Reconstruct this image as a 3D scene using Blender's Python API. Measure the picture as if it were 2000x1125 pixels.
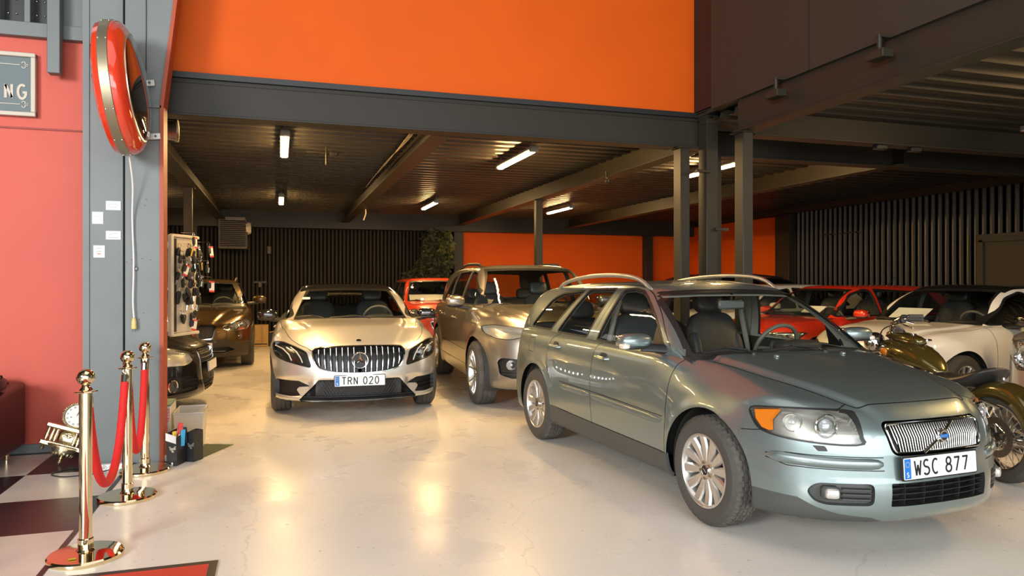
import bpy, math, random
import numpy as np
from mathutils import Vector, Matrix
random.seed(7)
SC = bpy.context.scene; COL = SC.collection
for o_ in list(bpy.data.objects): bpy.data.objects.remove(o_)
# ---------------------------------------------------------------- camera (24 mm class lens at chest height)
cd_ = bpy.data.cameras.new('camera'); cam = bpy.data.objects.new('camera', cd_); COL.objects.link(cam)
cam.location = (0, 0, 1.44); cam.rotation_euler = (math.pi/2, 0, -math.atan(455/1420))
cd_.sensor_width = 36; cd_.lens = 36*1420/2000; cd_.shift_y = -10.5/2000; cd_.clip_start = .05
SC.camera = cam
# ---------------------------------------------------------------- daylight, exposure
W_ = bpy.data.worlds.new('daylight'); SC.world = W_; W_.use_nodes = True
W_.node_tree.nodes['Background'].inputs[0].default_value = (.95, .97, 1, 1)
W_.node_tree.nodes['Background'].inputs[1].default_value = .8
def area(name, loc, rot, sx, sy, power, col):
    l = bpy.data.lights.new(name, 'AREA'); l.shape = 'RECTANGLE'; l.size = sx; l.size_y = sy; l.energy = power; l.color = col
    o = bpy.data.objects.new(name, l); COL.objects.link(o); o.location = loc; o.rotation_euler = rot; return o
area('daylight_front_glazing', (1.0, -7.4, 2.8), (math.radians(84), 0, 0), 15, 4.5, 950, (.94, .97, 1))
area('daylight_left_window', (-6.2, -3.2, 3.6), (math.radians(70), 0, math.radians(-38)), 2.6, 2.2, 750, (.97, .98, 1))
area('daylight_roof_light', (1.0, 1.5, 6.6), (0, 0, 0), 5, 6, 100, (1, .97, .94))
SC.view_settings.view_transform = 'Standard'; SC.view_settings.look = 'None'; SC.view_settings.gamma = 1
SC.view_settings.use_curve_mapping = False; SC.view_settings.exposure = 0.3
PI = math.pi
# ---------------------------------------------------------------- surface engine (numpy)
def lut(pts, n=1500):
    """smooth monotone-cubic curve through pts, returned as a fast lookup"""
    p = sorted(pts); xs = np.array([a[0] for a in p], float); ys = np.array([a[1] for a in p], float)
    if len(xs) == 1: return lambda x: np.full(np.shape(x), ys[0])
    h = np.diff(xs); d = np.diff(ys)/h; m = np.zeros(len(xs)); m[0] = d[0]; m[-1] = d[-1]
    for i in range(1, len(xs)-1):
        if d[i-1]*d[i] > 0:
            w1 = 2*h[i]+h[i-1]; w2 = h[i]+2*h[i-1]; m[i] = (w1+w2)/(w1/d[i-1]+w2/d[i])
    g = np.linspace(xs[0], xs[-1], n); k = np.clip(np.searchsorted(xs, g, side='right')-1, 0, len(h)-1)
    t = (g-xs[k])/h[k]; t2 = t*t; t3 = t2*t
    v = (2*t3-3*t2+1)*ys[k]+(t3-2*t2+t)*h[k]*m[k]+(-2*t3+3*t2)*ys[k+1]+(t3-t2)*h[k]*m[k+1]
    return lambda x: np.interp(x, g, v)
def smax(a, b, k):
    h = np.maximum(k-np.abs(a-b), 0)
    return np.maximum(a, b)+h*h/(4*k)
def sstep(a, b, x):
    t = np.clip((x-a)/(b-a), 0, 1); return t*t*(3-2*t)

class Shape:
    """car body as two smooth solids: lower body and cabin (x forward, z up)"""
    def __init__(s, d):
        s.d = d; g = lambda k, df: lut(d.get(k, df))
        s.W = g('W', 0); s.sec = g('sec', 0); s.secf = g('secf', [(0, 0), (1, 0)]); s.secr = g('secr', [(0, 0), (1, 0)]); s.F = g('F', 0); s.SB = g('SB', 0)
        s.R = g('R', 0); s.SR = g('SR', 0); s.T = g('T', 0); s.D = g('D', [(-3, .03), (3, .03)]); s.ZB = g('ZB', [(-3, .2), (3, .2)])
        s.CW = g('CW', 0); s.CT = g('CT', 0); s.CR = g('CR', 0); s.CC = g('CC', [(0, 0), (.5, .012), (.8, .05)])
        s.K = g('K', [(-3, .08), (3, .08)])
    def lower(s, P):
        x, y, z = P[..., 0], np.abs(P[..., 1]), P[..., 2]; d = s.d
        W = s.W(x)
        S = W - s.sec(z)
        if 'secf' in d: S = S - s.secf(z)*sstep(d['xa']*.5, d['xa']*1.15, x)
        if 'secr' in d: S = S - s.secr(z)*sstep(-d['xa']*.5, -d['xa']*1.15, x)
        for (ax, R, amp) in d.get('flare', []):
            r = np.hypot(x-ax, z-d['zh']); S = S + amp*np.exp(-((r-R)/.055)**2)*(z > .0)
        for (x0, x1, z0, z1, amp) in d.get('bulge', []):
            S = S + amp*sstep(x0-.06, x0+.06, x)*(1-sstep(x1-.06, x1+.06, x))*np.exp(-((z-z0)/z1)**2)
        f = y - S
        T = s.T(x) - s.D(x)*(y/np.maximum(W, .3))**2.6
        for (pts, hgt, w) in d.get('ridge', []):          # bonnet crease: raised inside the line y(x)
            yr = np.interp(x, [p[0] for p in pts], [p[1] for p in pts]); fade = np.clip((x-pts[0][0])/.15, 0, 1)
            T = T + hgt*fade*(1-sstep(yr-w, yr+w, y))
        f = smax(f, z-T, s.K(x))
        FX = s.F(z) - s.SB(y)
        for (y0, y1, z0, z1, amp, sy, sz) in d.get('dent', []):   # shallow recess (amp<0) or bulge of the nose
            FX = FX + amp*sstep(y0-sy, y0+sy, y)*(1-sstep(y1-sy, y1+sy, y))*sstep(z0-sz, z0+sz, z)*(1-sstep(z1-sz, z1+sz, z))
        f = smax(f, x-FX, d.get('kf', .08))
        f = smax(f, s.R(z)+s.SR(y)-x, d.get('kr', .08))
        return smax(f, s.ZB(x)-z, .05)
    def cabin(s, P):
        x, y, z = P[..., 0], np.abs(P[..., 1]), P[..., 2]; d = s.d
        f = y - (s.CW(x) - s.CT(z))
        f = smax(f, z-(s.CR(x)-s.CC(y)), d.get('kc', .07))
        return smax(f, (d['zc']-.12)-z, .02)

def grad(fn, P, e=2e-3):
    G = np.zeros_like(P)
    for i in range(3):
        D = np.zeros(3); D[i] = e; G[:, i] = fn(P+D)-fn(P-D)
    return G/np.maximum(np.linalg.norm(G, axis=1), 1e-9)[:, None]

def shoot(fn, O, D, tmax=3.2, n=70):
    N = len(O); lo = np.zeros(N); hi = np.full(N, tmax); done = np.zeros(N, bool)
    for i in range(1, n+1):
        t = tmax*i/n; f = fn(O+D*t); new = (~done) & (f > 0)
        lo[new] = tmax*(i-1)/n; hi[new] = t; done |= new
    for _ in range(22):
        m = (lo+hi)/2; f = fn(O+D*m[:, None]); o = f > 0; hi[o] = m[o]; lo[~o] = m[~o]
    return O+D*((lo+hi)/2)[:, None]

def capsule(fn, x0, x1, z0, hw, hh, na, nx, nc, up=False):
    """quad grid on the y<=0 half of the solid: rays leave a spine on the x axis"""
    # around: from straight down (-z) by the right side (y<0) to straight up
    L = [hw, 2*hh, hw]; tot = sum(L); A = []
    for i in range(na+1):
        s_ = tot*i/na
        if s_ < L[0]: A.append((-s_, -hh))
        elif s_ < L[0]+L[1]: A.append((-hw, -hh+(s_-L[0])))
        else: A.append((-hw+(s_-L[0]-L[1]), hh))
    A = np.array(A); A /= np.linalg.norm(A, axis=1)[:, None]; A[0] = (0, -1); A[-1] = (0, 1)
    O, D = [], []
    for j in range(nc, 0, -1):
        th = math.pi/2*j/nc
        for a in A: O.append((x0, 0, z0)); D.append((-math.sin(th), a[0]*math.cos(th), a[1]*math.cos(th)))
    for j in range(nx+1):
        for a in A: O.append((x0+(x1-x0)*j/nx, 0, z0)); D.append((0, a[0], a[1]))
    for j in range(1, nc+1):
        th = math.pi/2*j/nc
        for a in A: O.append((x1, 0, z0)); D.append((math.sin(th), a[0]*math.cos(th), a[1]*math.cos(th)))
    V = shoot(fn, np.array(O, float), np.array(D, float)); m = len(A); rows = len(V)//m; Fc = []
    for r in range(rows-1):
        for c in range(m-1):
            a = r*m+c
            if r == 0: Fc.append([a, a+m, a+m+1])
            elif r == rows-2: Fc.append([a, a+m, a+1])
            else: Fc.append([a, a+m, a+m+1, a+1])
    return V, Fc

def inpoly(p, poly):
    x, y = p; r = False; j = len(poly)-1
    for i in range(len(poly)):
        xi, yi = poly[i]; xj, yj = poly[j]
        if (yi > y) != (yj > y) and x < (xj-xi)*(y-yi)/(yj-yi)+xi: r = not r
        j = i
    return r

class Soup:
    AX = {'side': (0, 2), 'front': (1, 2), 'top': (0, 1)}
    def __init__(s, V, F, fn):
        s.V = [tuple(v) for v in V]; s.F = [list(f) for f in F]; s.T = ['body']*len(F); s.fn = fn; s.E = {}
        s.alive = [True]*len(F); s.C = []; s.N = []; s.B = []
        s.sg = 1
        for f in s.F: s._meta(f)
        k = min(range(len(s.C)), key=lambda i: s.C[i][1])
        if s.N[k][1] > 0: s.sg = -1; s.N = [(-a, -b, -c_) for a, b, c_ in s.N]
    def _meta(s, f):
        P = [s.V[i] for i in f]; n = len(P)
        c = tuple(sum(p[k] for p in P)/n for k in range(3)); s.C.append(c)
        nx = ny = nz = 0.
        for i in range(n):
            a = P[i]; b = P[(i+1) % n]
            nx += (a[1]-b[1])*(a[2]+b[2]); ny += (a[2]-b[2])*(a[0]+b[0]); nz += (a[0]-b[0])*(a[1]+b[1])
        l = (math.sqrt(nx*nx+ny*ny+nz*nz) or 1)*s.sg; sg = 1
        s.N.append((nx/l*sg, ny/l*sg, nz/l*sg))
        s.B.append((min(p[0] for p in P), min(p[1] for p in P), min(p[2] for p in P), max(p[0] for p in P), max(p[1] for p in P), max(p[2] for p in P)))
    def _add(s, f, tag):
        s.F.append(f); s.T.append(tag); s.alive.append(True); s._meta(f)
    def _edge(s, i, j, t):
        k = (i, j) if i < j else (j, i)
        if k in s.E: return s.E[k]
        a, b = s.V[i], s.V[j]; v = tuple(a[q]+(b[q]-a[q])*t for q in range(3))
        s.V.append(v); s.E[k] = len(s.V)-1; return s.E[k]
    def _expand(s, f):
        ch = True
        while ch:
            ch = False; o = []
            for a, b in zip(f, f[1:]+f[:1]):
                o.append(a); k = (a, b) if a < b else (b, a)
                if k in s.E: o.append(s.E[k]); ch = True
            f = o
        return f
    def _split(s, f, val):
        """f convex polygon (indices), val(i)->signed value; returns (neg, pos)"""
        f = s._expand(f); q = [val(i) for i in f]
        if all(v <= 1e-7 for v in q): return f, None
        if all(v >= -1e-7 for v in q): return None, f
        neg, pos = [], []
        for k in range(len(f)):
            i, j = f[k], f[(k+1) % len(f)]; a, b = q[k], q[(k+1) % len(f)]
            if a <= 1e-7: neg.append(i)
            if a >= -1e-7: pos.append(i)
            if (a < -1e-7 and b > 1e-7) or (a > 1e-7 and b < -1e-7):
                n = s._edge(i, j, a/(a-b)); neg.append(n); pos.append(n)
        return (neg if len(neg) > 2 else None), (pos if len(pos) > 2 else None)
    def cut(s, poly, axis, tag, frm=('body',), ok=None):
        """every face piece that falls in poly (seen along the axis) gets the tag"""
        u, w = s.AX[axis]; B = np.array(s.B); al = np.array(s.alive)
        pu = [p[0] for p in poly]; pw = [p[1] for p in poly]
        cand = np.nonzero(al & (B[:, u] <= max(pu)) & (B[:, u+3] >= min(pu)) & (B[:, w] <= max(pw)) & (B[:, w+3] >= min(pw)))[0]
        segs = []
        for a, b in zip(poly, poly[1:]+poly[:1]):
            l = math.hypot(b[0]-a[0], b[1]-a[1])
            if l < 1e-6: continue
            n = ((b[1]-a[1])/l, -(b[0]-a[0])/l); segs.append((a, n, min(a[0], b[0])-1e-4, max(a[0], b[0])+1e-4, min(a[1], b[1])-1e-4, max(a[1], b[1])+1e-4))
        V = s.V
        for fi in cand:
            if s.T[fi] not in frm: continue
            if ok and not ok(s.C[fi], s.N[fi]): continue
            pcs = [s.F[fi]]
            for a, n, x0, x1, z0, z1 in segs:
                out = []
                for f in pcs:
                    fu = [V[i][u] for i in f]; fw = [V[i][w] for i in f]
                    if max(fu) < x0 or min(fu) > x1 or max(fw) < z0 or min(fw) > z1: out.append(f); continue
                    ng, ps = s._split(f, lambda i: (V[i][u]-a[0])*n[0]+(V[i][w]-a[1])*n[1])
                    if ng: out.append(ng)
                    if ps: out.append(ps)
                pcs = out
            old = s.T[fi]
            if len(pcs) == 1 and len(pcs[0]) == len(s.F[fi]):
                if inpoly((s.C[fi][u], s.C[fi][w]), poly): s.T[fi] = tag
                continue
            s.alive[fi] = False
            for f in pcs:
                c = [sum(V[i][k] for i in f)/len(f) for k in (u, w)]
                s._add(f, tag if inpoly(c, poly) else old)
    def clip(s, fn, tag='gone', level=0.):
        """retag everything where fn < level"""
        val = fn(np.array(s.V))-level
        for fi in range(len(s.F)):
            if not s.alive[fi]: continue
            f = s.F[fi]; q = [val[i] if i < len(val) else None for i in f]
            if any(v is None for v in q): q = list(fn(np.array([s.V[i] for i in f]))-level)
            if min(q) >= 0: continue
            if max(q) <= 0: s.T[fi] = tag; continue
            dic = dict(zip(f, q))
            ng, ps = s._split(f, lambda i: dic[i] if i in dic else float(fn(np.array([s.V[i]]))[0]-level))
            s.alive[fi] = False
            if ng: s._add(ng, tag)
            if ps: s._add(ps, s.T[fi])
    def part(s, tags, off=0., wall=0., mirror=True):
        """(verts, faces, normals) of the faces with these tags; wall>0 turns the rim inward by that depth,
           wall with off<0 joins the recessed face to the surface"""
        if isinstance(tags, str): tags = (tags,)
        ids = [i for i in range(len(s.F)) if s.alive[i] and s.T[i] in tags]
        if not ids: return None
        fs = [s._expand(s.F[i]) for i in ids]; mp = {}
        for f in fs:
            for i in f:
                if i not in mp: mp[i] = len(mp)
        P = np.array([s.V[i] for i in mp]); N = grad(s.fn, P); Vo = P+N*off
        F = [[mp[i] for i in f] for f in fs]; NN = [tuple(n) for n in N]; VV = [tuple(v) for v in Vo]
        if wall:
            cnt = {}
            for f in F:
                for a, b in zip(f, f[1:]+f[:1]):
                    k = (min(a, b), max(a, b)); cnt[k] = cnt.get(k, 0)+1
            for f in F[:]:
                for a, b in zip(f, f[1:]+f[:1]):
                    if cnt[(min(a, b), max(a, b))] != 1: continue
                    if abs(P[a][1]) < 1e-4 and abs(P[b][1]) < 1e-4: continue
                    e0 = 0. if off < 0 else off-wall
                    A, Bq = P[a]+N[a]*off, P[b]+N[b]*off; C_, D_ = P[b]+N[b]*e0, P[a]+N[a]*e0
                    nn = np.cross(Bq-A, D_-A); nn /= (np.linalg.norm(nn) or 1); k = len(VV)
                    VV += [tuple(A), tuple(Bq), tuple(C_), tuple(D_)]; NN += [tuple(nn)]*4
                    F.append([k, k+3, k+2, k+1]) if off >= 0 else F.append([k, k+1, k+2, k+3])
        # faces must wind so that their normal agrees with the surface normal
        Fo = []
        for f in F:
            a, b, c_ = (np.array(VV[f[0]]), np.array(VV[f[1]]), np.array(VV[f[2]]))
            n = np.zeros(3)
            for i in range(len(f)):
                p, q = VV[f[i]], VV[f[(i+1) % len(f)]]; n += np.cross(p, q)
            Fo.append(f if np.dot(n, NN[f[0]]) >= 0 else f[::-1])
        if mirror:
            k = len(VV); VV += [(x, -y, z) for x, y, z in VV]; NN += [(x, -y, z) for x, y, z in NN[:k]]
            Fo += [[i+k for i in f][::-1] for f in Fo]
        return VV, Fo, NN

# ---- 2D outlines
def rnd(pts, r, n=5):
    """closed outline with rounded corners; r a number or one per corner"""
    o = []; m = len(pts)
    for i in range(m):
        p0, p1, p2 = pts[i-1], pts[i], pts[(i+1) % m]; rr = r[i] if isinstance(r, (list, tuple)) else r
        a = (p0[0]-p1[0], p0[1]-p1[1]); b = (p2[0]-p1[0], p2[1]-p1[1]); la = math.hypot(*a); lb = math.hypot(*b)
        q = min(rr, la*.48, lb*.48)
        if q < 1e-4: o.append(p1); continue
        A = (p1[0]+a[0]/la*q, p1[1]+a[1]/la*q); B_ = (p1[0]+b[0]/lb*q, p1[1]+b[1]/lb*q)
        for k in range(n+1):
            t = k/n; o.append(((1-t)**2*A[0]+2*t*(1-t)*p1[0]+t*t*B_[0], (1-t)**2*A[1]+2*t*(1-t)*p1[1]+t*t*B_[1]))
    return o
def strip(pts, w, sm=True):
    """thin closed outline around an open line"""
    if sm and len(pts) > 2: pts = spl(pts, 4)
    L, R = [], []
    for i, p in enumerate(pts):
        a = pts[max(i-1, 0)]; b = pts[min(i+1, len(pts)-1)]; dx, dy = b[0]-a[0], b[1]-a[1]; l = math.hypot(dx, dy) or 1
        nx, ny = -dy/l*w/2, dx/l*w/2; L.append((p[0]+nx, p[1]+ny)); R.append((p[0]-nx, p[1]-ny))
    return L+R[::-1]
def spl(pts, n=6, closed=False):
    """Catmull-Rom through 2D or 3D points"""
    o = []; m = len(pts)
    for i in range(m if closed else m-1):
        g = (lambda k: pts[k % m]) if closed else (lambda k: pts[min(max(k, 0), m-1)])
        p0, p1, p2, p3 = g(i-1), g(i), g(i+1), g(i+2)
        for k in range(n):
            t = k/n; o.append(tuple(.5*(2*b+(c_-a)*t+(2*a-5*b+4*c_-d)*t*t+(-a+3*b-3*c_+d)*t**3) for a, b, c_, d in zip(p0, p1, p2, p3)))
    if not closed: o.append(tuple(pts[-1]))
    return o
def grow(poly, d):
    """closed outline pushed outward by d"""
    A = sum(a[0]*b[1]-b[0]*a[1] for a, b in zip(poly, poly[1:]+poly[:1])); s_ = 1 if A > 0 else -1; o = []; m = len(poly)
    for i in range(m):
        a, p, b = poly[i-1], poly[i], poly[(i+1) % m]
        n1 = (p[1]-a[1], -(p[0]-a[0])); n2 = (b[1]-p[1], -(b[0]-p[0])); l1 = math.hypot(*n1) or 1; l2 = math.hypot(*n2) or 1
        n = (n1[0]/l1+n2[0]/l2, n1[1]/l1+n2[1]/l2); l = math.hypot(*n) or 1; q = d*s_*min(2/max(l*l, .5)*l/1, 1.6) if l > .3 else d*s_
        o.append((p[0]+n[0]/l*q/1, p[1]+n[1]/l*q/1))
    return o

# ---------------------------------------------------------------- materials
MATS = {}
def mat(name, col, rough=.5, metal=0., coat=0., emit=0., bump=0., bscale=60., noise=0., nscale=4., spec=.5, coatr=.03):
    if name in MATS: return MATS[name]
    m = bpy.data.materials.new(name); m.use_nodes = True; nt = m.node_tree; b = nt.nodes['Principled BSDF']
    b.inputs['Base Color'].default_value = (*col, 1); b.inputs['Roughness'].default_value = rough; b.inputs['Metallic'].default_value = metal
    b.inputs['Coat Weight'].default_value = coat; b.inputs['Coat Roughness'].default_value = coatr; b.inputs['Specular IOR Level'].default_value = spec
    if emit: b.inputs['Emission Color'].default_value = (*col, 1); b.inputs['Emission Strength'].default_value = emit
    if noise or bump:
        tc = nt.nodes.new('ShaderNodeTexCoord')
    if noise:
        n = nt.nodes.new('ShaderNodeTexNoise'); n.inputs['Scale'].default_value = nscale; n.inputs['Detail'].default_value = 6
        nt.links.new(tc.outputs['Object'], n.inputs['Vector'])
        r = nt.nodes.new('ShaderNodeValToRGB'); e = r.color_ramp.elements
        e[0].position = .3; e[1].position = .7
        e[0].color = (*[c*(1-noise) for c in col], 1); e[1].color = (*[min(1, c*(1+noise)) for c in col], 1)
        nt.links.new(n.outputs['Fac'], r.inputs['Fac']); nt.links.new(r.outputs['Color'], b.inputs['Base Color'])
    if bump:
        n2 = nt.nodes.new('ShaderNodeTexNoise'); n2.inputs['Scale'].default_value = bscale; n2.inputs['Detail'].default_value = 3
        nt.links.new(tc.outputs['Object'], n2.inputs['Vector'])
        bp = nt.nodes.new('ShaderNodeBump'); bp.inputs['Strength'].default_value = bump; bp.inputs['Distance'].default_value = .01
        nt.links.new(n2.outputs['Fac'], bp.inputs['Height']); nt.links.new(bp.outputs['Normal'], b.inputs['Normal'])
    MATS[name] = m; return m
def glass(name, tint, refl=.02, rough=.0, diff=0.):
    """thin pane: lets light straight through with a tint, reflects by angle"""
    if name in MATS: return MATS[name]
    m = bpy.data.materials.new(name); m.use_nodes = True; nt = m.node_tree; nt.nodes.remove(nt.nodes['Principled BSDF'])
    out = nt.nodes['Material Output']; t = nt.nodes.new('ShaderNodeBsdfTransparent'); t.inputs[0].default_value = (*tint, 1)
    g = nt.nodes.new('ShaderNodeBsdfGlossy'); g.inputs['Roughness'].default_value = rough; g.inputs[0].default_value = (.9, .9, .9, 1)
    fr = nt.nodes.new('ShaderNodeFresnel'); fr.inputs[0].default_value = 1.5; ad = nt.nodes.new('ShaderNodeMath'); ad.operation = 'ADD'; ad.inputs[1].default_value = refl; ad.use_clamp = True
    geo = nt.nodes.new('ShaderNodeNewGeometry')
    io = nt.nodes.new('ShaderNodeMath'); io.operation = 'MULTIPLY_ADD'; io.inputs[1].default_value = 1/1.5-1.5; io.inputs[2].default_value = 1.5; nt.links.new(geo.outputs['Backfacing'], io.inputs[0]); nt.links.new(io.outputs[0], fr.inputs[0])
    mx = nt.nodes.new('ShaderNodeMixShader'); nt.links.new(fr.outputs[0], ad.inputs[0]); nt.links.new(ad.outputs[0], mx.inputs[0])
    base = t
    if diff:
        d = nt.nodes.new('ShaderNodeBsdfDiffuse'); d.inputs[0].default_value = (.85, .85, .82, 1); m2 = nt.nodes.new('ShaderNodeMixShader'); m2.inputs[0].default_value = diff
        nt.links.new(t.outputs[0], m2.inputs[1]); nt.links.new(d.outputs[0], m2.inputs[2]); base = m2
    nt.links.new(base.outputs[0], mx.inputs[1]); nt.links.new(g.outputs[0], mx.inputs[2]); nt.links.new(mx.outputs[0], out.inputs[0])
    MATS[name] = m; return m
BLACK = mat('black_plastic', (.012, .012, .012), .45)
RUBBER = mat('rubber', (.060, .057, .050), .75, bump=.3, bscale=90)
TREAD = mat('tyre_rubber', (.085, .078, .066), .8, bump=.3, bscale=60, noise=.25, nscale=8)
CHROME = mat('chrome', (.82, .80, .76), .09, 1)
ALLOY = mat('alloy_wheel_silver', (.62, .60, .56), .3, .85)
DKMET = mat('dark_metal', (.10, .095, .09), .4, .8)
SEAM = mat('panel_gap', (.01, .01, .01), .9)
WHITE = mat('white_plate', (.82, .82, .80), .35)
INK = mat('black_ink', (.008, .008, .01), .5)
BLUE = mat('plate_blue', (.01, .16, .55), .4)
SEATG = mat('black_leather', (.034, .036, .037), .45, bump=.2, bscale=40)
INTER = mat('cabin_plastic', (.03, .03, .028), .6)
GLS = glass('clear_car_glass', (.90, .94, .90))
GLT = glass('tinted_car_glass', (.34, .36, .34), .01)
LENS = glass('lamp_lens', (.93, .93, .90), .03)
SILV = mat('lamp_reflector_silver', (.75, .74, .70), .16, .95)
AMBER = mat('amber_lens', (.80, .22, .015), .18, coat=.6)
# ---------------------------------------------------------------- objects
def link(name, me, parent=None):
    o = bpy.data.objects.new(name, me); COL.objects.link(o)
    if parent: o.parent = parent
    return o
def tag(o, label=None, cat=None, group=None, kind=None):
    if label: o['label'] = label
    if cat: o['category'] = cat
    if group: o['group'] = group
    if kind: o['kind'] = kind
    return o
def empty(name, loc=(0, 0, 0), rz=0., label=None, cat=None, group=None):
    o = link(name, None); o.location = loc; o.rotation_euler = (0, 0, rz); o.empty_display_size = .1
    return tag(o, label, cat, group)
def raw(name, V, F, m, parent=None, N=None, label=None):
    me = bpy.data.meshes.new(name); me.from_pydata([tuple(map(float, v)) for v in V], [], F); me.materials.append(m)
    me.polygons.foreach_set('use_smooth', [True]*len(me.polygons))
    if N is not None: me.normals_split_custom_set_from_vertices([tuple(map(float, n)) for n in N])
    o = link(name, me, parent)
    if label: o['label'] = label
    return o
class MB:
    """collects shapes into one mesh"""
    def __init__(s): s.v = []; s.f = []; s.mi = []; s.mats = []
    def _m(s, m):
        if m not in s.mats: s.mats.append(m)
        return s.mats.index(m)
    def add(s, V, F, m):
        k = len(s.v); s.v += [tuple(v) for v in V]; i = s._m(m); s.f += [[a+k for a in f] for f in F]; s.mi += [i]*len(F); return s
    def box(s, c, d, m, rot=None, bev=0.):
        hx, hy, hz = d[0]/2, d[1]/2, d[2]/2; V = []; F = []
        b = min(bev, hx*.9, hy*.9, hz*.9)
        if b <= 0:
            V = [(x*hx, y*hy, z*hz) for x in (-1, 1) for y in (-1, 1) for z in (-1, 1)]
            F = [[0, 1, 3, 2], [4, 6, 7, 5], [0, 4, 5, 1], [2, 3, 7, 6], [0, 2, 6, 4], [1, 5, 7, 3]]
        else:
            idx = {}
            for x in (-1, 1):
                for y in (-1, 1):
                    for z in (-1, 1):
                        for a in range(3):
                            idx[(x, y, z, a)] = len(V)
                            V.append((x*(hx-(b if a != 0 else 0)), y*(hy-(b if a != 1 else 0)), z*(hz-(b if a != 2 else 0))))
            q = [(-1, -1), (1, -1), (1, 1), (-1, 1)]
            for sg in (-1, 1):
                F.append([idx[(sg, a, c_, 0)] for a, c_ in (q if sg > 0 else q[::-1])])
                F.append([idx[(a, sg, c_, 1)] for a, c_ in (q[::-1] if sg > 0 else q)])
                F.append([idx[(a, c_, sg, 2)] for a, c_ in (q if sg > 0 else q[::-1])])
            for x in (-1, 1):
                for y in (-1, 1):
                    for z in (-1, 1):
                        t = [idx[(x, y, z, a)] for a in range(3)]; F.append(t if x*y*z > 0 else t[::-1])
            for a, (i, j) in enumerate(((1, 2), (0, 2), (0, 1))):
                for s1 in (-1, 1):
                    for s2 in (-1, 1):
                        def g(e, f_):
                            k = [0, 0, 0]; k[a] = e; k[i] = s1; k[j] = s2; return idx[(*k, f_)]
                        F.append([g(-1, i), g(1, i), g(1, j), g(-1, j)])
        M = rot.to_matrix() if hasattr(rot, 'to_matrix') else (rot or Matrix.Identity(3))
        s.add([tuple(M @ Vector(v)+Vector(c)) for v in V], F, m); return s
    def tube(s, P, r, m, n=10, closed=False, cap=True, flat=None):
        P = [Vector(p) for p in P]; R = r if isinstance(r, (list, tuple)) else [r]*len(P); V = []; F = []; up = None; N_ = len(P)
        for i, p in enumerate(P):
            a = P[i-1] if (i or closed) else P[0]; b = P[(i+1) % N_] if (i < N_-1 or closed) else P[-1]; t = (b-a)
            t = t.normalized() if t.length > 1e-9 else Vector((0, 0, 1))
            if up is None: up = t.orthogonal().normalized() if flat is None else Vector(flat)
            u = (up-t*up.dot(t)); u = u.normalized() if u.length > 1e-6 else t.orthogonal().normalized(); up = u; w = t.cross(u)
            rr = R[i]; ru, rw = rr if isinstance(rr, tuple) else (rr, rr)
            for k in range(n): A = 2*PI*k/n; V.append(tuple(p+u*math.cos(A)*ru+w*math.sin(A)*rw))
        for i in range(N_ if closed else N_-1):
            for k in range(n):
                a = i*n+k; b = i*n+(k+1) % n; j = ((i+1) % N_)*n; F.append([a, b, j+(k+1) % n, j+k])
        if cap and not closed: F.append(list(range(n))[::-1]); F.append([(N_-1)*n+k for k in range(n)])
        s.add(V, F, m); return s
    def lathe(s, prof, m, n=32, o=(0, 0, 0), ax='z', M=None, cap=False):
        """prof: (radius, height) pairs turned about the axis"""
        V = []; F = []
        for r, h in prof:
            for k in range(n):
                A = 2*PI*k/n; c_, s_ = math.cos(A)*r, math.sin(A)*r
                V.append({'z': (c_, s_, h), 'y': (s_, h, c_), 'x': (h, c_, s_)}[ax])
        for i in range(len(prof)-1):
            for k in range(n): F.append([i*n+k, i*n+(k+1) % n, (i+1)*n+(k+1) % n, (i+1)*n+k])
        if cap: F.append(list(range(n))[::-1]); F.append([(len(prof)-1)*n+k for k in range(n)])
        if M is not None: V = [tuple(M @ Vector(v)) for v in V]
        s.add([(v[0]+o[0], v[1]+o[1], v[2]+o[2]) for v in V], F, m); return s
    def sq(s, c, r, m, e1=.5, e2=.5, n=24, k=12, rot=None):
        """cushion-like superellipsoid"""
        V = []; F = []; pw = lambda a, e: math.copysign(abs(a)**e, a)
        for i in range(k+1):
            p = -PI/2+PI*i/k
            for j in range(n):
                t = 2*PI*j/n; V.append((r[0]*pw(math.cos(p), e1)*pw(math.cos(t), e2), r[1]*pw(math.cos(p), e1)*pw(math.sin(t), e2), r[2]*pw(math.sin(p), e1)))
        for i in range(k):
            for j in range(n): F.append([i*n+j, i*n+(j+1) % n, (i+1)*n+(j+1) % n, (i+1)*n+j])
        M = rot.to_matrix() if rot is not None else Matrix.Identity(3)
        s.add([tuple(M @ Vector(v)+Vector(c)) for v in V], F, m); return s
    def prism(s, poly, fn, m):
        """poly: 2D outline; fn(u, v, k) -> 3D for k in (0, 1): the two faces"""
        n = len(poly); V = [fn(u, v, 0) for u, v in poly]+[fn(u, v, 1) for u, v in poly]
        F = [list(range(n))[::-1], list(range(n, 2*n))]+[[i, (i+1) % n, n+(i+1) % n, n+i] for i in range(n)]
        s.add(V, F, m); return s
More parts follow.
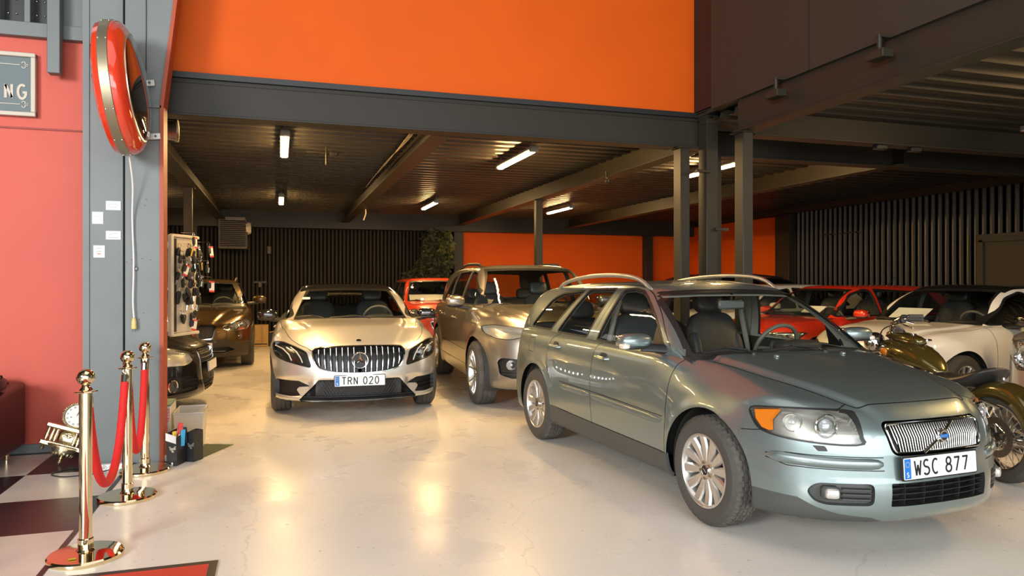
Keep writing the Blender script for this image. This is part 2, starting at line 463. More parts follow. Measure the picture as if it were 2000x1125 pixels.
    def ribbon(s, pts, w, fn, m, closed=False, sm=False):
        """flat stroke of width w along pts (2D) with thickness from fn(u, v, k)"""
        if sm: pts = spl(pts, 4, closed)
        n = len(pts); L, R = [], []
        for i, p in enumerate(pts):
            a = pts[i-1] if (i or closed) else pts[0]; b = pts[(i+1) % n] if (i < n-1 or closed) else pts[-1]
            d1 = (p[0]-a[0], p[1]-a[1]); d2 = (b[0]-p[0], b[1]-p[1]); l1 = math.hypot(*d1) or 0; l2 = math.hypot(*d2) or 0
            u1 = (d1[0]/l1, d1[1]/l1) if l1 else (d2[0]/l2, d2[1]/l2); u2 = (d2[0]/l2, d2[1]/l2) if l2 else u1
            t = (u1[0]+u2[0], u1[1]+u2[1]); l = math.hypot(*t) or 1; t = (t[0]/l, t[1]/l); q = max(.5, (u1[0]*t[0]+u1[1]*t[1])); h = w/2/q
            L.append((p[0]-t[1]*h, p[1]+t[0]*h)); R.append((p[0]+t[1]*h, p[1]-t[0]*h))
        V = []; F = []
        for k in (0, 1): V += [fn(*p, k) for p in L]+[fn(*p, k) for p in R]
        for i in range(n if closed else n-1):
            j = (i+1) % n; F += [[2*n+i, 2*n+j, 3*n+j, 3*n+i], [i, 2*n+i, 2*n+j, j], [n+i, n+j, 3*n+j, 3*n+i]]
        if not closed: F += [[0, n, 3*n, 2*n], [n-1, 2*n-1, 4*n-1, 3*n-1]]
        s.add(V, F, m); return s
    def build(s, name, parent=None, label=None, ang=38, loc=None, flat=False):
        me = bpy.data.meshes.new(name); me.from_pydata(s.v, [], s.f)
        for m in s.mats: me.materials.append(m)
        me.polygons.foreach_set('material_index', s.mi)
        import bmesh
        bm = bmesh.new(); bm.from_mesh(me); bmesh.ops.recalc_face_normals(bm, faces=bm.faces); bm.to_mesh(me); bm.free()
        if not flat:
            me.polygons.foreach_set('use_smooth', [True]*len(me.polygons)); me.set_sharp_from_angle(angle=math.radians(ang))
        o = link(name, me, parent)
        if loc: o.location = loc
        if label: o['label'] = label
        return o
def at(o, label, cat, group=None): return tag(o, label, cat, group)
def struct(o): o['kind'] = 'structure'; return o
def arc(cx, cy, rx, ry, a0, a1, n=10): return [(cx+rx*math.cos(math.radians(a0+(a1-a0)*i/n)), cy+ry*math.sin(math.radians(a0+(a1-a0)*i/n))) for i in range(n+1)]
# one-line capitals and digits in a box .6 wide, 1 high
GL = {
 'W': [[(0, 1), (.15, 0)], [(.15, 0), (.30, .72)], [(.30, .72), (.45, 0)], [(.45, 0), (.60, 1)]], 'S': [arc(.28, .76, .24, .24, 40, 270, 9)+arc(.28, .26, .27, .26, 80, -150, 10)],
 'C': [arc(.32, .5, .29, .5, 52, 308, 14)], '8': [arc(.28, .76, .22, .24, 0, 360, 14), arc(.28, .26, .27, .26, 0, 360, 14)],
 '7': [[(0, .94), (.52, .94)], [(.50, .98), (.18, 0)]], 'T': [[(0, 1), (.56, 1)], [(.28, 1), (.28, 0)]],
 'R': [[(.03, 0), (.03, 1)], [(.03, 1), (.28, 1)]+arc(.28, .76, .23, .24, 90, -90, 8)+[(.03, .52)], [(.26, .52), (.52, 0)]],
 'N': [[(.03, 0), (.03, 1)], [(.03, .97), (.49, .03)], [(.49, 0), (.49, 1)]], '0': [arc(.27, .5, .25, .5, 0, 360, 18)], '2': [arc(.26, .74, .23, .26, 165, -20, 9)+[(.02, 0), (.52, 0)]],
 '9': [arc(.27, .70, .24, .30, 0, 360, 14), [(.51, .7), (.50, .42), (.38, .12), (.2, 0)]], 'I': [[(.1, 0), (.1, 1)]],
 'G': [arc(.32, .5, .30, .5, 50, 340, 14)+[(.60, .46), (.36, .46)]], 'k': [[(.05, 0), (.05, 1)], [(.4, .6), (.05, .25), (.42, 0)]], 'r': [[(.05, 0), (.05, .6)], arc(.25, .38, .2, .22, 180, 70, 5)],
 'A': [[(0, 0), (.27, 1)], [(.27, 1), (.54, 0)], [(.1, .35), (.44, .35)]], 'V': [[(0, 1), (.27, 0), (.54, 1)]], 'L': [[(0, 1), (0, 0), (.45, 0)]], 'O': [arc(.3, .5, .28, .5, 0, 360, 16)],
 '1': [[(.08, .8), (.26, 1), (.26, 0)]], '4': [[(.4, 0), (.4, 1), (.02, .3), (.54, .3)]], '6': [arc(.27, .3, .24, .3, 0, 360, 14), [(.03, .3), (.06, .6), (.2, .88), (.36, 1)]], '5': [[(.5, 1), (.08, 1), (.05, .57)]+arc(.26, .32, .26, .30, 110, -150, 10)],
 '3': [arc(.26, .76, .23, .24, 150, -80, 9)+arc(.26, .27, .26, .27, 80, -155, 10)], 'M': [[(.0, 0), (.0, 1), (.3, .3), (.6, 1), (.6, 0)]], 'B': [[(.03, 0), (.03, 1), (.28, 1)]+arc(.28, .76, .22, .24, 90, -90, 8)+[(.03, .52)], [(.28, .52)]+arc(.28, .26, .25, .26, 90, -90, 8)+[(.03, 0)]], }
def text(mb, t, h, w, fn, m, adv=.82, sx=1.):
    """draws t from u=0, letters h high, stroke w; fn(u, v, k)"""
    u = 0
    for ch in t:
        if ch != ' ':
            for st in GL.get(ch, []):
                cl = len(st) > 8 and math.hypot(st[0][0]-st[-1][0], st[0][1]-st[-1][1]) < .02
                mb.ribbon([(u+x*h*sx, y*h) for x, y in (st[:-1] if cl else st)], w, fn, m, closed=cl)
        u += (adv if ch != ' ' else adv*.6)*h*sx
    return u
# ---------------------------------------------------------------- the hall
def concrete():
    m = bpy.data.materials.new('painted_concrete'); m.use_nodes = True; nt = m.node_tree; b = nt.nodes['Principled BSDF']; N = nt.nodes.new; Lk = nt.links.new
    tc = N('ShaderNodeTexCoord')
    def noise(sc, det, d=0.):
        n = N('ShaderNodeTexNoise'); n.inputs['Scale'].default_value = sc; n.inputs['Detail'].default_value = det; n.inputs['Distortion'].default_value = d; Lk(tc.outputs['Object'], n.inputs['Vector']); return n
    def ramp(src, stops):
        r = N('ShaderNodeValToRGB'); e = r.color_ramp.elements
        while len(e) < len(stops): e.new(.5)
        for q, (p, c_) in zip(e, stops): q.position = p; q.color = (*c_, 1)
        Lk(src, r.inputs[0]); return r
    a = ramp(noise(.7, 5).outputs[0], [(.3, (.71, .675, .605)), (.55, (.76, .725, .66)), (.8, (.73, .695, .625))])
    sp = ramp(noise(26, 8, .4).outputs[0], [(.0, (.35, .31, .26)), (.27, (.55, .52, .47)), (.33, (1, 1, 1)), (1, (1, 1, 1))])
    st = ramp(noise(2.1, 7, 1.2).outputs[0], [(.16, (.90, .88, .85)), (.36, (1, 1, 1)), (1, (1, 1, 1))])
    v = N('ShaderNodeTexVoronoi'); v.feature = 'DISTANCE_TO_EDGE'; v.inputs['Scale'].default_value = .55; mp = N('ShaderNodeMapping')
    nz = noise(3, 6); ad = N('ShaderNodeMixRGB'); ad.blend_type = 'ADD'; ad.inputs[0].default_value = .35; Lk(tc.outputs['Object'], ad.inputs[1]); Lk(nz.outputs['Color'], ad.inputs[2]); Lk(ad.outputs[0], v.inputs['Vector'])
    cr = ramp(v.outputs['Distance'], [(.0, (.80, .79, .76)), (.003, (1, 1, 1)), (1, (1, 1, 1))])
    x = a.outputs[0]
    for k in (sp, st, cr):
        mx = N('ShaderNodeMixRGB'); mx.blend_type = 'MULTIPLY'; mx.inputs[0].default_value = .8; Lk(x, mx.inputs[1]); Lk(k.outputs[0], mx.inputs[2]); x = mx.outputs[0]
    Lk(x, b.inputs['Base Color']); b.inputs['Specular IOR Level'].default_value = .5
    rr = ramp(noise(1.6, 5).outputs[0], [(.3, (.22,)*3), (.7, (.38,)*3)]); Lk(rr.outputs[0], b.inputs['Roughness'])
    bp = N('ShaderNodeBump'); bp.inputs['Strength'].default_value = .12; bp.inputs['Distance'].default_value = .01; Lk(noise(5, 4).outputs[0], bp.inputs['Height']); Lk(bp.outputs[0], b.inputs['Normal'])
    return m
FLOOR = concrete()
STEEL = mat('dark_painted_steel', (.026, .022, .015), .45, .0, spec=.3)
DECK = mat('ceiling_deck_black', (.026, .022, .015), .42, .2)
DWALL = mat('dark_wall_paint', (.027, .023, .015), .6, bump=.15, bscale=15)
ORANGE = mat('orange_wall_paint', (.62, .088, .0025), .6, spec=.2, noise=.04, nscale=2)
REDW = mat('red_wall_paint', (.60, .092, .055), .6, noise=.03, nscale=2)
GREYC = mat('grey_blue_column_paint', (.155, .172, .165), .5, noise=.08, nscale=2.5, bump=.1, bscale=5)
SLAT = mat('dark_timber_slat', (.014, .0115, .006), .6, spec=.25)
BWALL = mat('slat_backing_black', (.005, .004, .003), .8, spec=.1)
CORR = mat('corrugated_grey_sheet', (.085, .076, .058), .36, .4)
def slab(name, x0, x1, y0, y1, z0, z1, m, bev=0.):
    mb = MB(); mb.box(((x0+x1)/2, (y0+y1)/2, (z0+z1)/2), (x1-x0, y1-y0, z1-z0), m, bev=bev); return mb.build(name)
struct(slab('floor', -8, 11.2, -8, 18.2, -.2, 0, FLOOR))
CB = mat('vinyl_black', (.018, .015, .018), .3, noise=.3, nscale=3); CWt = mat('vinyl_white', (.62, .57, .49), .22, noise=.08, nscale=3)
mb = MB()
for i in range(10):
    for j in range(-14, 4):
        x1 = -1.13-.67*i; y0 = 4.80+.735*j
        if y0+.735 > 7.2: y1 = 7.09
        else: y1 = y0+.735
        if y0 < 7.09: mb.add([(x1-.67, y0, .002), (x1, y0, .002), (x1, y1, .002), (x1-.67, y1, .002)], [[0, 1, 2, 3]], CB if (i+j) % 2 == 0 else CWt)
mb.add([(-1.135, -5.5, .0025), (-1.105, -5.5, .0025), (-1.105, 6.5, .0025), (-1.135, 6.5, .0025)], [[0, 1, 2, 3]], CB)
o = mb.build('floor_checker', flat=True); o.name = 'floor'; struct(o)
# walls
mb = MB(); mb.box((1.6, 18.1, 1.6), (19.2, .2, 3.2), BWALL); struct(mb.build('wall_back'))
mb = MB()
for i in range(82): mb.box((-3.0+.09*i, 17.98, 1.36), (.045, .05, 2.72), SLAT)
struct(mb.build('wall_back'))
struct(slab('wall_back', 4.42, 9.6, 17.95, 18.0, 0, 2.73, ORANGE)), struct(slab('wall_back', 9.6, 11.05, 17.95, 18.0, 0, 2.86, ORANGE))
mb = MB(); mb.box((11.1, 5, 1.6), (.1, 26, 3.3), DWALL); struct(mb.build('wall_right'))
struct(slab('wall_right', 11.01, 11.05, 14.15, 17.95, 0, 2.97, ORANGE))
mb = MB(); P_ = []; y = 13.6
while y > -3: P_ += [(11.05, y), (11.05, y-.085), (11.005, y-.095), (11.005, y-.124)]; y -= .14
V = [(a, b, z) for z in (0, 3.02) for a, b in P_]; n = len(P_); mb.add(V, [[i, i+1, n+i+1, n+i] for i in range(n-1)], CORR); struct(mb.build('wall_right', flat=True))
struct(slab('wall_left', -8.2, -8, -8, 18.2, 0, 6.9, DWALL))
# red wall with its skirting and joints
struct(slab('wall_front', -8, -1.40, 7.10, 7.25, 0.07, 3.52, REDW)); struct(slab('baseboard_front', -8, -1.40, 7.08, 7.20, 0, .075, GREYC))
struct(slab('trim_1', -8, -1.40, 7.085, 7.11, 2.735, 2.75, mat('joint_red_dark', (.32, .04, .025), .6)))
struct(slab('trim_2', -8, -1.46, 7.02, 7.25, 3.50, 3.62, GREYC, .004))
mb = MB()
for x, w in ((-2.235, .06), (-2.01, .045), (-1.66, .30)): mb.box((x, 7.10, 4.3), (w, .12, 1.4), GREYC, bev=.004)
mb.box((-4.8, 7.18, 4.3), (6.8, .05, 1.4), BLACK)
o = mb.build('window_frame'); o.name = 'window_1'; struct(o)
mb = MB()
for x in (-2.18, -2.12, -2.06, -1.97, -1.91, -1.86):
    for z in (3.72, 3.84, 3.96, 4.08): mb.sq((x, 7.15, z), (.008, .008, .008), CHROME, 1, 1, 8, 6)
struct(tag(mb.build('trim_3')))
struct(slab('wall_front', -1.70, -1.40, 7.05, 7.2, 3.55, 6.7, GREYC))
tag(slab('hanging_steel_post', -1.83, -1.735, 6.90, 7.0, 3.18, 5.2, GREYC, .005), 'short grey blue steel post hanging over the top of the red wall', 'post')
# portal column between red wall and car hall
mb = MB(); mb.box((-1.32, 6.78, 3.3), (.28, .66, 6.6), GREYC, bev=.004); mb.box((-1.44, 6.445, 3.3), (.045, .012, 6.6), GREYC)
fl = [(-1.15, 0), (-.90, 0), (-.90, 2.84), (-.80, 3.70), (-.45, 6.6), (-1.15, 6.6)]
pc = mb.build('portal_column'); tag(pc, 'wide grey blue steel portal column between the red wall and the parked cars', 'column')
mb = MB(); mb.prism(fl, lambda u, v, k: (u, 6.36+.18*k, v), GREYC); mb.box((-1.02, 6.35, 2.835), (.26, .03, .02), GREYC); mb.box((-1.0, 6.357, 3.3), (.006, .01, .9), BLACK); mb.build('inner_flange', pc)
mb = MB(); mb.box((-1.165, 6.52, 3.3), (.03, .02, 6.6), BLACK); mb.build('column_gap', pc)
mb = MB(); mb.prism([(-.90, 0), (-.872, 0), (-.872, 2.84), (-.772, 3.70), (-.42, 6.6), (-.45, 6.6), (-.80, 3.70), (-.90, 2.84)], lambda u, v, k: (u, 6.335+.205*k, v), mat('orange_edge_paint', (.36, .050, .008), .5)); mb.build('edge_strip', pc, 'orange painted edge strip')
mb = MB()
for x, z in ((-1.14, 1.60), (-1.09, 1.66), (-1.03, 1.63), (-1.02, 1.20), (-1.05, 1.15), (-1.10, 1.62), (-.97, 1.62), (-1.0, 2.1), (-1.01, 2.05)): mb.lathe([(.0005, 0), (.004, 0)], BLACK, 8, (x, 6.358, z), 'y')
mb.build('screw_hole', pc)
mb = MB(); mb.lathe([(.0005, -.014), (.012, -.014), (.018, -.008), (.02, 0)], mat('knob_grey', (.16, .18, .18), .4), 20, (-1.075, 6.36, 1.55), 'y'); mb.lathe([(.0005, -.017), (.004, -.016)], CHROME, 10, (-1.075, 6.36, 1.55), 'y'); tag(mb.build('round_button'), 'small round grey knob on the portal column, right of the hanging cable', 'button')
# upper walls of the hall
struct(slab('wall_mezzanine', -.95, 4.30, 6.80, 6.95, 3.25, 6.7, ORANGE)).name = 'wall_upper'
struct(slab('wall_mezzanine', 4.13, 4.25, -8, 6.34, 3.18, 6.7, DWALL)).name = 'wall_side'
struct(slab('trim_4', 4.125, 4.13, 4.92, 4.925, 3.18, 6.7, BLACK))
struct(slab('trim_5', 4.22, 4.4, 6.34, 6.9, 3.25, 6.7, BLACK))
struct(slab('ceiling', -8, 4.3, -8, 7.3, 6.7, 6.8, DWALL))
tag(slab('wall_bracket', 1.78, 1.95, 6.70, 6.80, 4.50, 4.62, BLACK), 'small black bracket high on the orange wall at the frame top', 'bracket')
tag(slab('wall_bracket', 4.04, 4.12, 3.90, 4.02, 3.60, 3.66, mat('light_grey_bracket', (.3, .33, .34), .5)), 'small grey bracket high on the dark side wall', 'bracket')
# ceiling deck: trapezoid ribs across the hall
def deck(name, x0, x1, y0, y1, z=3.16, per=.25, dp=.055):
    Pn = []; y = y0
    while y < y1: Pn += [(y, z), (y+.10, z), (y+.125, z-dp), (y+.225, z-dp)]; y += per
    V = [(x, a, b) for x in (x0, x1) for a, b in Pn]; n = len(Pn); mb = MB(); mb.add(V, [[i, i+1, n+i+1, n+i] for i in range(n-1)], DECK); o = mb.build(name, flat=True)
    return struct(o)
deck('ceiling', -3, 11.1, 7.3, 18.1); deck('ceiling', -1.2, 11.1, 6.8, 7.3); deck('ceiling', 4.25, 11.1, -3, 6.8)
struct(slab('ceiling', -3, 11.1, 7.3, 18.2, 3.2, 3.4, DWALL)); struct(slab('ceiling', -.9, 11.1, 6.96, 7.3, 3.2, 3.4, DWALL)); struct(slab('ceiling', 4.25, 11.1, -3, 7, 3.2, 3.4, DWALL))
def ibeam(name, p0, p1, z0, h, w, lab, fl=.016, wb=.012):
    """steel I beam from p0 to p1 (x, y)"""
    a, b = Vector((*p0, 0)), Vector((*p1, 0)); t = (b-a); l = t.length; t.normalize(); ang = math.atan2(t.y, t.x); c_ = (a+b)/2; R_ = Matrix.Rotation(ang, 3, 'Z'); mb = MB()
    mb.box((c_.x, c_.y, z0+fl/2), (l, w, fl), STEEL, rot=R_, bev=.003); mb.box((c_.x, c_.y, z0+h/2), (l, wb, h-2*fl), STEEL, rot=R_); mb.box((c_.x, c_.y, z0+h-fl/2), (l, w, fl), STEEL, rot=R_)
    return tag(mb.build(name), lab, 'beam')
mb = MB(); mb.box((1.55, 6.85, 2.878), (5.7, .20, .018), STEEL, bev=.003); mb.box((1.55, 6.86, 3.04), (5.7, .10, .31), STEEL); mb.box((1.55, 6.84, 3.22), (5.7, .14, .05), BLACK)
tag(mb.build('steel_beam'), 'deep dark steel beam spanning the hall opening under the orange wall', 'beam')
mb = MB(); mb.box((4.20, 1.5, 2.875), (.18, 8.9, .018), STEEL, bev=.003); mb.box((4.21, 1.5, 3.03), (.08, 8.9, .30), STEEL); mb.box((4.23, 1.5, 3.2), (.06, 8.9, .08), BLACK)
tag(mb.build('steel_beam'), 'dark steel beam running towards the viewer under the dark side wall', 'beam')
for x, lab in ((-1.25, 'leftmost ceiling beam running back over the brown car'), (1.50, 'ceiling beam running back over the silver coupe, second from left'), (4.30, 'ceiling beam running back over the rear mid column'), (7.25, 'ceiling beam running back nearest the right corrugated wall')):
    ibeam('steel_beam', (x, 6.97), (x, 17.8), 2.87, .27, .20, lab)
ibeam('steel_beam', (4.35, 6.02), (11.0, 6.02), 2.86, .26, .18, 'cross beam to the right of the front columns, nearer one')
ibeam('steel_beam', (4.45, 7.15), (11.0, 7.15), 2.86, .26, .18, 'cross beam to the right of the front columns, farther one')
tag(slab('steel_beam', -3, 11.0, 17.72, 17.95, 2.72, 3.12, STEEL, .004), 'dark beam along the top of the back wall', 'beam')
tag(slab('steel_beam', 10.88, 11.05, -3, 17.7, 2.99, 3.12, STEEL, .004), 'dark beam along the top of the right corrugated wall', 'beam')
def column(x0, x1, y0, y1, z1, lab, plate_=True):
    mb = MB(); mb.box(((x0+x1)/2, (y0+y1)/2, z1/2), (x1-x0, y1-y0, z1), STEEL, bev=.006)
    c_ = mb.build('steel_column'); tag(c_, lab, 'column')
    mb = MB(); mb.box(((x0+x1)/2, (y0+y1)/2, z1-.006), (x1-x0+.07, y1-y0+.05, .012), STEEL, bev=.002); mb.build('cap_plate', c_)
    mb = MB(); mb.box(((x0+x1)/2, (y0+y1)/2, .008), (x1-x0+.1, y1-y0+.1, .016), STEEL, bev=.002); mb.build('base_plate', c_)
    return c_
column(4.03, 4.14, 6.75, 6.90, 2.87, 'leftmost dark steel column of the front cluster, carrying the wide beam')
column(4.26, 4.40, 6.62, 6.78, 3.24, 'tall dark steel column second from left in the front cluster')
column(4.62, 4.73, 7.05, 7.20, 2.86, 'thin dark steel column third from left in the front cluster, behind the others')
column(4.16, 4.27, 5.85, 5.99, 2.87, 'rightmost dark steel column of the front cluster, nearest the viewer')
column(4.20, 4.32, 11.74, 11.86, 2.87, 'slim dark column behind the tall sand coloured SUV')
column(-1.36, -1.24, 11.80, 11.92, 2.87, 'slim dark column behind the key board')
column(4.16, 4.40, 17.72, 17.92, 2.72, 'dark column on the back wall at the left end of the orange panel')
column(9.50, 9.72, 17.72, 17.92, 2.72, 'dark column in the far corner at the right end of the orange panel')
column(-1.95, -1.75, 17.70, 17.92, 2.72, 'dark column on the back wall left of the heater')
column(10.9, 11.04, 13.65, 14.13, 2.98, 'broad dark pier between the orange side panel and the corrugated wall')
for z, y0, y1, x in ((2.55, 6.62, 6.60, 4.20), (1.95, 6.62, 6.60, 4.42)):
    mb = MB(); mb.box((x, 6.60, z+.05), (.16, .05, .03), STEEL, bev=.003); tag(mb.build('pipe_clamp'), 'small steel clip on the second front column, %s' % ('upper one' if z > 2.2 else 'lower one'), 'clip')
for y, lab in ((5.25, 'left dark clamp block hanging below the dark side wall'), (4.12, 'right dark clamp block hanging below the dark side wall')):
    mb = MB(); mb.box((4.06, y, 3.055), (.10, .16, .06), STEEL, bev=.004); c_ = tag(mb.build('clamp_block'), lab, 'clamp'); mb = MB(); mb.tube([(4.06, y, 3.08), (4.06, y, 3.2)], .018, STEEL); mb.box((4.09, y, 3.19), (.08, .05, .02), STEEL); mb.build('hanger', c_)
for x, lab in ((5.9, 'left small dark box under the near cross beam'), (6.35, 'right small dark box under the near cross beam')):
    mb = MB(); mb.box((x, 5.98, 2.835), (.14, .08, .05), BLACK, bev=.01); tag(mb.build('junction_box'), lab, 'box')
# door in the right wall
mb = MB(); mb.box((10.98, 8.28, 1.11), (.06, 1.60, 2.24), DWALL, bev=.004); d_ = struct(mb.build('door_1'))
mb = MB(); mb.box((10.94, 8.28, 1.05), (.05, 1.28, 2.10), STEEL, bev=.003); mb.build('door_leaf', d_); mb = MB(); mb.box((10.93, 8.28, 2.13), (.10, 1.42, .07), STEEL, bev=.003)
for y in (7.61, 8.95): mb.box((10.93, y, 1.07), (.10, .08, 2.13), STEEL, bev=.003)
mb.build('door_frame', d_)
mb = MB()
for i in range(6): mb.box((10.99, 12.6-.18*i, 2.45), (.04, .03, .03), STEEL)
mb.box((10.98, 12.15, 2.45), (.02, 1.05, .02), STEEL); tag(mb.build('hook_rail'), 'small dark hook rail high on the corrugated wall', 'rail')
# tube lamps
TUBE = mat('lamp_tube_warm', (1, .62, .24), .4, emit=215)
LBODY = mat('lamp_body_grey', (.30, .28, .25), .5)
def lamp(x, y, lab, z=3.0, l=1.45):
    t = empty('tube_lamp', (x, y, z), 0, lab, 'lamp', 'tube lamps under the ceiling'); mb = MB()
    mb.box((0, 0, .022), (.10, l, .045), LBODY, bev=.012); mb.build('lamp_body', t)
    mb = MB(); mb.box((0, 0, -.012), (.075, l-.10, .030), TUBE, bev=.012); mb.build('diffuser', t, 'glowing warm white diffuser')
    for s_ in (-1, 1): mb = MB(); mb.box((0, s_*(l/2-.03), .0), (.10, .07, .05), LBODY, bev=.008); mb.tube([(0, s_*(l/2-.09), .04), (0, s_*(l/2-.09), .155)], .005, LBODY, 6); mb.tube([(-.03, s_*(l/2-.09), .07), (.03, s_*(l/2-.09), .07)], .006, LBODY, 6); mb.build('end_bracket', t)
    return t
lamp(.06, 8.68, 'near lamp above the silver coupe, leftmost of the near row'); lamp(.04, 14.4, 'far lamp hanging in line behind the leftmost near lamp')
lamp(2.85, 8.75, 'large slanted lamp above the tall sand coloured SUV'); lamp(2.90, 14.5, 'far lamp hanging in line behind the large slanted lamp')
lamp(5.75, 14.6, 'far lamp right of the slim rear column'); lamp(5.70, 8.75, 'lamp partly seen between the front columns')
lamp(7.3, 3.4, 'added unseen lamp under the right mezzanine beyond the picture edge, over the silver car')  # invented lamp out of view, added to brighten the white car
lamp(-2.3, 8.9, 'unseen lamp kept for its light over the black coupe behind the portal column'); lamp(-2.3, 14.4, 'unseen lamp kept for its light over the far left corner behind the key board')  # both stay out of view and serve only to light the left side
# pipes and cables under the ceiling
mb = MB(); mb.lathe([(.09, -.12), (.10, -.02), (.115, 0), (.115, .02), (.10, .015), (.095, -.02), (.001, -.02)], mat('duct_galvanised', (.30, .27, .22), .4, .7), 28, (-1.00, 8.1, 2.985), 'x'); tag(mb.build('duct_pipe'), 'round metal duct end beside the portal column', 'duct')
mb = MB(); mb.tube([(.32, 9.15, 3.03), (.75, 9.18, 3.03)], .014, STEEL); mb.tube([(.55, 9.16, 3.10), (.55, 9.16, 2.88)], .014, STEEL); mb.box((.64, 9.17, 3.02), (.10, .04, .05), STEEL, bev=.01); tag(mb.build('pipe_fitting'), 'dark cross shaped pipe fitting under the ceiling right of the near lamp', 'pipe')
mb = MB()
for k in range(3): mb.tube(spl([(1.37-.01*k, 7.1, 3.05+.012*k), (1.36, 8.2, 3.02+.02*k), (1.37, 9.6, 3.06-.01*k), (1.36, 11.2, 3.03), (1.37, 12.2, 3.02)], 6), .006, mat('cable_beige', (.30, .24, .15), .6), 6)
tag(mb.build('ceiling_cable'), 'bundle of thin cables clipped along the second ceiling beam', 'cable')
mb = MB(); mb.tube(spl([(1.60, 14.5, 2.95), (1.62, 14.45, 2.82), (1.60, 14.42, 2.74), (1.57, 14.4, 2.66)], 6), .012, mat('cable_white', (.75, .62, .42), .6), 8); tag(mb.build('loose_cable'), 'pale loose cable end hanging from the second ceiling beam', 'cable')
mb = MB(); mb.tube([(4.18, 8.9, 2.93), (4.18, 8.9, 2.83)], .012, STEEL); mb.box((4.18, 8.9, 2.80), (.05, .07, .06), BLACK, bev=.01); tag(mb.build('beam_sensor'), 'small black sensor under the third ceiling beam', 'sensor')
for (x, y, z, lab) in ((7.9, 5.2, 3.0, 'small spotlight glinting under the right ceiling'), (7.2, 5.4, 3.0, 'smaller glinting clip under the right ceiling, left of the spotlight')):
    mb = MB(); mb.box((x, y, z), (.12, .10, .07), mat('spot_grey', (.35, .34, .32), .3, .7), bev=.015); mb.tube([(x, y, z+.03), (x, y, z+.12)], .012, STEEL); tag(mb.build('small_spotlight'), lab, 'spotlight')
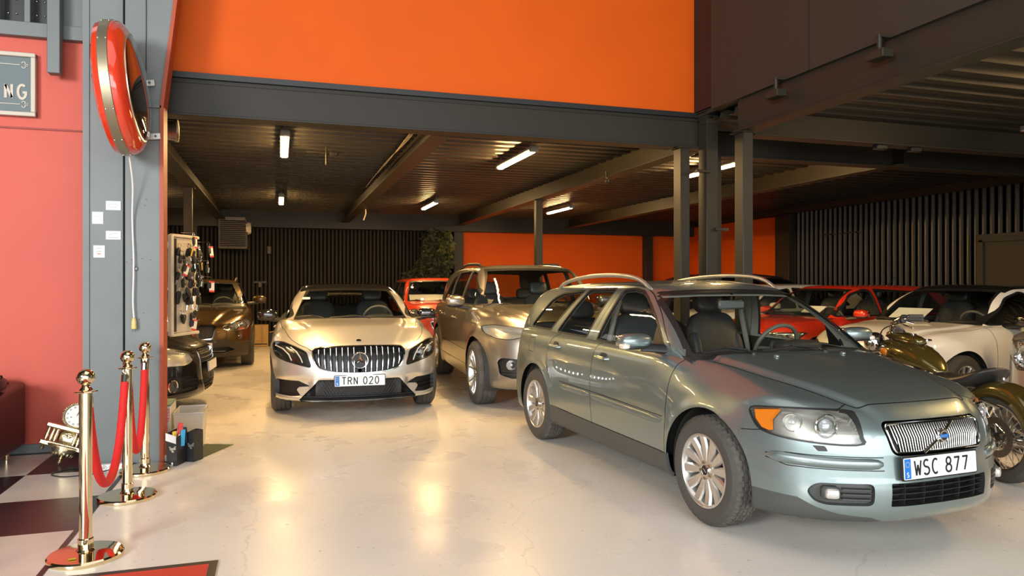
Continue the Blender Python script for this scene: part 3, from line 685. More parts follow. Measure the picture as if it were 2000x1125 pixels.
# ---------------------------------------------------------------- car kit
def wheel(root, ax, y, zh, R, rr, hw, style, side, steer=0., hero=False, spin=0., rimmat=None):
    """tyre with its rim, nuts and disc as sub-parts; side -1 = right of the car"""
    n = 144 if hero else 56; T = Matrix.Translation((ax, y, zh)) @ Matrix.Rotation(steer, 4, 'Z')
    P = lambda r, a, h: tuple(T @ Vector((r*math.cos(a), h*side, r*math.sin(a))))
    b = hw; prof = [(rr-.004, b-.02), (rr+.008, b-.006), (rr+(R-rr)*.35, b+.003), (rr+(R-rr)*.62, b), (R-.030, b-.008), (R-.012, b-.020), (R-.003, b-.036)]
    gr = [.42, .02, -.38] if not hero else [.45, .15, -.15, -.45]; row = []
    tread = [(R-.003, b-.036)]
    for g in gr: tread += [(R, b*g+.006), (R-.008, b*g+.004), (R-.008, b*g-.004), (R, b*g-.006)]
    tread += [(R-.003, -(b-.036))]; prof = prof[:-1]+tread+[(R-.012, -b+.02), (R-.03, -b+.008), (rr+.01, -b+.006), (rr-.004, -b+.02)]
    V = []; F = []; k = len(prof)
    for i, (r, h) in enumerate(prof):
        for j in range(n):
            r2 = r; tr = 5 <= i <= 6+len(tread)
            if hero and tr and r > R-.013:
                q = (j+int(h/b*5+9)*2) % 4
                if q == 0: r2 = r-.008
            elif tr and r > R-.005 and j % 2: r2 = r-.0015
            V.append(P(r2, 2*PI*j/n, h))
    for i in range(k-1):
        for j in range(n): F.append([i*n+j, i*n+(j+1) % n, (i+1)*n+(j+1) % n, (i+1)*n+j])
    mb = MB(); mb.add(V, F[:], RUBBER); mb.mats = [RUBBER, TREAD]
    for i in range(k-1):
        if 5 <= i <= 6+len(tread):
            for j in range(n): mb.mi[i*n+j] = 1
    w = mb.build('wheel', root, ang=25)
    rm = rimmat or ALLOY; mb = MB(); m2 = 64
    def la(pr, mt, nn=m2, base=0.):
        Vv = [P(r, 2*PI*j/nn, h) for r, h in pr for j in range(nn)]; Ff = [[i*nn+j, i*nn+(j+1) % nn, (i+1)*nn+(j+1) % nn, (i+1)*nn+j] for i in range(len(pr)-1) for j in range(nn)]
        mb.add(Vv, Ff, mt)
    la([(rr+.004, b-.016), (rr+.003, b-.007), (rr-.006, b-.005), (rr-.013, b-.012), (rr-.018, b-.035), (rr-.028, b-.07), (rr-.03, -b+.03), (rr, -b+.02)], rm)
    la([(rr-.03, -b+.05), (.03, -b+.05)], DKMET, 32)
    def spoke(a0, r0, r1, w0, w1, h0, h1, th=.03, sk=0., dish=.0, nst=5, ch=.28):
        Vv = []; Ff = []
        for s_ in range(nst+1):
            t = s_/nst; r = r0+(r1-r0)*t; wd = w0+(w1-w0)*t; h = h0+(h1-h0)*t+dish*math.sin(t*PI); ca = a0+sk*t
            if ch < 0: wd = w0+(w1-w0)*math.sin(min(1, t*1.25)*PI/2)
            c_ = abs(ch)
            for dw, dh in ((-.5, -th), (-.5, -th*c_), (-.5+c_*.55, 0), (.5-c_*.55, 0), (.5, -th*c_), (.5, -th)):
                rad = (r*math.cos(ca)-dw*wd*math.sin(ca), r*math.sin(ca)+dw*wd*math.cos(ca))
                Vv.append(tuple(T @ Vector((rad[0], (h+dh)*side, rad[1]))))
        for s_ in range(nst):
            for q in range(5): Ff.append([s_*6+q, s_*6+q+1, (s_+1)*6+q+1, (s_+1)*6+q])
        mb.add(Vv, Ff, rm)
    if style == 'petal':
        for i in range(12): spoke(spin+2*PI*i/12, .052, rr-.012, .028, .062, b-.030, b-.016, .035, dish=-.006, ch=-.3)
        hub = .066; hh = b-.028
    elif style == 'vee':
        for i in range(5):
            for sg in (-1, 1):
                spoke(spin+2*PI*i/5+sg*.10, .06, rr-.012, .030, .026, b-.045, b-.012, .035, sk=sg*.17, dish=-.004)
        hub = .075; hh = b-.04
    elif style == 'five':
        for i in range(5): spoke(spin+2*PI*i/5, .05, rr-.012, .07, .055, b-.035, b-.015, .035)
        hub = .075; hh = b-.035
    else:
        for i in range(10): spoke(spin+2*PI*i/10, .05, rr-.012, .026, .032, b-.035, b-.012, .03)
        hub = .07; hh = b-.033
    la([(.001, hh+.002), (hub*.45, hh+.002), (hub*.5, hh-.003), (hub, hh-.004), (hub+.004, hh-.012), (hub+.002, hh-.04)], rm, 32)
    r_ = mb.build('wheel_rim', w)
    mb = MB(); la([(.0005, hh+.006), (.024, hh+.006), (.027, hh+.002)], BLACK, 24); la([(.027, hh+.002), (.028, hh+.008), (.031, hh+.007), (.032, hh)], CHROME, 24)
    if hero:
        for dz in (0,): 
            a0, a1 = (-.012, .010), (.012, -.010); mb.add([tuple(T @ Vector(p)) for p in [(-.014, (hh+.008)*side, .008), (-.012, (hh+.008)*side, .012), (.014, (hh+.008)*side, -.008), (.012, (hh+.008)*side, -.012)]], [[0, 1, 2, 3]], CHROME)
    mb.build('hub_cap', w)
    mb = MB(); la([(rr-.045, b-.095), (rr-.045, b-.105), (.08, b-.105), (.08, b-.095), (rr-.045, b-.095)], mat('brake_disc_steel', (.25, .22, .19), .35, .9), 40)
    a = 2.6
    mb.build('brake_disc', w)
    nm = mat('wheel_nut_bronze', (.30, .20, .10), .45, .8) if hero else DKMET
    for i in range(5):
        A = spin+2*PI*(i+.5)/5; mb = MB(); c_ = (.048*math.cos(A), .048*math.sin(A)); rn = .0095
        Vv = [tuple(T @ Vector((c_[0]+rn*math.cos(q*PI/3), (hh+d)*side, c_[1]+rn*math.sin(q*PI/3)))) for d in (-.02, .006) for q in range(6)]
        mb.add(Vv, [[q, (q+1) % 6, 6+(q+1) % 6, 6+q] for q in range(6)]+[list(range(6, 12))], nm); mb.build('wheel_nut', w)
    return w

def plate(root, x, z, txt, tilt=0., yaw=0., y=0., blue=True, badge=True):
    T = Matrix.Translation((x, y, z)) @ Matrix.Rotation(yaw, 4, 'Z') @ Matrix.Rotation(-tilt, 4, 'Y')
    fn = lambda o, d: (lambda u, v, k: tuple(T @ Vector((o+d*k, u, v))))
    bx = lambda w, h, r: rnd([(-w/2, -h/2), (w/2, -h/2), (w/2, h/2), (-w/2, h/2)], r, 4)
    mb = MB(); mb.prism(bx(.532, .122, .012), fn(-.012, .010), BLACK)
    for u in (-.15, .0, .15): mb.prism([(u-.02, .056), (u+.02, .056), (u+.02, .061), (u-.02, .061)], fn(-.002, .004), BLACK); mb.prism([(u-.02, -.056), (u+.02, -.056), (u+.02, -.061), (u-.02, -.061)], fn(-.002, .004), BLACK)
    p = mb.build('number_plate', root); 
    mb = MB(); mb.prism(bx(.516, .108, .008), fn(-.002, .003), WHITE); f = mb.build('plate_face', p)
    if blue:
        mb = MB(); mb.prism([(-.254, -.050), (-.211, -.050), (-.211, .050), (-.254, .050)], fn(.001, .0006), BLUE)
        for i in range(12):
            A = 2*PI*i/12; c_ = (-.2325+.013*math.cos(A), .022+.013*math.sin(A)); mb.prism([(c_[0]+.002*math.cos(q*PI/2), c_[1]+.002*math.sin(q*PI/2)) for q in range(4)], fn(.0016, .0004), mat('star_yellow', (.75, .65, .10), .5))
        text(mb, 'S', .022, .004, lambda u, v, k: fn(.0016, .0004)(u-.239, v-.040, k), WHITE); mb.build('country_band', p)
    mb = MB(); text(mb, txt, .074, .0105, lambda u, v, k: fn(.001, .0008)(u-.185, v-.037, k), INK, adv=.83, sx=.99); mb.build('registration_text', p)
    return p

def seat(root, x, y, z, m=None, w=.25):
    m = m or SEATG; R = Matrix.Rotation
    mb = MB(); mb.sq((x+.05, y, z), (.27, w, .085), m, .45, .4); s_ = mb.build('seat', root)
    mb = MB(); rt = Matrix.Rotation(math.radians(-17), 3, 'Y').to_quaternion(); mb.sq((x-.28, y, z+.34), (.075, w*.96, .36), m, .5, .42, rot=rt)
    for sg in (-1, 1): mb.sq((x-.235, y+sg*w*.82, z+.28), (.06, .05, .26), m, .6, .7, rot=rt)
    mb.build('backrest', s_)
    mb = MB(); mb.sq((x-.40, y, z+.775), (.055, .135, .095), m, .55, .5, rot=rt); mb.build('headrest', s_)
    mb = MB()
    for sg in (-1, 1): mb.tube([(x-.365, y+sg*.05, z+.62), (x-.39, y+sg*.05, z+.73)], .007, CHROME, 8)
    mb.build('headrest_post', s_); return s_

def steering(root, x, y, z, tilt=.45, R=.185, m=None):
    m = m or mat('steering_leather', (.13, .12, .10), .5)
    M = Matrix.Translation((x, y, z)) @ Matrix.Rotation(tilt, 4, 'Y'); mb = MB()
    P = [tuple(M @ Vector((0, R*math.cos(a), R*math.sin(a)))) for a in [2*PI*i/36 for i in range(36)]]; mb.tube(P, .016, m, 10, closed=True)
    for a in (0, PI, -PI/2): mb.tube([tuple(M @ Vector((0.02, .04*math.cos(a), .04*math.sin(a)))), tuple(M @ Vector((0, R*math.cos(a), R*math.sin(a))))], (.014), m, 8)
    mb.sq(tuple(M @ Vector((.02, 0, 0))), (.03, .075, .065), INTER, .6, .7); mb.tube([tuple(M @ Vector((.03, 0, 0))), tuple(M @ Vector((.3, 0, -.05)))], .03, INTER)
    return mb.build('steering_wheel', root)

class Car:
    def __init__(s, name, d, loc, rz, label, paint, na=64, nx=84, nc=30, cnx=60, cnc=24, cna=44, cat='car', group=None):
        s.d = d; s.S = Shape(d); s.root = empty(name, loc, rz, label, cat, group); s.paint = paint; xa = d['xa']
        fx = max(p[1] for p in d['F']); rx = min(p[1] for p in d['R'])
        V, F = capsule(s.S.lower, rx+.55, fx-.58, .52, .9, .48, na, nx, nc); s.L = Soup(V, F, s.S.lower)
        V, F = capsule(s.S.cabin, d['cx'][0], d['cx'][1], d['zc']+.02, .70, .36, cna, cnx, cnc); s.C = Soup(V, F, s.S.cabin)
        s.L.clip(s.S.cabin, 'gone', -.012); s.C.clip(s.S.lower, 'gone', .0)
        # below the belt the cabin cut only applies to the top deck
        for i in range(len(s.L.F)):
            if s.L.T[i] == 'gone' and s.L.C[i][2] < d['zc']-.10: s.L.T[i] = 'body'
    def arches(s):
        d = s.d
        for ax, R, _ in d['flare']:
            P = arc(ax, d['zh'], R, R, -40, 220, 40); P = [P[0]]+P+[(P[-1][0], -.1), (P[0][0], -.1)]
            s.L.cut(P[1:], 'side', 'gone', ('body', 'sill', 'lower_bumper'), lambda c_, n: c_[1] < -.42)
            yo = -float(s.S.W(np.array([ax]))[0])+.05; yi = -.50; Rn = R+.004; N = 30
            al = math.asin((d['zh']-.215)/Rn); A = [-al+(PI+2*al)*i/N for i in range(N+1)]
            for sg in (1, -1):
                mb = MB(); V = [(ax+Rn*math.cos(a), sg*y_, d['zh']+Rn*math.sin(a)) for y_ in (yo, yi) for a in A]; V += [(ax, sg*yi, d['zh'])]
                F = [[i, i+1, N+2+i, N+1+i] for i in range(N)]+[[N+1+i, N+2+i, 2*N+2] for i in range(N)]; mb.add(V, F, INTER); mb.build('wheel_arch_liner', s.root)
    def side(s, tag_, P, which='L', frm=('body',), ok=None): (s.L if which == 'L' else s.C).cut(P, 'side', tag_, frm, ok or (lambda c_, n: n[1] < -.25))
    def front(s, tag_, P, which='L', frm=('body',), ok=None): (s.L if which == 'L' else s.C).cut(P, 'front', tag_, frm, ok or (lambda c_, n: n[0] > .15 and c_[0] > .2))
    def top(s, tag_, P, which='L', frm=('body',), ok=None): (s.L if which == 'L' else s.C).cut(P, 'top', tag_, frm, ok or (lambda c_, n: n[2] > .15))
    def emit(s, name, tags, m, which='L', off=0., wall=0., parent=None, label=None, split=False):
        r = (s.L if which == 'L' else s.C).part(tags, off, wall, mirror=not split)
        if not r: return None
        V, F, N = r
        o = raw(name, V, F, m, parent or s.root, N, label)
        if split: o2 = raw(name, [(x, -y, z) for x, y, z in V], [f[::-1] for f in F], m, parent or s.root, [(x, -y, z) for x, y, z in N], label); return o, o2
        return o
    def interior(s, belt, x0, x1, seats=True, two_rows=True, dash=None, trim=None):
        """dark tub, dashboard, seats and steering wheel"""
        d = s.d; mb = MB(); w = float(s.S.CW(np.array([0.]))[0])-.02; b = belt
        V = []; F = []
        ring = [(x0, .72*w), (x0+.2, w), (x1-.3, w), (x1, .80*w)]
        pl = [(x, -y) for x, y in ring]+[(x, y) for x, y in ring[::-1]]; n = len(pl)
        V = [(x, y, .30) for x, y in pl]+[(x, y, b) for x, y in pl]; F = [list(range(n))]+[[i, (i+1) % n, n+(i+1) % n, n+i] for i in range(n)]
        mb.add(V, F, INTER); mb.build('floor_pan', s.root)
        mb = MB(); dx = dash or (x1-.42); wd = w-.01
        pr = [(x1+.02, b-.30), (x1+.02, b-.01), (dx+.30, b+.015), (dx+.08, b+.01), (dx, b-.03), (dx-.02, b-.12), (dx+.08, b-.30)]
        V = [(x, y, z) for y in (-wd, wd) for x, z in pr]; n = len(pr); F = [[i, (i+1) % n, n+(i+1) % n, n+i] for i in range(n)]+[list(range(n)), list(range(n, 2*n))]
        mb.add(V, F, INTER); mb.sq((dx+.06, .37, b+.015), (.10, .19, .055), INTER, .6, .7); mb.build('dashboard', s.root)
        if seats:
            sx = dx-.62
            for y in (-.37, .37): seat(s.root, sx, y, .50 if b < 1.0 else .58)
            if two_rows:
                mb = MB(); zz = .50 if b < 1.0 else .58; rt = Matrix.Rotation(math.radians(-20), 3, 'Y').to_quaternion()
                mb.sq((sx-.85, 0, zz), (.27, w*.93, .09), SEATG, .4, .3); mb.sq((sx-1.18, 0, zz+.30), (.08, w*.93, .32), SEATG, .4, .3, rot=rt); rs = mb.build('rear_bench', s.root)
                for y in (-.40, .40):
                    mb = MB(); mb.sq((sx-1.30, y, zz+.68), (.05, .125, .085), SEATG, .55, .5, rot=rt); mb.build('headrest', rs)
            steering(s.root, dx-.17, .37, b+.0)
    def mirror(s, x, y, z, rx=.075, ry=.125, rz=.075, m=None, sail=True, foot=.06, under=None, sides=(-1, 1)):
        for sg in sides:
            mb = MB(); mm = m or s.paint; n = 24; Q = Matrix.Rotation(sg*-.12, 3, 'Z').to_quaternion()
            mb.sq((x, sg*y, z), (rx, ry, rz), mm, .75, .8, n=28, k=16, rot=Q)
            o = mb.build('wing_mirror', s.root)
            mb = MB(); mb.sq((x-rx*.85, sg*y, z), (rx*.22, ry*.86, rz*.80), mat('mirror_glass', (.55, .57, .58), .03, 1), .3, .4, rot=Q); mb.build('mirror_glass', o)
            mb = MB(); mb.sq((x+.0, sg*y, z-rz*.72), (rx*.92, ry*.93, rz*.34), under or BLACK, .7, .8, rot=Q)
            mb.tube([(x+.02, sg*(y-.04), z-rz*.8), (x+.06, sg*(y-ry-foot*.5), z-rz*.95), (x+.08, sg*(y-ry-foot-.03), z-rz*1.05)], [(.018, .035)]*3, BLACK, 10); mb.build('mirror_foot', o)
    def handle(s, x, z, y=None, m=None, cup=True, rz=0.):
        P = np.array([[x, -1.2, z]]); y_ = -float(shoot(s.S.lower, np.array([[x, 0., z]]), np.array([[0, -1., 0]]))[0][1])
        for sg in (-1, 1):
            mb = MB(); mm = m or s.paint
            mb.tube([(x-.10, sg*(y_-.004), z), (x-.085, sg*(y_+.022), z+.002), (x-.03, sg*(y_+.03), z+.002), (x+.045, sg*(y_+.03), z), (x+.085, sg*(y_+.022), z), (x+.10, sg*(y_-.004), z)], [(.012, .008), (.014, .009), (.016, .009), (.016, .009), (.014, .009), (.012, .008)], mm, 10)
            o = mb.build('door_handle', s.root)
            if cup: mb = MB(); mb.sq((x+.01, sg*(y_-.001), z), (.055, .006, .042), mat('handle_cup', (.03, .035, .035), .4), .8, .9); mb.build('handle_cup', o)
    def surf(s, y, z):
        """x of the nose at (y, z)"""
        return float(shoot(s.S.lower, np.array([[.5, y, z]]), np.array([[1., 0, 0]]))[0][0])
    def surfy(s, x, z): return float(shoot(s.S.lower, np.array([[x, 0., z]]), np.array([[0, 1., 0]]))[0][1])
    def surfz(s, x, y, cab=False): return float(shoot(s.S.cabin if cab else s.S.lower, np.array([[x, y, .6 if not cab else s.d['zc']]]), np.array([[0, 0, 1.]]))[0][2])
    def noseline(s, pts, dx=0.): return [(s.surf(y, z)+dx, y, z) for y, z in pts]
def wiper(root, P0, P1, bow=.02, arm=True):
    a, b = Vector(P0), Vector(P1); mid = (a+b)/2+Vector((.0, 0, bow)); mb = MB(); mb.tube([a, mid, b], [(.006, .009), (.008, .012), (.005, .008)], BLACK, 8)
    mb.tube([a+Vector((.05, 0, -.015)), a+(mid-a)*.1+Vector((.02, 0, .012)), mid+Vector((0, 0, .012))], .007, BLACK, 8); mb.sq(tuple(a+Vector((.05, 0, -.01))), (.025, .02, .018), BLACK, .8, .8, 12, 8)
    return mb.build('wiper', root)
def mould(c, pts, r, m, sg, name, front=False, out=.0):
    """half-round strip laid on the body along pts: (x, z) on the flank or (y, z) on the nose"""
    P = [((c.surf(a, z)+out, sg*-a, z) if front else (a, sg*(c.surfy(a, z)+out), z)) for a, z in spl(pts, 4)]; n = len(P)
    mb = MB(); rr = [(r[0]*min(1, .35+i*.5, .35+(n-1-i)*.5), r[1]*min(1, .4+i*.5, .4+(n-1-i)*.5)) for i in range(n)]; mb.tube(P, rr, m, 12, flat=(0, 0, 1)); return mb.build(name, c.root, ang=50)
def lamp_bowl(mb, c_, r, depth, dirv=(1, 0, 0), m=None, bulb=True):
    """reflector bowl opening along dirv"""
    q = Vector((1, 0, 0)).rotation_difference(Vector(dirv).normalized()).to_matrix(); pr = [(r*math.sin(t*PI/2/8), -depth*math.cos(t*PI/2/8)) for t in range(9)]+[(r*1.08, .004), (r*1.1, -.01)]
    mb.lathe(pr, m or SILV, 28, c_, 'x', M=q)
    if bulb: mb.sq(tuple(Vector(c_)+q @ Vector((-depth*.45, 0, 0))), (r*.5, r*.32, r*.32), mat('lamp_bulb_glass', (.8, .82, .85), .05, .3), 1, 1, 14, 8)

V50 = dict(xa=1.27, zh=.325,
 W=[(-2.2,.72),(-2.0,.785),(-1.8,.83),(-1.3,.868),(-.5,.875),(.3,.875),(1.2,.872),(1.6,.855),(1.9,.82),(2.2,.77)],
 sec=[(.15,.05),(.28,.018),(.36,.006),(.5,0),(.62,.002),(.75,.012),(.87,.030),(.94,.050),(.99,.085),(1.03,.13),(1.2,.3)],
 secf=[(.2,0),(.5,0),(.75,.03),(.9,.10),(1.0,.14)],
 T=[(-2.3,.98),(-1.5,1.02),(-.5,1.02),(.5,1.00),(1.0,.975),(1.15,.965),(1.45,.915),(1.75,.855),(1.98,.79),(2.1,.745),(2.3,.62)],
 D=[(-2,.01),(.9,.02),(1.2,.05),(2.0,.06)], K=[(-2,.05),(.9,.06),(1.3,.10),(2,.10)],
 ridge=[([(.9,.62),(1.2,.60),(1.6,.50),(1.9,.40),(2.05,.33),(2.2,.31)],.022,.04)],
 F=[(.1,2.02),(.2,2.13),(.28,2.175),(.38,2.185),(.46,2.175),(.56,2.165),(.64,2.15),(.72,2.115),(.80,2.06),(.9,1.95)],
 SB=[(0,0),(.2,.008),(.35,.035),(.5,.10),(.65,.21),(.75,.34),(.82,.50),(.9,.8)], kf=.07,
 R=[(.1,-2.05),(.3,-2.16),(.6,-2.17),(.8,-2.12),(1.1,-2.08)], SR=[(0,0),(.4,.03),(.65,.10),(.85,.3)],kr=.08,
 ZB=[(-3,.2),(3,.2)],
 flare=[(1.30,.375,.012),(-1.27,.375,.012)],
 zc=.99, cx=(-1.55,.05), CW=[(-2.1,.66),(-1.7,.735),(-1,.775),(0,.79),(.7,.78),(1.1,.74)],
 CT=[(.85,-.02),(.98,0),(1.15,.05),(1.3,.115),(1.4,.175),(1.5,.26)],
 CR=[(-2.25,.75),(-2.12,.95),(-2.0,1.12),(-1.85,1.30),(-1.72,1.385),(-1.3,1.43),(-.6,1.458),(-.1,1.462),(.2,1.44),(.4,1.385),(.65,1.26),(.95,1.085),(1.15,.965),(1.35,.83)],
 CC=[(0,0),(.3,.006),(.5,.02),(.62,.045),(.8,.10)], kc=.06)
# ---------------------------------------------------------------- grey-green estate car in front
def build_v50():
    P = mat('paint_greygreen', (.225, .285, .28), .36, .72, coat=1, noise=.03, nscale=300)
    DK = mat('sill_plastic_grey', (.062, .066, .060), .5)
    c = Car('estate_car', V50, (3.177, 5.092, 0), math.radians(-86.8), 'grey-green metallic estate car with roof rails in the right foreground, plate WSC 877', P, na=90, nx=110, nc=42, cnx=80, cnc=34, cna=60)
    L, C, root = c.L, c.C, c.root; BD = ('body', 'front_door', 'rear_door', 'bonnet', 'sill', 'moulding')
    c.side('sill', [(-.95, .1), (.96, .1), (.96, .345), (.905, .352), (-.2, .362), (-.78, .378), (-.95, .378)])
    c.arches()
    c.side('front_door', [(.905, .352), (.905, .76), (.93, .90), (1.0, .965), (1.0, 1.1), (-.06, 1.1), (-.06, 1.0), (-.13, .945), (-.15, .85), (-.145, .59), (-.12, .36)])
    c.side('rear_door', [(-.12, .36), (-.145, .59), (-.15, .85), (-.13, .945), (-.06, 1.0), (-.06, 1.1), (-.84, 1.1), (-.84, 1.01), (-.975, .95), (-1.02, .80), (-.99, .66), (-.88, .55), (-.79, .44), (-.76, .378)])
    for pts in ([(1.0, .985), (.965, .945), (.93, .90), (.905, .80), (.903, .60), (.905, .352)], [(-.05, 1.03), (-.065, .995), (-.125, .945), (-.15, .86), (-.147, .60), (-.12, .355)],
                [(-.82, 1.03), (-.85, 1.005), (-.96, .955), (-1.01, .87), (-1.02, .79), (-.98, .68), (-.88, .56)], [(-.76, .372), (-.2, .362), (.905, .350)]):
        c.side('seam', strip(pts, .0055), frm=BD)
    c.side('fuel_flap', rnd([(-1.50, .925), (-1.35, .925), (-1.33, .80), (-1.47, .80)], .02))
    c.side('seam', strip(rnd([(-1.50, .925), (-1.35, .925), (-1.33, .80), (-1.47, .80)], .02)+[(-1.48, .925)], .005, False), frm=('body', 'fuel_flap'))
    c.side('tail_light', [(-1.86, .97), (-1.92, .70), (-2.4, .70), (-2.4, 1.02), (-1.9, 1.02)], ok=lambda q, n: n[1] < -.1)
    c.side('lower_bumper', [(1.5, .0), (1.5, .335), (1.66, .335), (1.90, .325), (1.965, .285), (2.03, .255), (2.1, .24), (2.1, .1)], ok=lambda q, n: q[1] < -.35)
    # bonnet and its shut line
    bl = [(.80, -.76), (1.015, -.690), (1.467, -.575), (1.682, -.510), (1.88, -.447), (1.965, -.405), (1.99, -.36), (2.01, -.18), (2.015, 0)]
    c.top('bonnet', bl+[(.6, 0), (.6, -.76)], ok=lambda q, n: n[2] > .3 and q[2] > .7)
    c.top('seam', strip(bl, .0065)[:], frm=BD, ok=lambda q, n: n[2] > .3 and q[2] > .7)
    c.top('seam', strip([(1.935, -.425), (1.95, -.47), (1.955, -.51)], .006, False), frm=BD, ok=lambda q, n: n[2] > .2 and q[2] > .6)
    c.side('seam', strip([(1.60, .632), (1.66, .638), (1.725, .648)], .005, False), frm=BD)
    # nose
    hl = spl([(1.64, .752), (1.665, .70), (1.712, .655), (1.80, .632), (1.92, .618), (2.065, .612), (2.068, .645), (2.045, .70), (2.01, .742), (1.965, .766), (1.85, .770), (1.74, .765)], 4, True)
    hok = lambda q, n: q[1] < -.40 and q[2] > .55
    c.side('lamp_seal', grow(hl, .009), ok=hok); c.side('headlight', hl, frm=('lamp_seal',), ok=hok)
    gp = rnd([(-.335, .712), (-.305, .565), (.305, .565), (.335, .712)], .035, 6)
    c.front('grille_rim', grow(gp, .012)); c.front('grille', gp, frm=('grille_rim',))
    c.front('lower_grille', rnd([(-.335, .418), (-.335, .300), (.335, .300), (.335, .418)], .01))
    fr = rnd([(-.69, .365), (-.655, .412), (-.42, .418), (-.42, .305), (-.62, .300), (-.66, .315)], .03, 4)
    c.front('fog_recess', fr)
    for zz in (.482, .548): c.front('seam', strip([(-.79, .53 if zz > .5 else .51), (-.74, zz), (-.55, zz), (-.365, zz)], .0045, False))
    c.side('seam', strip([(-.72, .604), (-.3, .602), (.3, .592), (.87, .578)], .005, False), frm=BD)
    c.front('washer', rnd([(-.655, .598), (-.61, .598), (-.600, .572), (-.638, .570)], .006))
    # cabin openings
    wins = {'quarter': rnd([(-1.64, 1.028), (-1.30, 1.295), (-1.103, 1.338), (-.72, 1.362), (-1.135, 1.022)], [.03, .12, .05, .02, .02], 5),
            'rear': rnd([(-.965, 1.014), (-.62, 1.372), (-.175, 1.384), (-.385, 1.008)], [.02, .03, .03, .02], 5),
            'front': [(-.185, 1.002), (-.045, 1.345)]+arc(-.0, 1.345, .045, .035, 180, 90, 4)+[(.10, 1.386), (.225, 1.368), (.33, 1.325), (.43, 1.268), (.53, 1.20), (.62, 1.13), (.75, .985), (.74, .972)]}
    wok = lambda q, n: n[1] < -.2
    for k, g in wins.items():
        c.side('frame', grow(g, .016), 'C', ok=wok); c.side('glass_'+k, g, 'C', frm=('frame',), ok=wok)
    c.side('sail', [(.60, 1.16), (.60, .9), (.80, .9), (.80, 1.0)], 'C', frm=('glass_front',), ok=wok)
    for pts in ([(-.29, 1.0), (-.10, 1.36), (-.07, 1.41)], [(-.72, 1.405), (-.3, 1.42), (.1, 1.415), (.30, 1.375), (.46, 1.30), (.62, 1.19), (.80, 1.02)]):
        c.side('seam', strip(pts, .005), 'C', frm=('body', 'frame'), ok=wok)
    fok = lambda q, n: n[0] > .30 and q[0] > .1
    c.front('band', [(-.625, 1.372), (-.775, .90), (0, .90), (0, 1.392), (-.3, 1.388)], 'C', ok=fok)
    c.front('screen', [(-.585, 1.350), (-.715, .99), (-.5, .985), (0, .98), (0, 1.362), (-.3, 1.360)], 'C', frm=('band',), ok=fok)
    c.front('rear_screen', rnd([(-.55, 1.33), (-.63, 1.03), (0, 1.03), (0, 1.35)], .03), 'C', ok=lambda q, n: n[0] < -.3)
    # emit
    body = c.emit('body_shell', ('body', 'frame_'), P)
    c.emit('bonnet', 'bonnet', P); c.emit('front_door', 'front_door', P, split=True); c.emit('rear_door', 'rear_door', P, split=True)
    c.emit('sill', 'sill', DK, off=.004, wall=.02, split=True); MG = mat('moulding_grey', (.155, .19, .18), .42, .5, coat=.4)
    for sg in (-1, 1): mould(c, [(-.70, .570), (-.43, .570), (-.162, .569)], (.028, .016), MG, sg, 'side_moulding'); mould(c, [(-.13, .568), (.2, .560), (.5, .553), (.86, .546)], (.028, .016), MG, sg, 'side_moulding'); mould(c, [(-.37, .515), (-.5, .514), (-.62, .515), (-.72, .518), (-.785, .522)], (.029, .018), P, sg, 'bumper_strip', True)
    c.emit('lower_bumper', 'lower_bumper', DK, off=.0, split=True); c.emit('panel_seam', 'seam', SEAM, off=-.004); c.emit('fuel_flap', 'fuel_flap', P)
    c.emit('tail_light', 'tail_light', mat('red_lens', (.45, .01, .01), .15, coat=1), split=True)
    c.emit('washer_cover', 'washer', BLACK, off=.002, wall=.004, split=True)
    c.emit('cabin_frame', 'body', P, 'C'); c.emit('cabin_seam', 'seam', SEAM, 'C', off=-.003)
    c.emit('pillar_lining', ('body', 'frame', 'band'), mat('cloth_beige_grey', (.36, .34, .30), .9), 'C', off=-.022)
    c.emit('window_trim', 'frame', BLACK, 'C', off=.002, wall=.02); c.emit('mirror_sail', 'sail', BLACK, 'C', off=.003, wall=.01, split=True)
    for k in wins: c.emit('side_window', 'glass_'+k, GLS, 'C', off=-.006, split=True)
    ws = c.emit('windscreen', 'screen', GLS, 'C'); c.emit('windscreen_band', 'band', BLACK, 'C', off=-.002, parent=ws); c.emit('rear_window', 'rear_screen', GLT, 'C')
    # headlights
    for o, sg in zip(c.emit('headlight', 'headlight', mat('lamp_housing_grey', (.34, .34, .32), .35, .6), off=-.05, wall=.05, split=True), (-1, 1)):
        r = c.L.part('headlight', 0., 0., mirror=False); V, F, N = r
        f = (lambda a: a) if sg < 0 else (lambda a: [(x, -y, z) for x, y, z in a]); Fs = F if sg < 0 else [q[::-1] for q in F]
        raw('headlight_lens', f(V), Fs, LENS, o, f(N))
        r = c.L.part('lamp_seal', .001, .01, mirror=False); raw('lamp_seal', f(r[0]), r[1] if sg < 0 else [q[::-1] for q in r[1]], BLACK, o, f(r[2]))
        mb = MB(); lamp_bowl(mb, (1.945, sg*.570, .692), .052, .05, (1, sg*.25, 0), bulb=False)
        mb.lathe([(.058, -.01), (.064, .008), (.058, .012), (.054, .004)], CHROME, 32, (1.95, sg*.570, .692), 'x', M=Matrix.Rotation(sg*.25, 3, 'Z'))
        mb.sq((1.945, sg*.572, .692), (.035, .038, .038), mat('projector_glass', (.55, .6, .62), .04, .5), 1, 1, 20, 12); mb.build('dipped_beam', o)
        mb = MB(); lamp_bowl(mb, (1.985, sg*.475, .672), .050, .06, (1, sg*.25, .1)); mb.build('main_beam', o)
        mb = MB(); lamp_bowl(mb, (1.83, sg*.685, .695), .045, .05, (1, sg*.9, 0)); mb.build('side_lamp', o)
        am = MB(); pts = [(1.655, .746), (1.672, .700), (1.712, .659), (1.752, .648), (1.742, .700), (1.768, .760)]
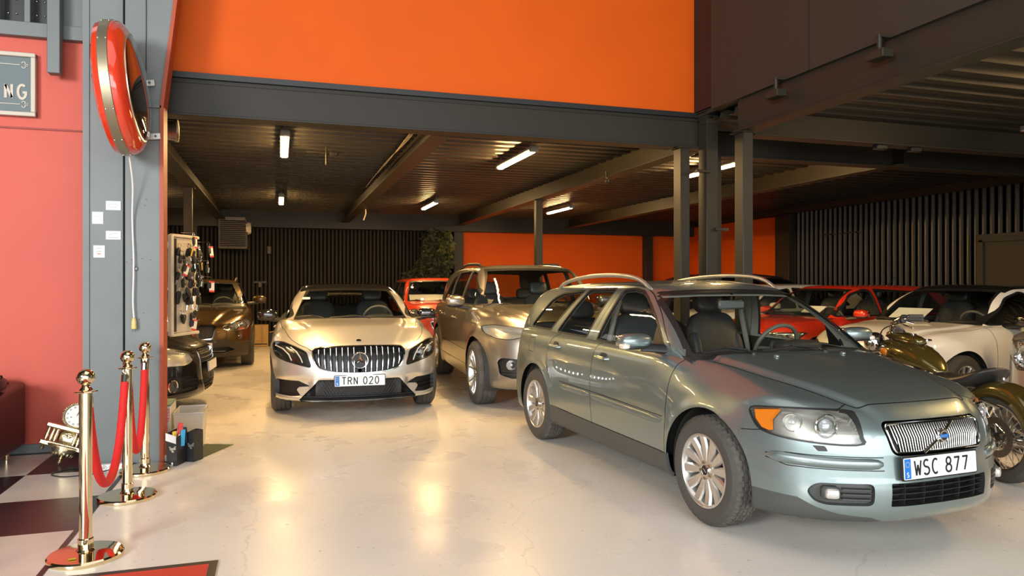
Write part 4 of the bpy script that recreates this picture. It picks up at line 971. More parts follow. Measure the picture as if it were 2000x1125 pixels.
        y0 = [c.surfy(x, z)-.008 for x, z in pts]; am.add([(x, sg*y, z) for (x, z), y in zip(pts, y0)]+[(x+.0, sg*(y-.03), z) for (x, z), y in zip(pts, y0)], [list(range(6)), list(range(6, 12))[::-1]]+[[i, (i+1) % 6, 6+(i+1) % 6, 6+i] for i in range(6)], AMBER)
        am.build('turn_signal', o, 'amber turn signal at the outer end of the headlight')
    # grille
    g = c.emit('grille', 'grille', BLACK, off=-.045, wall=.045)
    rim = rnd([(-.332, .710), (-.302, .568), (.302, .568), (.332, .710)], .035, 6)
    mb = MB(); mb.tube(c.noseline(rim, .004), .0075, CHROME, 8, closed=True); mb.build('grille_frame', g)
    mb = MB()
    for i in range(37):
        y = -.300+.6*i/36; t = abs(y); z1 = .703; z0 = .573 if t < .29 else .573+(t-.29)*4
        mb.tube([(c.surf(y, z1)-.001, y, z1), (c.surf(y, .64)+.004, y*.985, .64), (c.surf(y*.97, z0)-.001, y*.95, z0)], [(.0042, .007)]*3, mat('bright_trim', (.66, .64, .60), .2, 1), 8, flat=(0, 1, 0)); mb.build('grille_bar', g); mb = MB()
    mb = MB(); mb.tube([(c.surf(y, z)+.010, y, z) for y, z in ((-.135, .566), (0, .640), (.10, .700), (.115, .708))], [(.006, .009)]*4, CHROME, 8); mb.build('diagonal_bar', g)
    mb = MB(); xs = c.surf(0, .642)+.012; mb.box((xs, 0, .642), (.016, .062, .074), CHROME, bev=.004); mb.box((xs+.008, 0, .642), (.004, .05, .062), BLACK)
    mb.lathe([(.022, 0), (.022, .008), (.030, .008), (.030, 0)], CHROME, 24, (xs+.008, 0, .642), 'x'); mb.box((xs+.014, 0, .642), (.006, .058, .017), BLUE)
    text(mb, 'VOLVO', .009, .0014, lambda u, v, k: (xs+.0172+k*.001, u-.022, v+.6375), CHROME); mb.build('badge', g)
    # lower grilles
    lg = c.emit('lower_grille', 'lower_grille', BLACK, off=-.09, wall=.09); mb = MB()
    for z in (.330, .360, .390): mb.tube([(c.surf(y, z)-.03, y, z) for y in (-.34, -.17, 0, .17, .34)], [(.004, .022)]*5, BLACK, 6, flat=(0, 0, 1))
    for y in (-.25, -.125, 0, .125, .25): mb.tube([(c.surf(y, z)-.03, y, z) for z in (.300, .36, .418)], [(.003, .02)]*3, BLACK, 6, flat=(0, 1, 0))
    mb.build('grille_slat', lg)
    for sg, o in zip((-1, 1), c.emit('fog_lamp_recess', 'fog_recess', DK, off=-.035, wall=.035, split=True)):
        mb = MB(); 
        for z in (.335, .360, .385): mb.tube([(c.surf(y, z)-.016, sg*-y, z) for y in (-.55, -.49, -.43)], [(.005, .02)]*3, DK, 6, flat=(0, 0, 1))
        mb.build('recess_slat', o)
        mb = MB(); x = c.surf(-.60, .362); M = Matrix.Rotation(sg*.55, 3, 'Z')
        mb.box((x-.012, sg*.600, .364), (.05, .085, .066), DK, rot=M, bev=.012); mb.sq((x+.004, sg*.600, .364), (.028, .036, .027), mat('fog_lens', (.58, .56, .52), .15, .5, coat=1), .5, .5, rot=M.to_quaternion()); mb.build('fog_lamp', o)
    plate(root, c.surf(0, .495)+.014, .495, 'WSC 877', tilt=.06, y=-.035)
    # cabin furniture
    c.interior(.955, -1.75, 1.02, dash=.66)
    mb = MB(); mb.tube([(.42, .02, 1.36), (.44, .0, 1.30)], .01, BLACK); mb.box((.44, 0, 1.275), (.03, .23, .065), mat('mirror_back', (.10, .11, .11), .4), bev=.012); mb.build('interior_mirror', root)
    for sg in (-1, 1):
        mb = MB(); mb.box((.27, sg*.31, 1.375), (.16, .46, .018), mat('sun_visor_grey', (.42, .42, .40), .8), rot=Matrix.Rotation(.35, 3, 'Y'), bev=.006); mb.build('sun_visor', root)
    for sg in (-1, 1): mb = MB(); mb.tube([(-.20, sg*.58, 1.30), (-.22, sg*.62, 1.15), (-.22, sg*.68, .90), (-.2, sg*.70, .55)], (.022), mat('belt_webbing', (.22, .20, .17), .9), 8); mb.build('seat_belt', root)
    wiper(root, (1.075, -.36, .995), (1.06, -.69, 1.0)); wiper(root, (1.10, .20, .995), (1.115, -.28, 1.0))
    for y in (-.27, .27):
        mb = MB(); z = c.surfz(1.235, y); mb.sq((1.235, y, z+.004), (.022, .016, .012), P, 1, 1, 16, 8); mb.build('washer_nozzle', root)
    for sg in (-1, 1):
        mb = MB(); pts = spl([(-1.36, .575, 1.375), (-1.25, .580, 1.425), (-1.05, .585, 1.462), (-.70, .59, 1.492), (-.35, .59, 1.500), (-.05, .585, 1.488), (.12, .58, 1.458), (.24, .575, 1.400), (.27, .57, 1.375)], 4)
        mb.tube([(x, sg*y, z) for x, y, z in pts], [(.017, .013)]*len(pts), mat('roof_rail_grey', (.40, .42, .42), .35, .8), 10, flat=(0, 0, 1)); mb.build('roof_rail', root)
    c.mirror(.68, .965, 1.052, .075, .125, .052)
    for sg in (-1, 1): mb = MB(); mb.sq((.715, sg*1.06, 1.022), (.042, .03, .020), mat('repeater_lens', (.8, .74, .62), .1, .2, coat=1), .7, .7); mb.build('side_repeater', root)
    c.handle(.005, .872); c.handle(-.87, .89)
    for sg in (-1, 1):
        wheel(root, 1.285, sg*.765, .325, .325, .215, .10, 'petal', sg, hero=True, spin=.13); wheel(root, -1.27, sg*.765, .325, .325, .215, .10, 'petal', sg, hero=True, spin=.4)
    return c
build_v50()
# ---------------------------------------------------------------- the other cars
def base(L=4.4, W=.89, H=1.45, xa=1.3, R=.33, fo=.86, hood=.98, nose=.74, cowl=1.0, roof0=.15, roof1=-1.2, tail='hatch', belt=None, cwb=.79, lean=.2, fb=None, **kw):
    """plan and profile curves of an ordinary car from a handful of dimensions"""
    fx = xa+fo; rx = fx-L; b = belt or hood; r = (W-.06)
    d = dict(xa=xa, zh=R,
      W=[(rx, W-.16), (rx+.25, W-.06), (rx+.6, W-.02), (-.3, W), (.6, W), (xa, W), (xa+.35, W-.025), (xa+.6, W-.07), (fx, W-.13)],
      sec=[(.12, .05), (.28, .02), (.42, .004), (.6, 0), (nose, .008), (b-.12, .03), (b-.05, .055), (b, .10), (b+.04, .15), (b+.2, .32)],
      secf=[(.2, 0), (.5, 0), (nose, .02), (hood-.05, .08), (hood+.1, .12)],
      T=[(rx, b-.03), (-1, b+.03), (.4, b+.01), (cowl, hood), (cowl+.15, hood-.012), ((cowl+fx)/2+.05, (hood*.62+nose*.38)+.02), (fx-.22, nose+.035), (fx-.08, nose-.02), (fx+.1, nose-.2)],
      D=[(-2, .01), (.9, .02), (1.3, .05), (2.2, .07)], K=[(-2, .05), (.9, .06), (1.3, .10), (2.2, .11)],
      F=fb or [(.1, fx-.16), (.2, fx-.04), (.3, fx), (.45, fx), (.6, fx-.015), (nose-.04, fx-.05), (nose+.05, fx-.14), (nose+.2, fx-.4)],
      SB=[(0, 0), (.2, .008), (.4, .05), (.55, .12), (.68, .23), (.78, .37), (.86, .54), (.95, .8)], kf=.08,
      R=[(.1, rx+.12), (.3, rx+.01), (.6, rx), (.9, rx+.06), (b+.1, rx+.12)], SR=[(0, 0), (.4, .03), (.65, .11), (.85, .32)], kr=.08,
      ZB=[(-3, .19), (3, .19)], flare=[(xa, R+.05, .012), (-xa, R+.05, .012)], zc=b-.01,
      cx=(rx+.65, roof0-.15), CW=[(rx, cwb-.14), (rx+.4, cwb-.05), (-.9, cwb-.01), (0, cwb), (.7, cwb-.01), (cowl+.1, cwb-.05)],
      CT=[(b-.15, -.02), (b, 0), (b+(H-b)*.35, lean*.28), (b+(H-b)*.7, lean*.64), (b+(H-b)*.92, lean), (H+.05, lean+.09)],
      CC=[(0, 0), (.3, .006), (.5, .02), (.62, .045), (.8, .10)], kc=.06)
    if tail == 'hatch': back = [(rx-.05, b-.2), (rx+.07, b), (rx+.24, b+(H-b)*.55), (rx+.42, H-.10), (roof1, H-.02)]
    elif tail == 'suv': back = [(rx-.05, b-.2), (rx+.04, b), (rx+.18, b+(H-b)*.6), (rx+.34, H-.09), (roof1, H-.02)]
    else: back = [(rx+.1, b-.2), (rx+.45, b), (rx+.95, b+(H-b)*.55), (rx+1.35, H-.13), (roof1, H-.04)]
    ws = [(roof0, H-.015), (roof0+.18, H-.065), (roof0+.45*(cowl-roof0)+.05, b+(H-b)*.62), (roof0+.75*(cowl-roof0), b+(H-b)*.27), (cowl, hood), (cowl+.2, hood-.14)]
    d['CR'] = back+[((roof1+roof0)/2, H)]+ws
    d.update(kw); d['B'] = dict(fx=fx, rx=rx, b=b, H=H, W=W, hood=hood, nose=nose, cowl=cowl, roof0=roof0, lean=lean, cwb=cwb, R=R); return d
def mirror_poly(P): return P+[(-y, z) for y, z in P[::-1] if abs(y) > 1e-6]
def finish(c, wins, hl, hlax='side', bonnet=None, seams=(), grille=None, lower=None, fog=None, plate_=None, style='ten', wy=None, tint=GLS, roofm=None, sillm=None, rail=None, mir=None, mirm=None, handles=(), cladding=None, hlm=None, rimr=None, wband=None, seats=True, spin=.2, extra=None, bowls=None, tilt=.05, drl=None, hw=.11, msides=(-1, 1)):
    d = c.d; b_ = d['B']; root = c.root; P = c.paint; fx, b, H, R = b_['fx'], b_['b'], b_['H'], b_['R']; xa = d['xa']; N_ = ('body', 'bonnet', 'sill', 'cladding')
    if sillm: c.side('sill', [(-3, .05), (3, .05), (3, .30), (-3, .30)], ok=lambda q, n: q[1] < -.3 or True); c.L.cut([(-1, .05), (1, .05), (1, .26), (-1, .26)], 'front', 'sill', ('body',), lambda q, n: q[0] > fx-.6)
    if cladding:
        for ax, RR, _ in d['flare']:
            A = arc(ax, R, RR+cladding, RR+cladding, -30, 210, 30); c.side('cladding', A, ok=lambda q, n: n[1] < -.3)
    c.arches()
    fok = lambda q, n: q[0] > fx-.9 and n[0] > .05
    if bonnet: c.top('bonnet', bonnet+[(bonnet[0][0]-.3, 0), (bonnet[0][0]-.3, bonnet[0][1])], ok=lambda q, n: n[2] > .2 and q[2] > .55); c.top('seam', strip(bonnet, .0055), frm=N_, ok=lambda q, n: n[2] > .2 and q[2] > .55)
    for s_ in seams: c.side('seam', strip(s_, .007), frm=N_)
    hok = (lambda q, n: q[1] < -.25 and q[2] > .4 and q[0] > fx-.85)
    getattr(c, hlax)('lamp_seal', grow(hl, .008), ok=hok, frm=N_); getattr(c, hlax)('headlight', hl, frm=('lamp_seal',), ok=hok)
    if grille: c.front('grille_rim', grow(grille, .012), ok=fok, frm=N_); c.front('grille', grille, frm=('grille_rim',), ok=fok)
    if lower: c.front('lower_grille', lower, ok=fok, frm=N_)
    if fog: c.front('fog_recess', fog, ok=fok, frm=N_)
    if extra: extra(c, 'cut')
    wok = lambda q, n: n[1] < -.2
    for k, g in wins.items(): c.side('frame', grow(g, .018), 'C', ok=wok); c.side('glass_'+k, g, 'C', frm=('frame',), ok=wok)
    t = H-.075; yb = b_['cwb']-.05; yt = b_['cwb']-b_['lean']-.04
    wb = wband or [(-yt, t), (-(yb-.035), b-.08), (0, b-.08), (0, t+.012), (-.3, t+.008)]
    c.front('band', wb, 'C', ok=lambda q, n: n[0] > .25 and q[0] > .0)
    c.front('screen', [(-yt+.03, t-.03), (-(yb-.06), b+.03), (-.4, b+.018), (0, b+.012), (0, t-.018), (-.3, t-.02)], 'C', frm=('band',), ok=lambda q, n: n[0] > .25 and q[0] > .0)
    c.front('rear_screen', rnd([(-yt+.03, t-.03), (-(yb-.10), b+.06), (0, b+.06), (0, t-.02)], .03), 'C', ok=lambda q, n: n[0] < -.25)
    if roofm: c.top('roof', [(-3, -.62), (b_['roof0']+.2, -.60), (b_['roof0']+.35, 0), (-3, 0)], 'C', ok=lambda q, n: n[2] > .55)
    c.emit('body_shell', 'body', P); c.emit('bonnet', 'bonnet', P)
    if sillm: c.emit('sill', 'sill', sillm, off=.002)
    if cladding: c.emit('wheel_arch_cladding', 'cladding', sillm or P, off=.008, wall=.02, split=True)
    c.emit('panel_seam', 'seam', SEAM, off=-.004); c.emit('cabin_frame', 'body', P, 'C')
    if roofm: c.emit('roof_panel', 'roof', roofm, 'C')
    c.emit('pillar_lining', ('body', 'frame'), mat('cloth_dark_grey', (.10, .095, .085), .9), 'C', off=-.022)
    c.emit('window_trim', 'frame', BLACK, 'C', off=.001, wall=.015)
    for k in wins: c.emit('side_window', 'glass_'+k, tint, 'C', off=-.006, split=True)
    ws = c.emit('windscreen', 'screen', GLS, 'C'); c.emit('windscreen_band', 'band', BLACK, 'C', off=-.002, parent=ws); c.emit('rear_window', 'rear_screen', GLT, 'C')
    res = c.emit('headlight', 'headlight', hlm or SILV, off=-.045, wall=.045, split=True)
    if res:
        lb = bowls or [(.30, .042), (.68, .045)]
        r = c.L.part('headlight', 0., 0., mirror=False); sl = c.L.part('lamp_seal', .001, .01, mirror=False)
        V = np.array(r[0]); i0 = V[:, 1].argmin(); i1 = V[:, 1].argmax()
        for o, sg in zip(res, (-1, 1)):
            f = (lambda a: a) if sg < 0 else (lambda a: [(x, -y, z) for x, y, z in a]); w = lambda F: F if sg < 0 else [q[::-1] for q in F]
            raw('headlight_lens', f(r[0]), w(r[1]), LENS, o, f(r[2])); raw('lamp_seal', f(sl[0]), w(sl[1]), BLACK, o, f(sl[2]))
            for (tt, rr) in lb:
                yy = V[i0, 1]+(V[i1, 1]-V[i0, 1])*tt; near = V[np.abs(V[:, 1]-yy) < .05]
                if len(near) == 0: continue
                cc = near.mean(0); mb = MB(); lamp_bowl(mb, (cc[0]-.022, -sg*cc[1]*-1 if sg < 0 else -cc[1], cc[2]), rr, rr, (1, sg*.45, 0)); mb.build('lamp_reflector', o)
    if grille:
        g = c.emit('grille', 'grille', BLACK, off=-.04, wall=.04); c.emit('grille_rim', 'grille_rim', CHROME, parent=g, off=.004, wall=.02); c.g = g
    if lower: c.lg = c.emit('lower_grille', 'lower_grille', BLACK, off=-.05, wall=.05)
    if fog: c.fr = c.emit('fog_lamp_recess', 'fog_recess', BLACK, off=-.03, wall=.03, split=True)
    if extra: extra(c, 'emit')
    if plate_: x = c.surf(0, plate_[1]); c.pl = plate(root, x+.014, plate_[1], plate_[0], tilt=tilt)
    c.interior(b-.03, b_['rx']+.45, b_['cowl']+.02, seats=seats, dash=b_['cowl']-.36)
    wiper(root, (b_['cowl']+.03, -.33, b+.012), (b_['cowl']-.06, -.66, b+.03)); wiper(root, (b_['cowl']+.06, .20, b+.012), (b_['cowl']+.04, -.26, b+.02))
    if rail:
        for sg in (-1, 1):
            mb = MB(); pts = spl([(rail[0], sg*.565, H-.07), (rail[0]+.1, sg*.57, H-.05), (rail[0]+.5, sg*.58, H-.015), ((rail[0]+rail[1])/2, sg*.58, H+.008), (rail[1]-.25, sg*.575, H-.005), (rail[1]-.08, sg*.57, H-.03), (rail[1], sg*.565, H-.06)], 4)
            mb.tube(pts, [(.022, .014)]*len(pts), rail[2], 8, flat=(0, 0, 1)); mb.build('roof_rail', root)
    y = (wy or b_['W']-.11)
    if mir: c.mirror(*mir, m=mirm, sides=msides)
    for h in handles: c.handle(*h)
    rr = rimr or R*.66
    for ax in (xa, -xa):
        for sg in (-1, 1): wheel(root, ax, sg*y, R, R, rr, hw, style, sg, spin=spin)
    return c

def lancet(b, H, x0, x1, z0, z1=None):  # a plain side window
    return rnd([(x0, z0), (x0+.12, H-.12), (x1-.35, H-.11), (x1, z0)], .03)
# ---- silver coupe facing the viewer
def build_coupe():
    P = mat('paint_champagne_silver', (.70, .665, .59), .34, .62, coat=1, noise=.03, nscale=300)
    GB = mat('gloss_black', (.012, .012, .012), .12, coat=1)
    d = base(L=4.83, W=.93, H=1.435, xa=1.436, R=.335, fo=.84, hood=1.0, nose=.80, cowl=.98, roof0=.10, roof1=-.9, tail='coupe', cwb=.80, lean=.24,
        ridge=[([(.9, .62), (1.3, .60), (1.8, .50), (2.08, .40), (2.3, .36)], .018, .035)],
        fb=[(.1, 2.10), (.17, 2.22), (.24, 2.265), (.36, 2.27), (.48, 2.272), (.60, 2.262), (.70, 2.235), (.78, 2.16), (.84, 2.05), (1.0, 1.7)],
        SB=[(0, 0), (.2, .008), (.4, .045), (.55, .10), (.68, .18), (.78, .28), (.86, .42), (.95, .66)],
        dent=[(.50, .90, .24, .43, -.04, .03, .03), (-.5, .42, .22, .42, -.02, .05, .03)])
    c = Car('silver_coupe', d, (.87, 10.03, 0), math.radians(-91.5), 'champagne silver two door coupe with black roof and plate TRN 020, facing the viewer', P, na=84, nx=80, nc=44)
    hl = spl([(-.885, .775), (-.80, .800), (-.70, .775), (-.60, .735), (-.545, .700), (-.525, .640), (-.505, .565), (-.56, .570), (-.68, .600), (-.79, .630), (-.865, .675)], 4, True)
    gp = spl([(-.475, .690), (-.455, .735), (-.40, .752), (-.2, .758), (0, .760), (.2, .758), (.40, .752), (.455, .735), (.475, .690), (.45, .60), (.40, .545), (.30, .515), (.15, .500), (0, .495), (-.15, .500), (-.30, .515), (-.40, .545), (-.45, .60)], 3, True)
    lo = rnd([(-.42, .425), (-.52, .31), (-.62, .205), (.62, .205), (.52, .31), (.42, .425)], .02)
    fg = rnd([(-.885, .37), (-.84, .415), (-.62, .41), (-.50, .355), (-.615, .345), (-.64, .315), (-.60, .255), (-.70, .245), (-.86, .255)], .012)
    def ex(c, st):
        if st != 'emit': return
        g = c.g; mb = MB()
        for i in range(15):
            y = -.42+.06*i; t = abs(y)/.47; zt = .752-.03*t**4; zb = .500+.10*t**3.2
            if abs(y) < .03: continue
            mb = MB(); mb.tube([(c.surf(y, zt-.01)-.012, y, zt), (c.surf(y, .62)+.004, y, .62), (c.surf(y, zb+.02)-.012, y*.975, zb)], [(.0085, .012)]*3, CHROME, 6, flat=(0, 1, 0)); mb.build('grille_bar', g)
        xs = c.surf(0, .625)+.012; mb = MB(); R_ = .083; cz = .625
        mb.lathe([(R_-.008, 0), (R_-.006, .012), (R_+.002, .014), (R_+.008, .004), (R_+.004, -.03)], CHROME, 48, (xs, 0, cz), 'x'); mb.lathe([(.0005, -.01), (R_-.006, -.008)], BLACK, 40, (xs, 0, cz), 'x')
        for k in range(3):
            A = math.radians(90+120*k); u = (math.cos(A), math.sin(A)); w_ = (-u[1], u[0]); T_ = (xs+.006, u[0]*(R_-.004), cz+u[1]*(R_-.004)); r0 = .016
            pl = [(xs+.002, w_[0]*r0, cz+w_[1]*r0), (xs+.002, -w_[0]*r0, cz-w_[1]*r0), (xs+.018, 0, cz), (xs-.004, -u[0]*.01, cz-u[1]*.01)]
            mb.add([pl[0], T_, pl[2], pl[1]], [[0, 1, 2], [2, 1, 3]], CHROME)
        mb.build('grille_star', g)
        mb = MB()
        for i in range(34):
            for z0, z1, sg in ((.25, .405, 1), (.25, .405, -1)):
                y = -.52+.0315*i; lim = .62-(z0-.205)*.92
                if abs(y+sg*.05) < .46 and abs(y-sg*.05) < .46: mb.tube([(c.surf(y-sg*.05, z0)-.028, y-sg*.05, z0), (c.surf(y+sg*.05, z1)-.028, y+sg*.05, z1)], .0035, BLACK, 4)
        for z in (.245,): mb.tube([(c.surf(y, z)-.015, y, z) for y in (-.56, -.3, 0, .3, .56)], [(.006, .03)]*5, BLACK, 6, flat=(0, 0, 1))
        mb.build('grille_mesh', c.lg)['kind'] = 'stuff'
        mb = MB(); mb.tube([(c.surf(y, z)+.006, y, z) for y, z in ((-.60, .200), (-.3, .196), (0, .195), (.3, .196), (.60, .200))], [(.006, .012)]*5, GB, 6); mb.build('lip_trim', c.lg)
        for sg, o in zip((-1, 1), c.fr):
            mb = MB()
            for z in (.345, .30): mb.tube([(c.surf(y, z)-.012, -sg*y*-1 if sg < 0 else -y, z) for y in (-.86, -.76, -.64)], [(.004, .016)]*3, GB, 6, flat=(0, 0, 1))
            mb.build('vent_fin', o)
        for y, z in ((0, .822),):
            zz = c.surfz(2.08, 0); mb = MB(); mb.lathe([(.0005, .006), (.022, .005), (.027, .006), (.028, 0)], CHROME, 28, (2.09, 0, zz-.001), 'z', M=Matrix.Rotation(.35, 3, 'Y')); mb.build('bonnet_badge', c.root)
        for o in [k for k in c.root.children if k.name.startswith('headlight')]:
            sg = -1 if min(v.co.y for v in o.data.vertices) < -.6 and max(v.co.y for v in o.data.vertices) < 0 else 1
            mb = MB(); mb.tube([(c.surf(-y, z)-.012, sg*y, z) for y, z in ((.86, .76), (.78, .735), (.72, .68), (.69, .62))], .007, mat('lamp_strip_white', (.8, .8, .78), .2), 8); mb.tube([(c.surf(-y, z)-.012, sg*y, z) for y, z in ((.70, .755), (.64, .71), (.60, .65), (.58, .60))], .007, mat('lamp_strip_white', (.8, .8, .78), .2), 8); mb.build('light_strip', o)
        mb = MB(); mb.box((.63, -.53, 1.245), (.004, .09, .05), mat('paper_white', (.80, .79, .75), .7), rot=Matrix.Rotation(-1.05, 3, 'Y')); mb.build('windscreen_sticker', c.root)
    w = {'side': rnd([(-1.35, 1.02), (-1.15, 1.20), (-.75, 1.345), (-.2, 1.375), (.15, 1.345), (.55, 1.17), (.80, 1.01)], .03)}
    finish(c, w, hl, 'front', bonnet=[(.86, -.83), (1.3, -.80), (1.75, -.735), (1.98, -.64), (2.09, -.54), (2.155, -.46), (2.185, -.2), (2.19, 0)], seams=[[(.98, .98), (.93, .85), (.93, .35)], [(-.45, .98), (-.52, .8), (-.5, .35)]],
        grille=gp, lower=lo, fog=fg, plate_=('TRN 020', .412), style='ten', tint=GLT, roofm=GB, mir=(.62, .985, 1.045, .08, .125, .065), mirm=GB, handles=((-.3, .85),), hlm=mat('lamp_dark_housing', (.05, .05, .05), .3, .6), bowls=[(.62, .050), (.30, .04)], wy=.80, extra=ex)
build_coupe()
# ---- tall sand coloured SUV
def build_suv():
    P = mat('paint_sand_metallic', (.34, .305, .25), .33, .78, coat=1, noise=.03, nscale=300)
    d = base(L=4.85, W=.965, H=1.70, xa=1.465, R=.375, fo=.86, hood=1.14, nose=.93, cowl=1.02, roof0=.25, roof1=-1.6, tail='suv', cwb=.84, lean=.20, belt=1.13,
        ridge=[([(.9, .62), (1.3, .58), (1.8, .45), (2.2, .28)], .03, .05)], ZB=[(-3, .24), (3, .24)],
        fb=[(.15, 2.15), (.26, 2.28), (.38, 2.325), (.5, 2.32), (.66, 2.30), (.80, 2.27), (.90, 2.21), (.98, 2.10), (1.2, 1.8)],
        SB=[(0, 0), (.2, .01), (.4, .045), (.55, .10), (.68, .18), (.78, .28), (.86, .42), (.97, .7)])
    d['flare'] = [(1.465, .43, .018), (-1.465, .43, .018)]
    c = Car('sand_suv', d, (3.25, 9.77, 0), math.radians(-93.5), 'tall sand metallic SUV with black roof rails behind the grey-green estate car', P, na=84, nx=84, nc=38)
    hl = rnd([(-.905, .935), (-.80, .955), (-.50, .925), (-.42, .895), (-.44, .85), (-.56, .83), (-.68, .805), (-.80, .815), (-.895, .865)], .03)
    kid = rnd([(-.30, .86), (-.25, .70), (-.06, .69), (-.035, .87), (-.08, .90), (-.26, .90)], .03)
    fg = rnd([(-.80, .56), (-.76, .60), (-.50, .585), (-.46, .40), (-.66, .375), (-.78, .41)], .03)
    def ex(c, st):
        if st == 'cut': return
        mb = MB()
        for i in range(6):
            y = -.27+.04*i; mb = MB(); mb.tube([(c.surf(y, .89)-.01, y, .885), (c.surf(y, .71)-.01, y, .705)], [(.006, .012)]*2, CHROME, 6, flat=(0, 1, 0)); mb.build('grille_bar', c.g); mb = MB(); mb.tube([(c.surf(y, .89)-.01, -y, .885), (c.surf(y, .71)-.01, -y, .705)], [(.006, .012)]*2, CHROME, 6, flat=(0, 1, 0)); mb.build('grille_bar', c.g)
        for sg, o in zip((-1, 1), c.fr):
            mb = MB(); x = c.surf(-.67, .525); lamp_bowl(mb, (x-.004, sg*.67, .525), .052, .035, (1, sg*.3, 0)); mb.build('fog_lamp', o)
            mb = MB()
            for z in (.42, .455, .49, .525, .56): mb.tube([(c.surf(-y, z)-.014, sg*y, z) for y in (.76 if z < .48 else .59, .55, .50)], [(.004, .016)]*3, DKMET, 6, flat=(0, 0, 1))
            mb.build('recess_slat', o)
        mb = MB(); mb.tube([(c.surf(-y, .735)+.004, sg*y, .735) for sg in (1,) for y in (.86, .7, .5, .34)], .004, CHROME, 6); 
    w = {'front': rnd([(-.02, 1.16), (.06, 1.58), (.12, 1.60), (.36, 1.57), (.62, 1.40), (.90, 1.17)], [.02, .03, .03, .06, .1, .02]),
         'rear': rnd([(-1.02, 1.165), (-1.0, 1.40), (-.92, 1.585), (-.06, 1.60), (-.14, 1.16)], [.03, .1, .04, .03, .02]), 'quarter': rnd([(-1.72, 1.19), (-1.64, 1.30), (-1.35, 1.52), (-1.05, 1.58), (-1.12, 1.40), (-1.12, 1.17)], .03)}
    finish(c, w, hl, 'front', bonnet=[(.90, -.83), (1.3, -.74), (1.8, -.62), (2.02, -.50), (2.14, -.38), (2.17, -.2), (2.18, 0)], seams=[[(1.02, 1.12), (.96, .95), (.96, .42)], [(-.07, 1.12), (-.12, .9), (-.10, .42)], [(-1.08, 1.12), (-1.15, .95), (-1.10, .72)], [(-1.05, .42), (.96, .42)], [(-1.0, .62), (.9, .60)]],
        grille=kid, fog=fg, lower=rnd([(-.40, .52), (-.42, .33), (.42, .33), (.40, .52)], .03), plate_=('SUV 000'[:0] or ' ', .60), style='vee', hw=.13, mir=(.66, 1.04, 1.20, .085, .125, .075), handles=((-.02, .97), (-1.0, .985)), sillm=None, rail=(-1.7, .1, BLACK), wy=.855, rimr=.265, extra=ex, hlm=mat('lamp_pale_housing', (.62, .60, .56), .3, .5), bowls=[(.50, .058), (.80, .045), (.2, .035)])
build_suv()
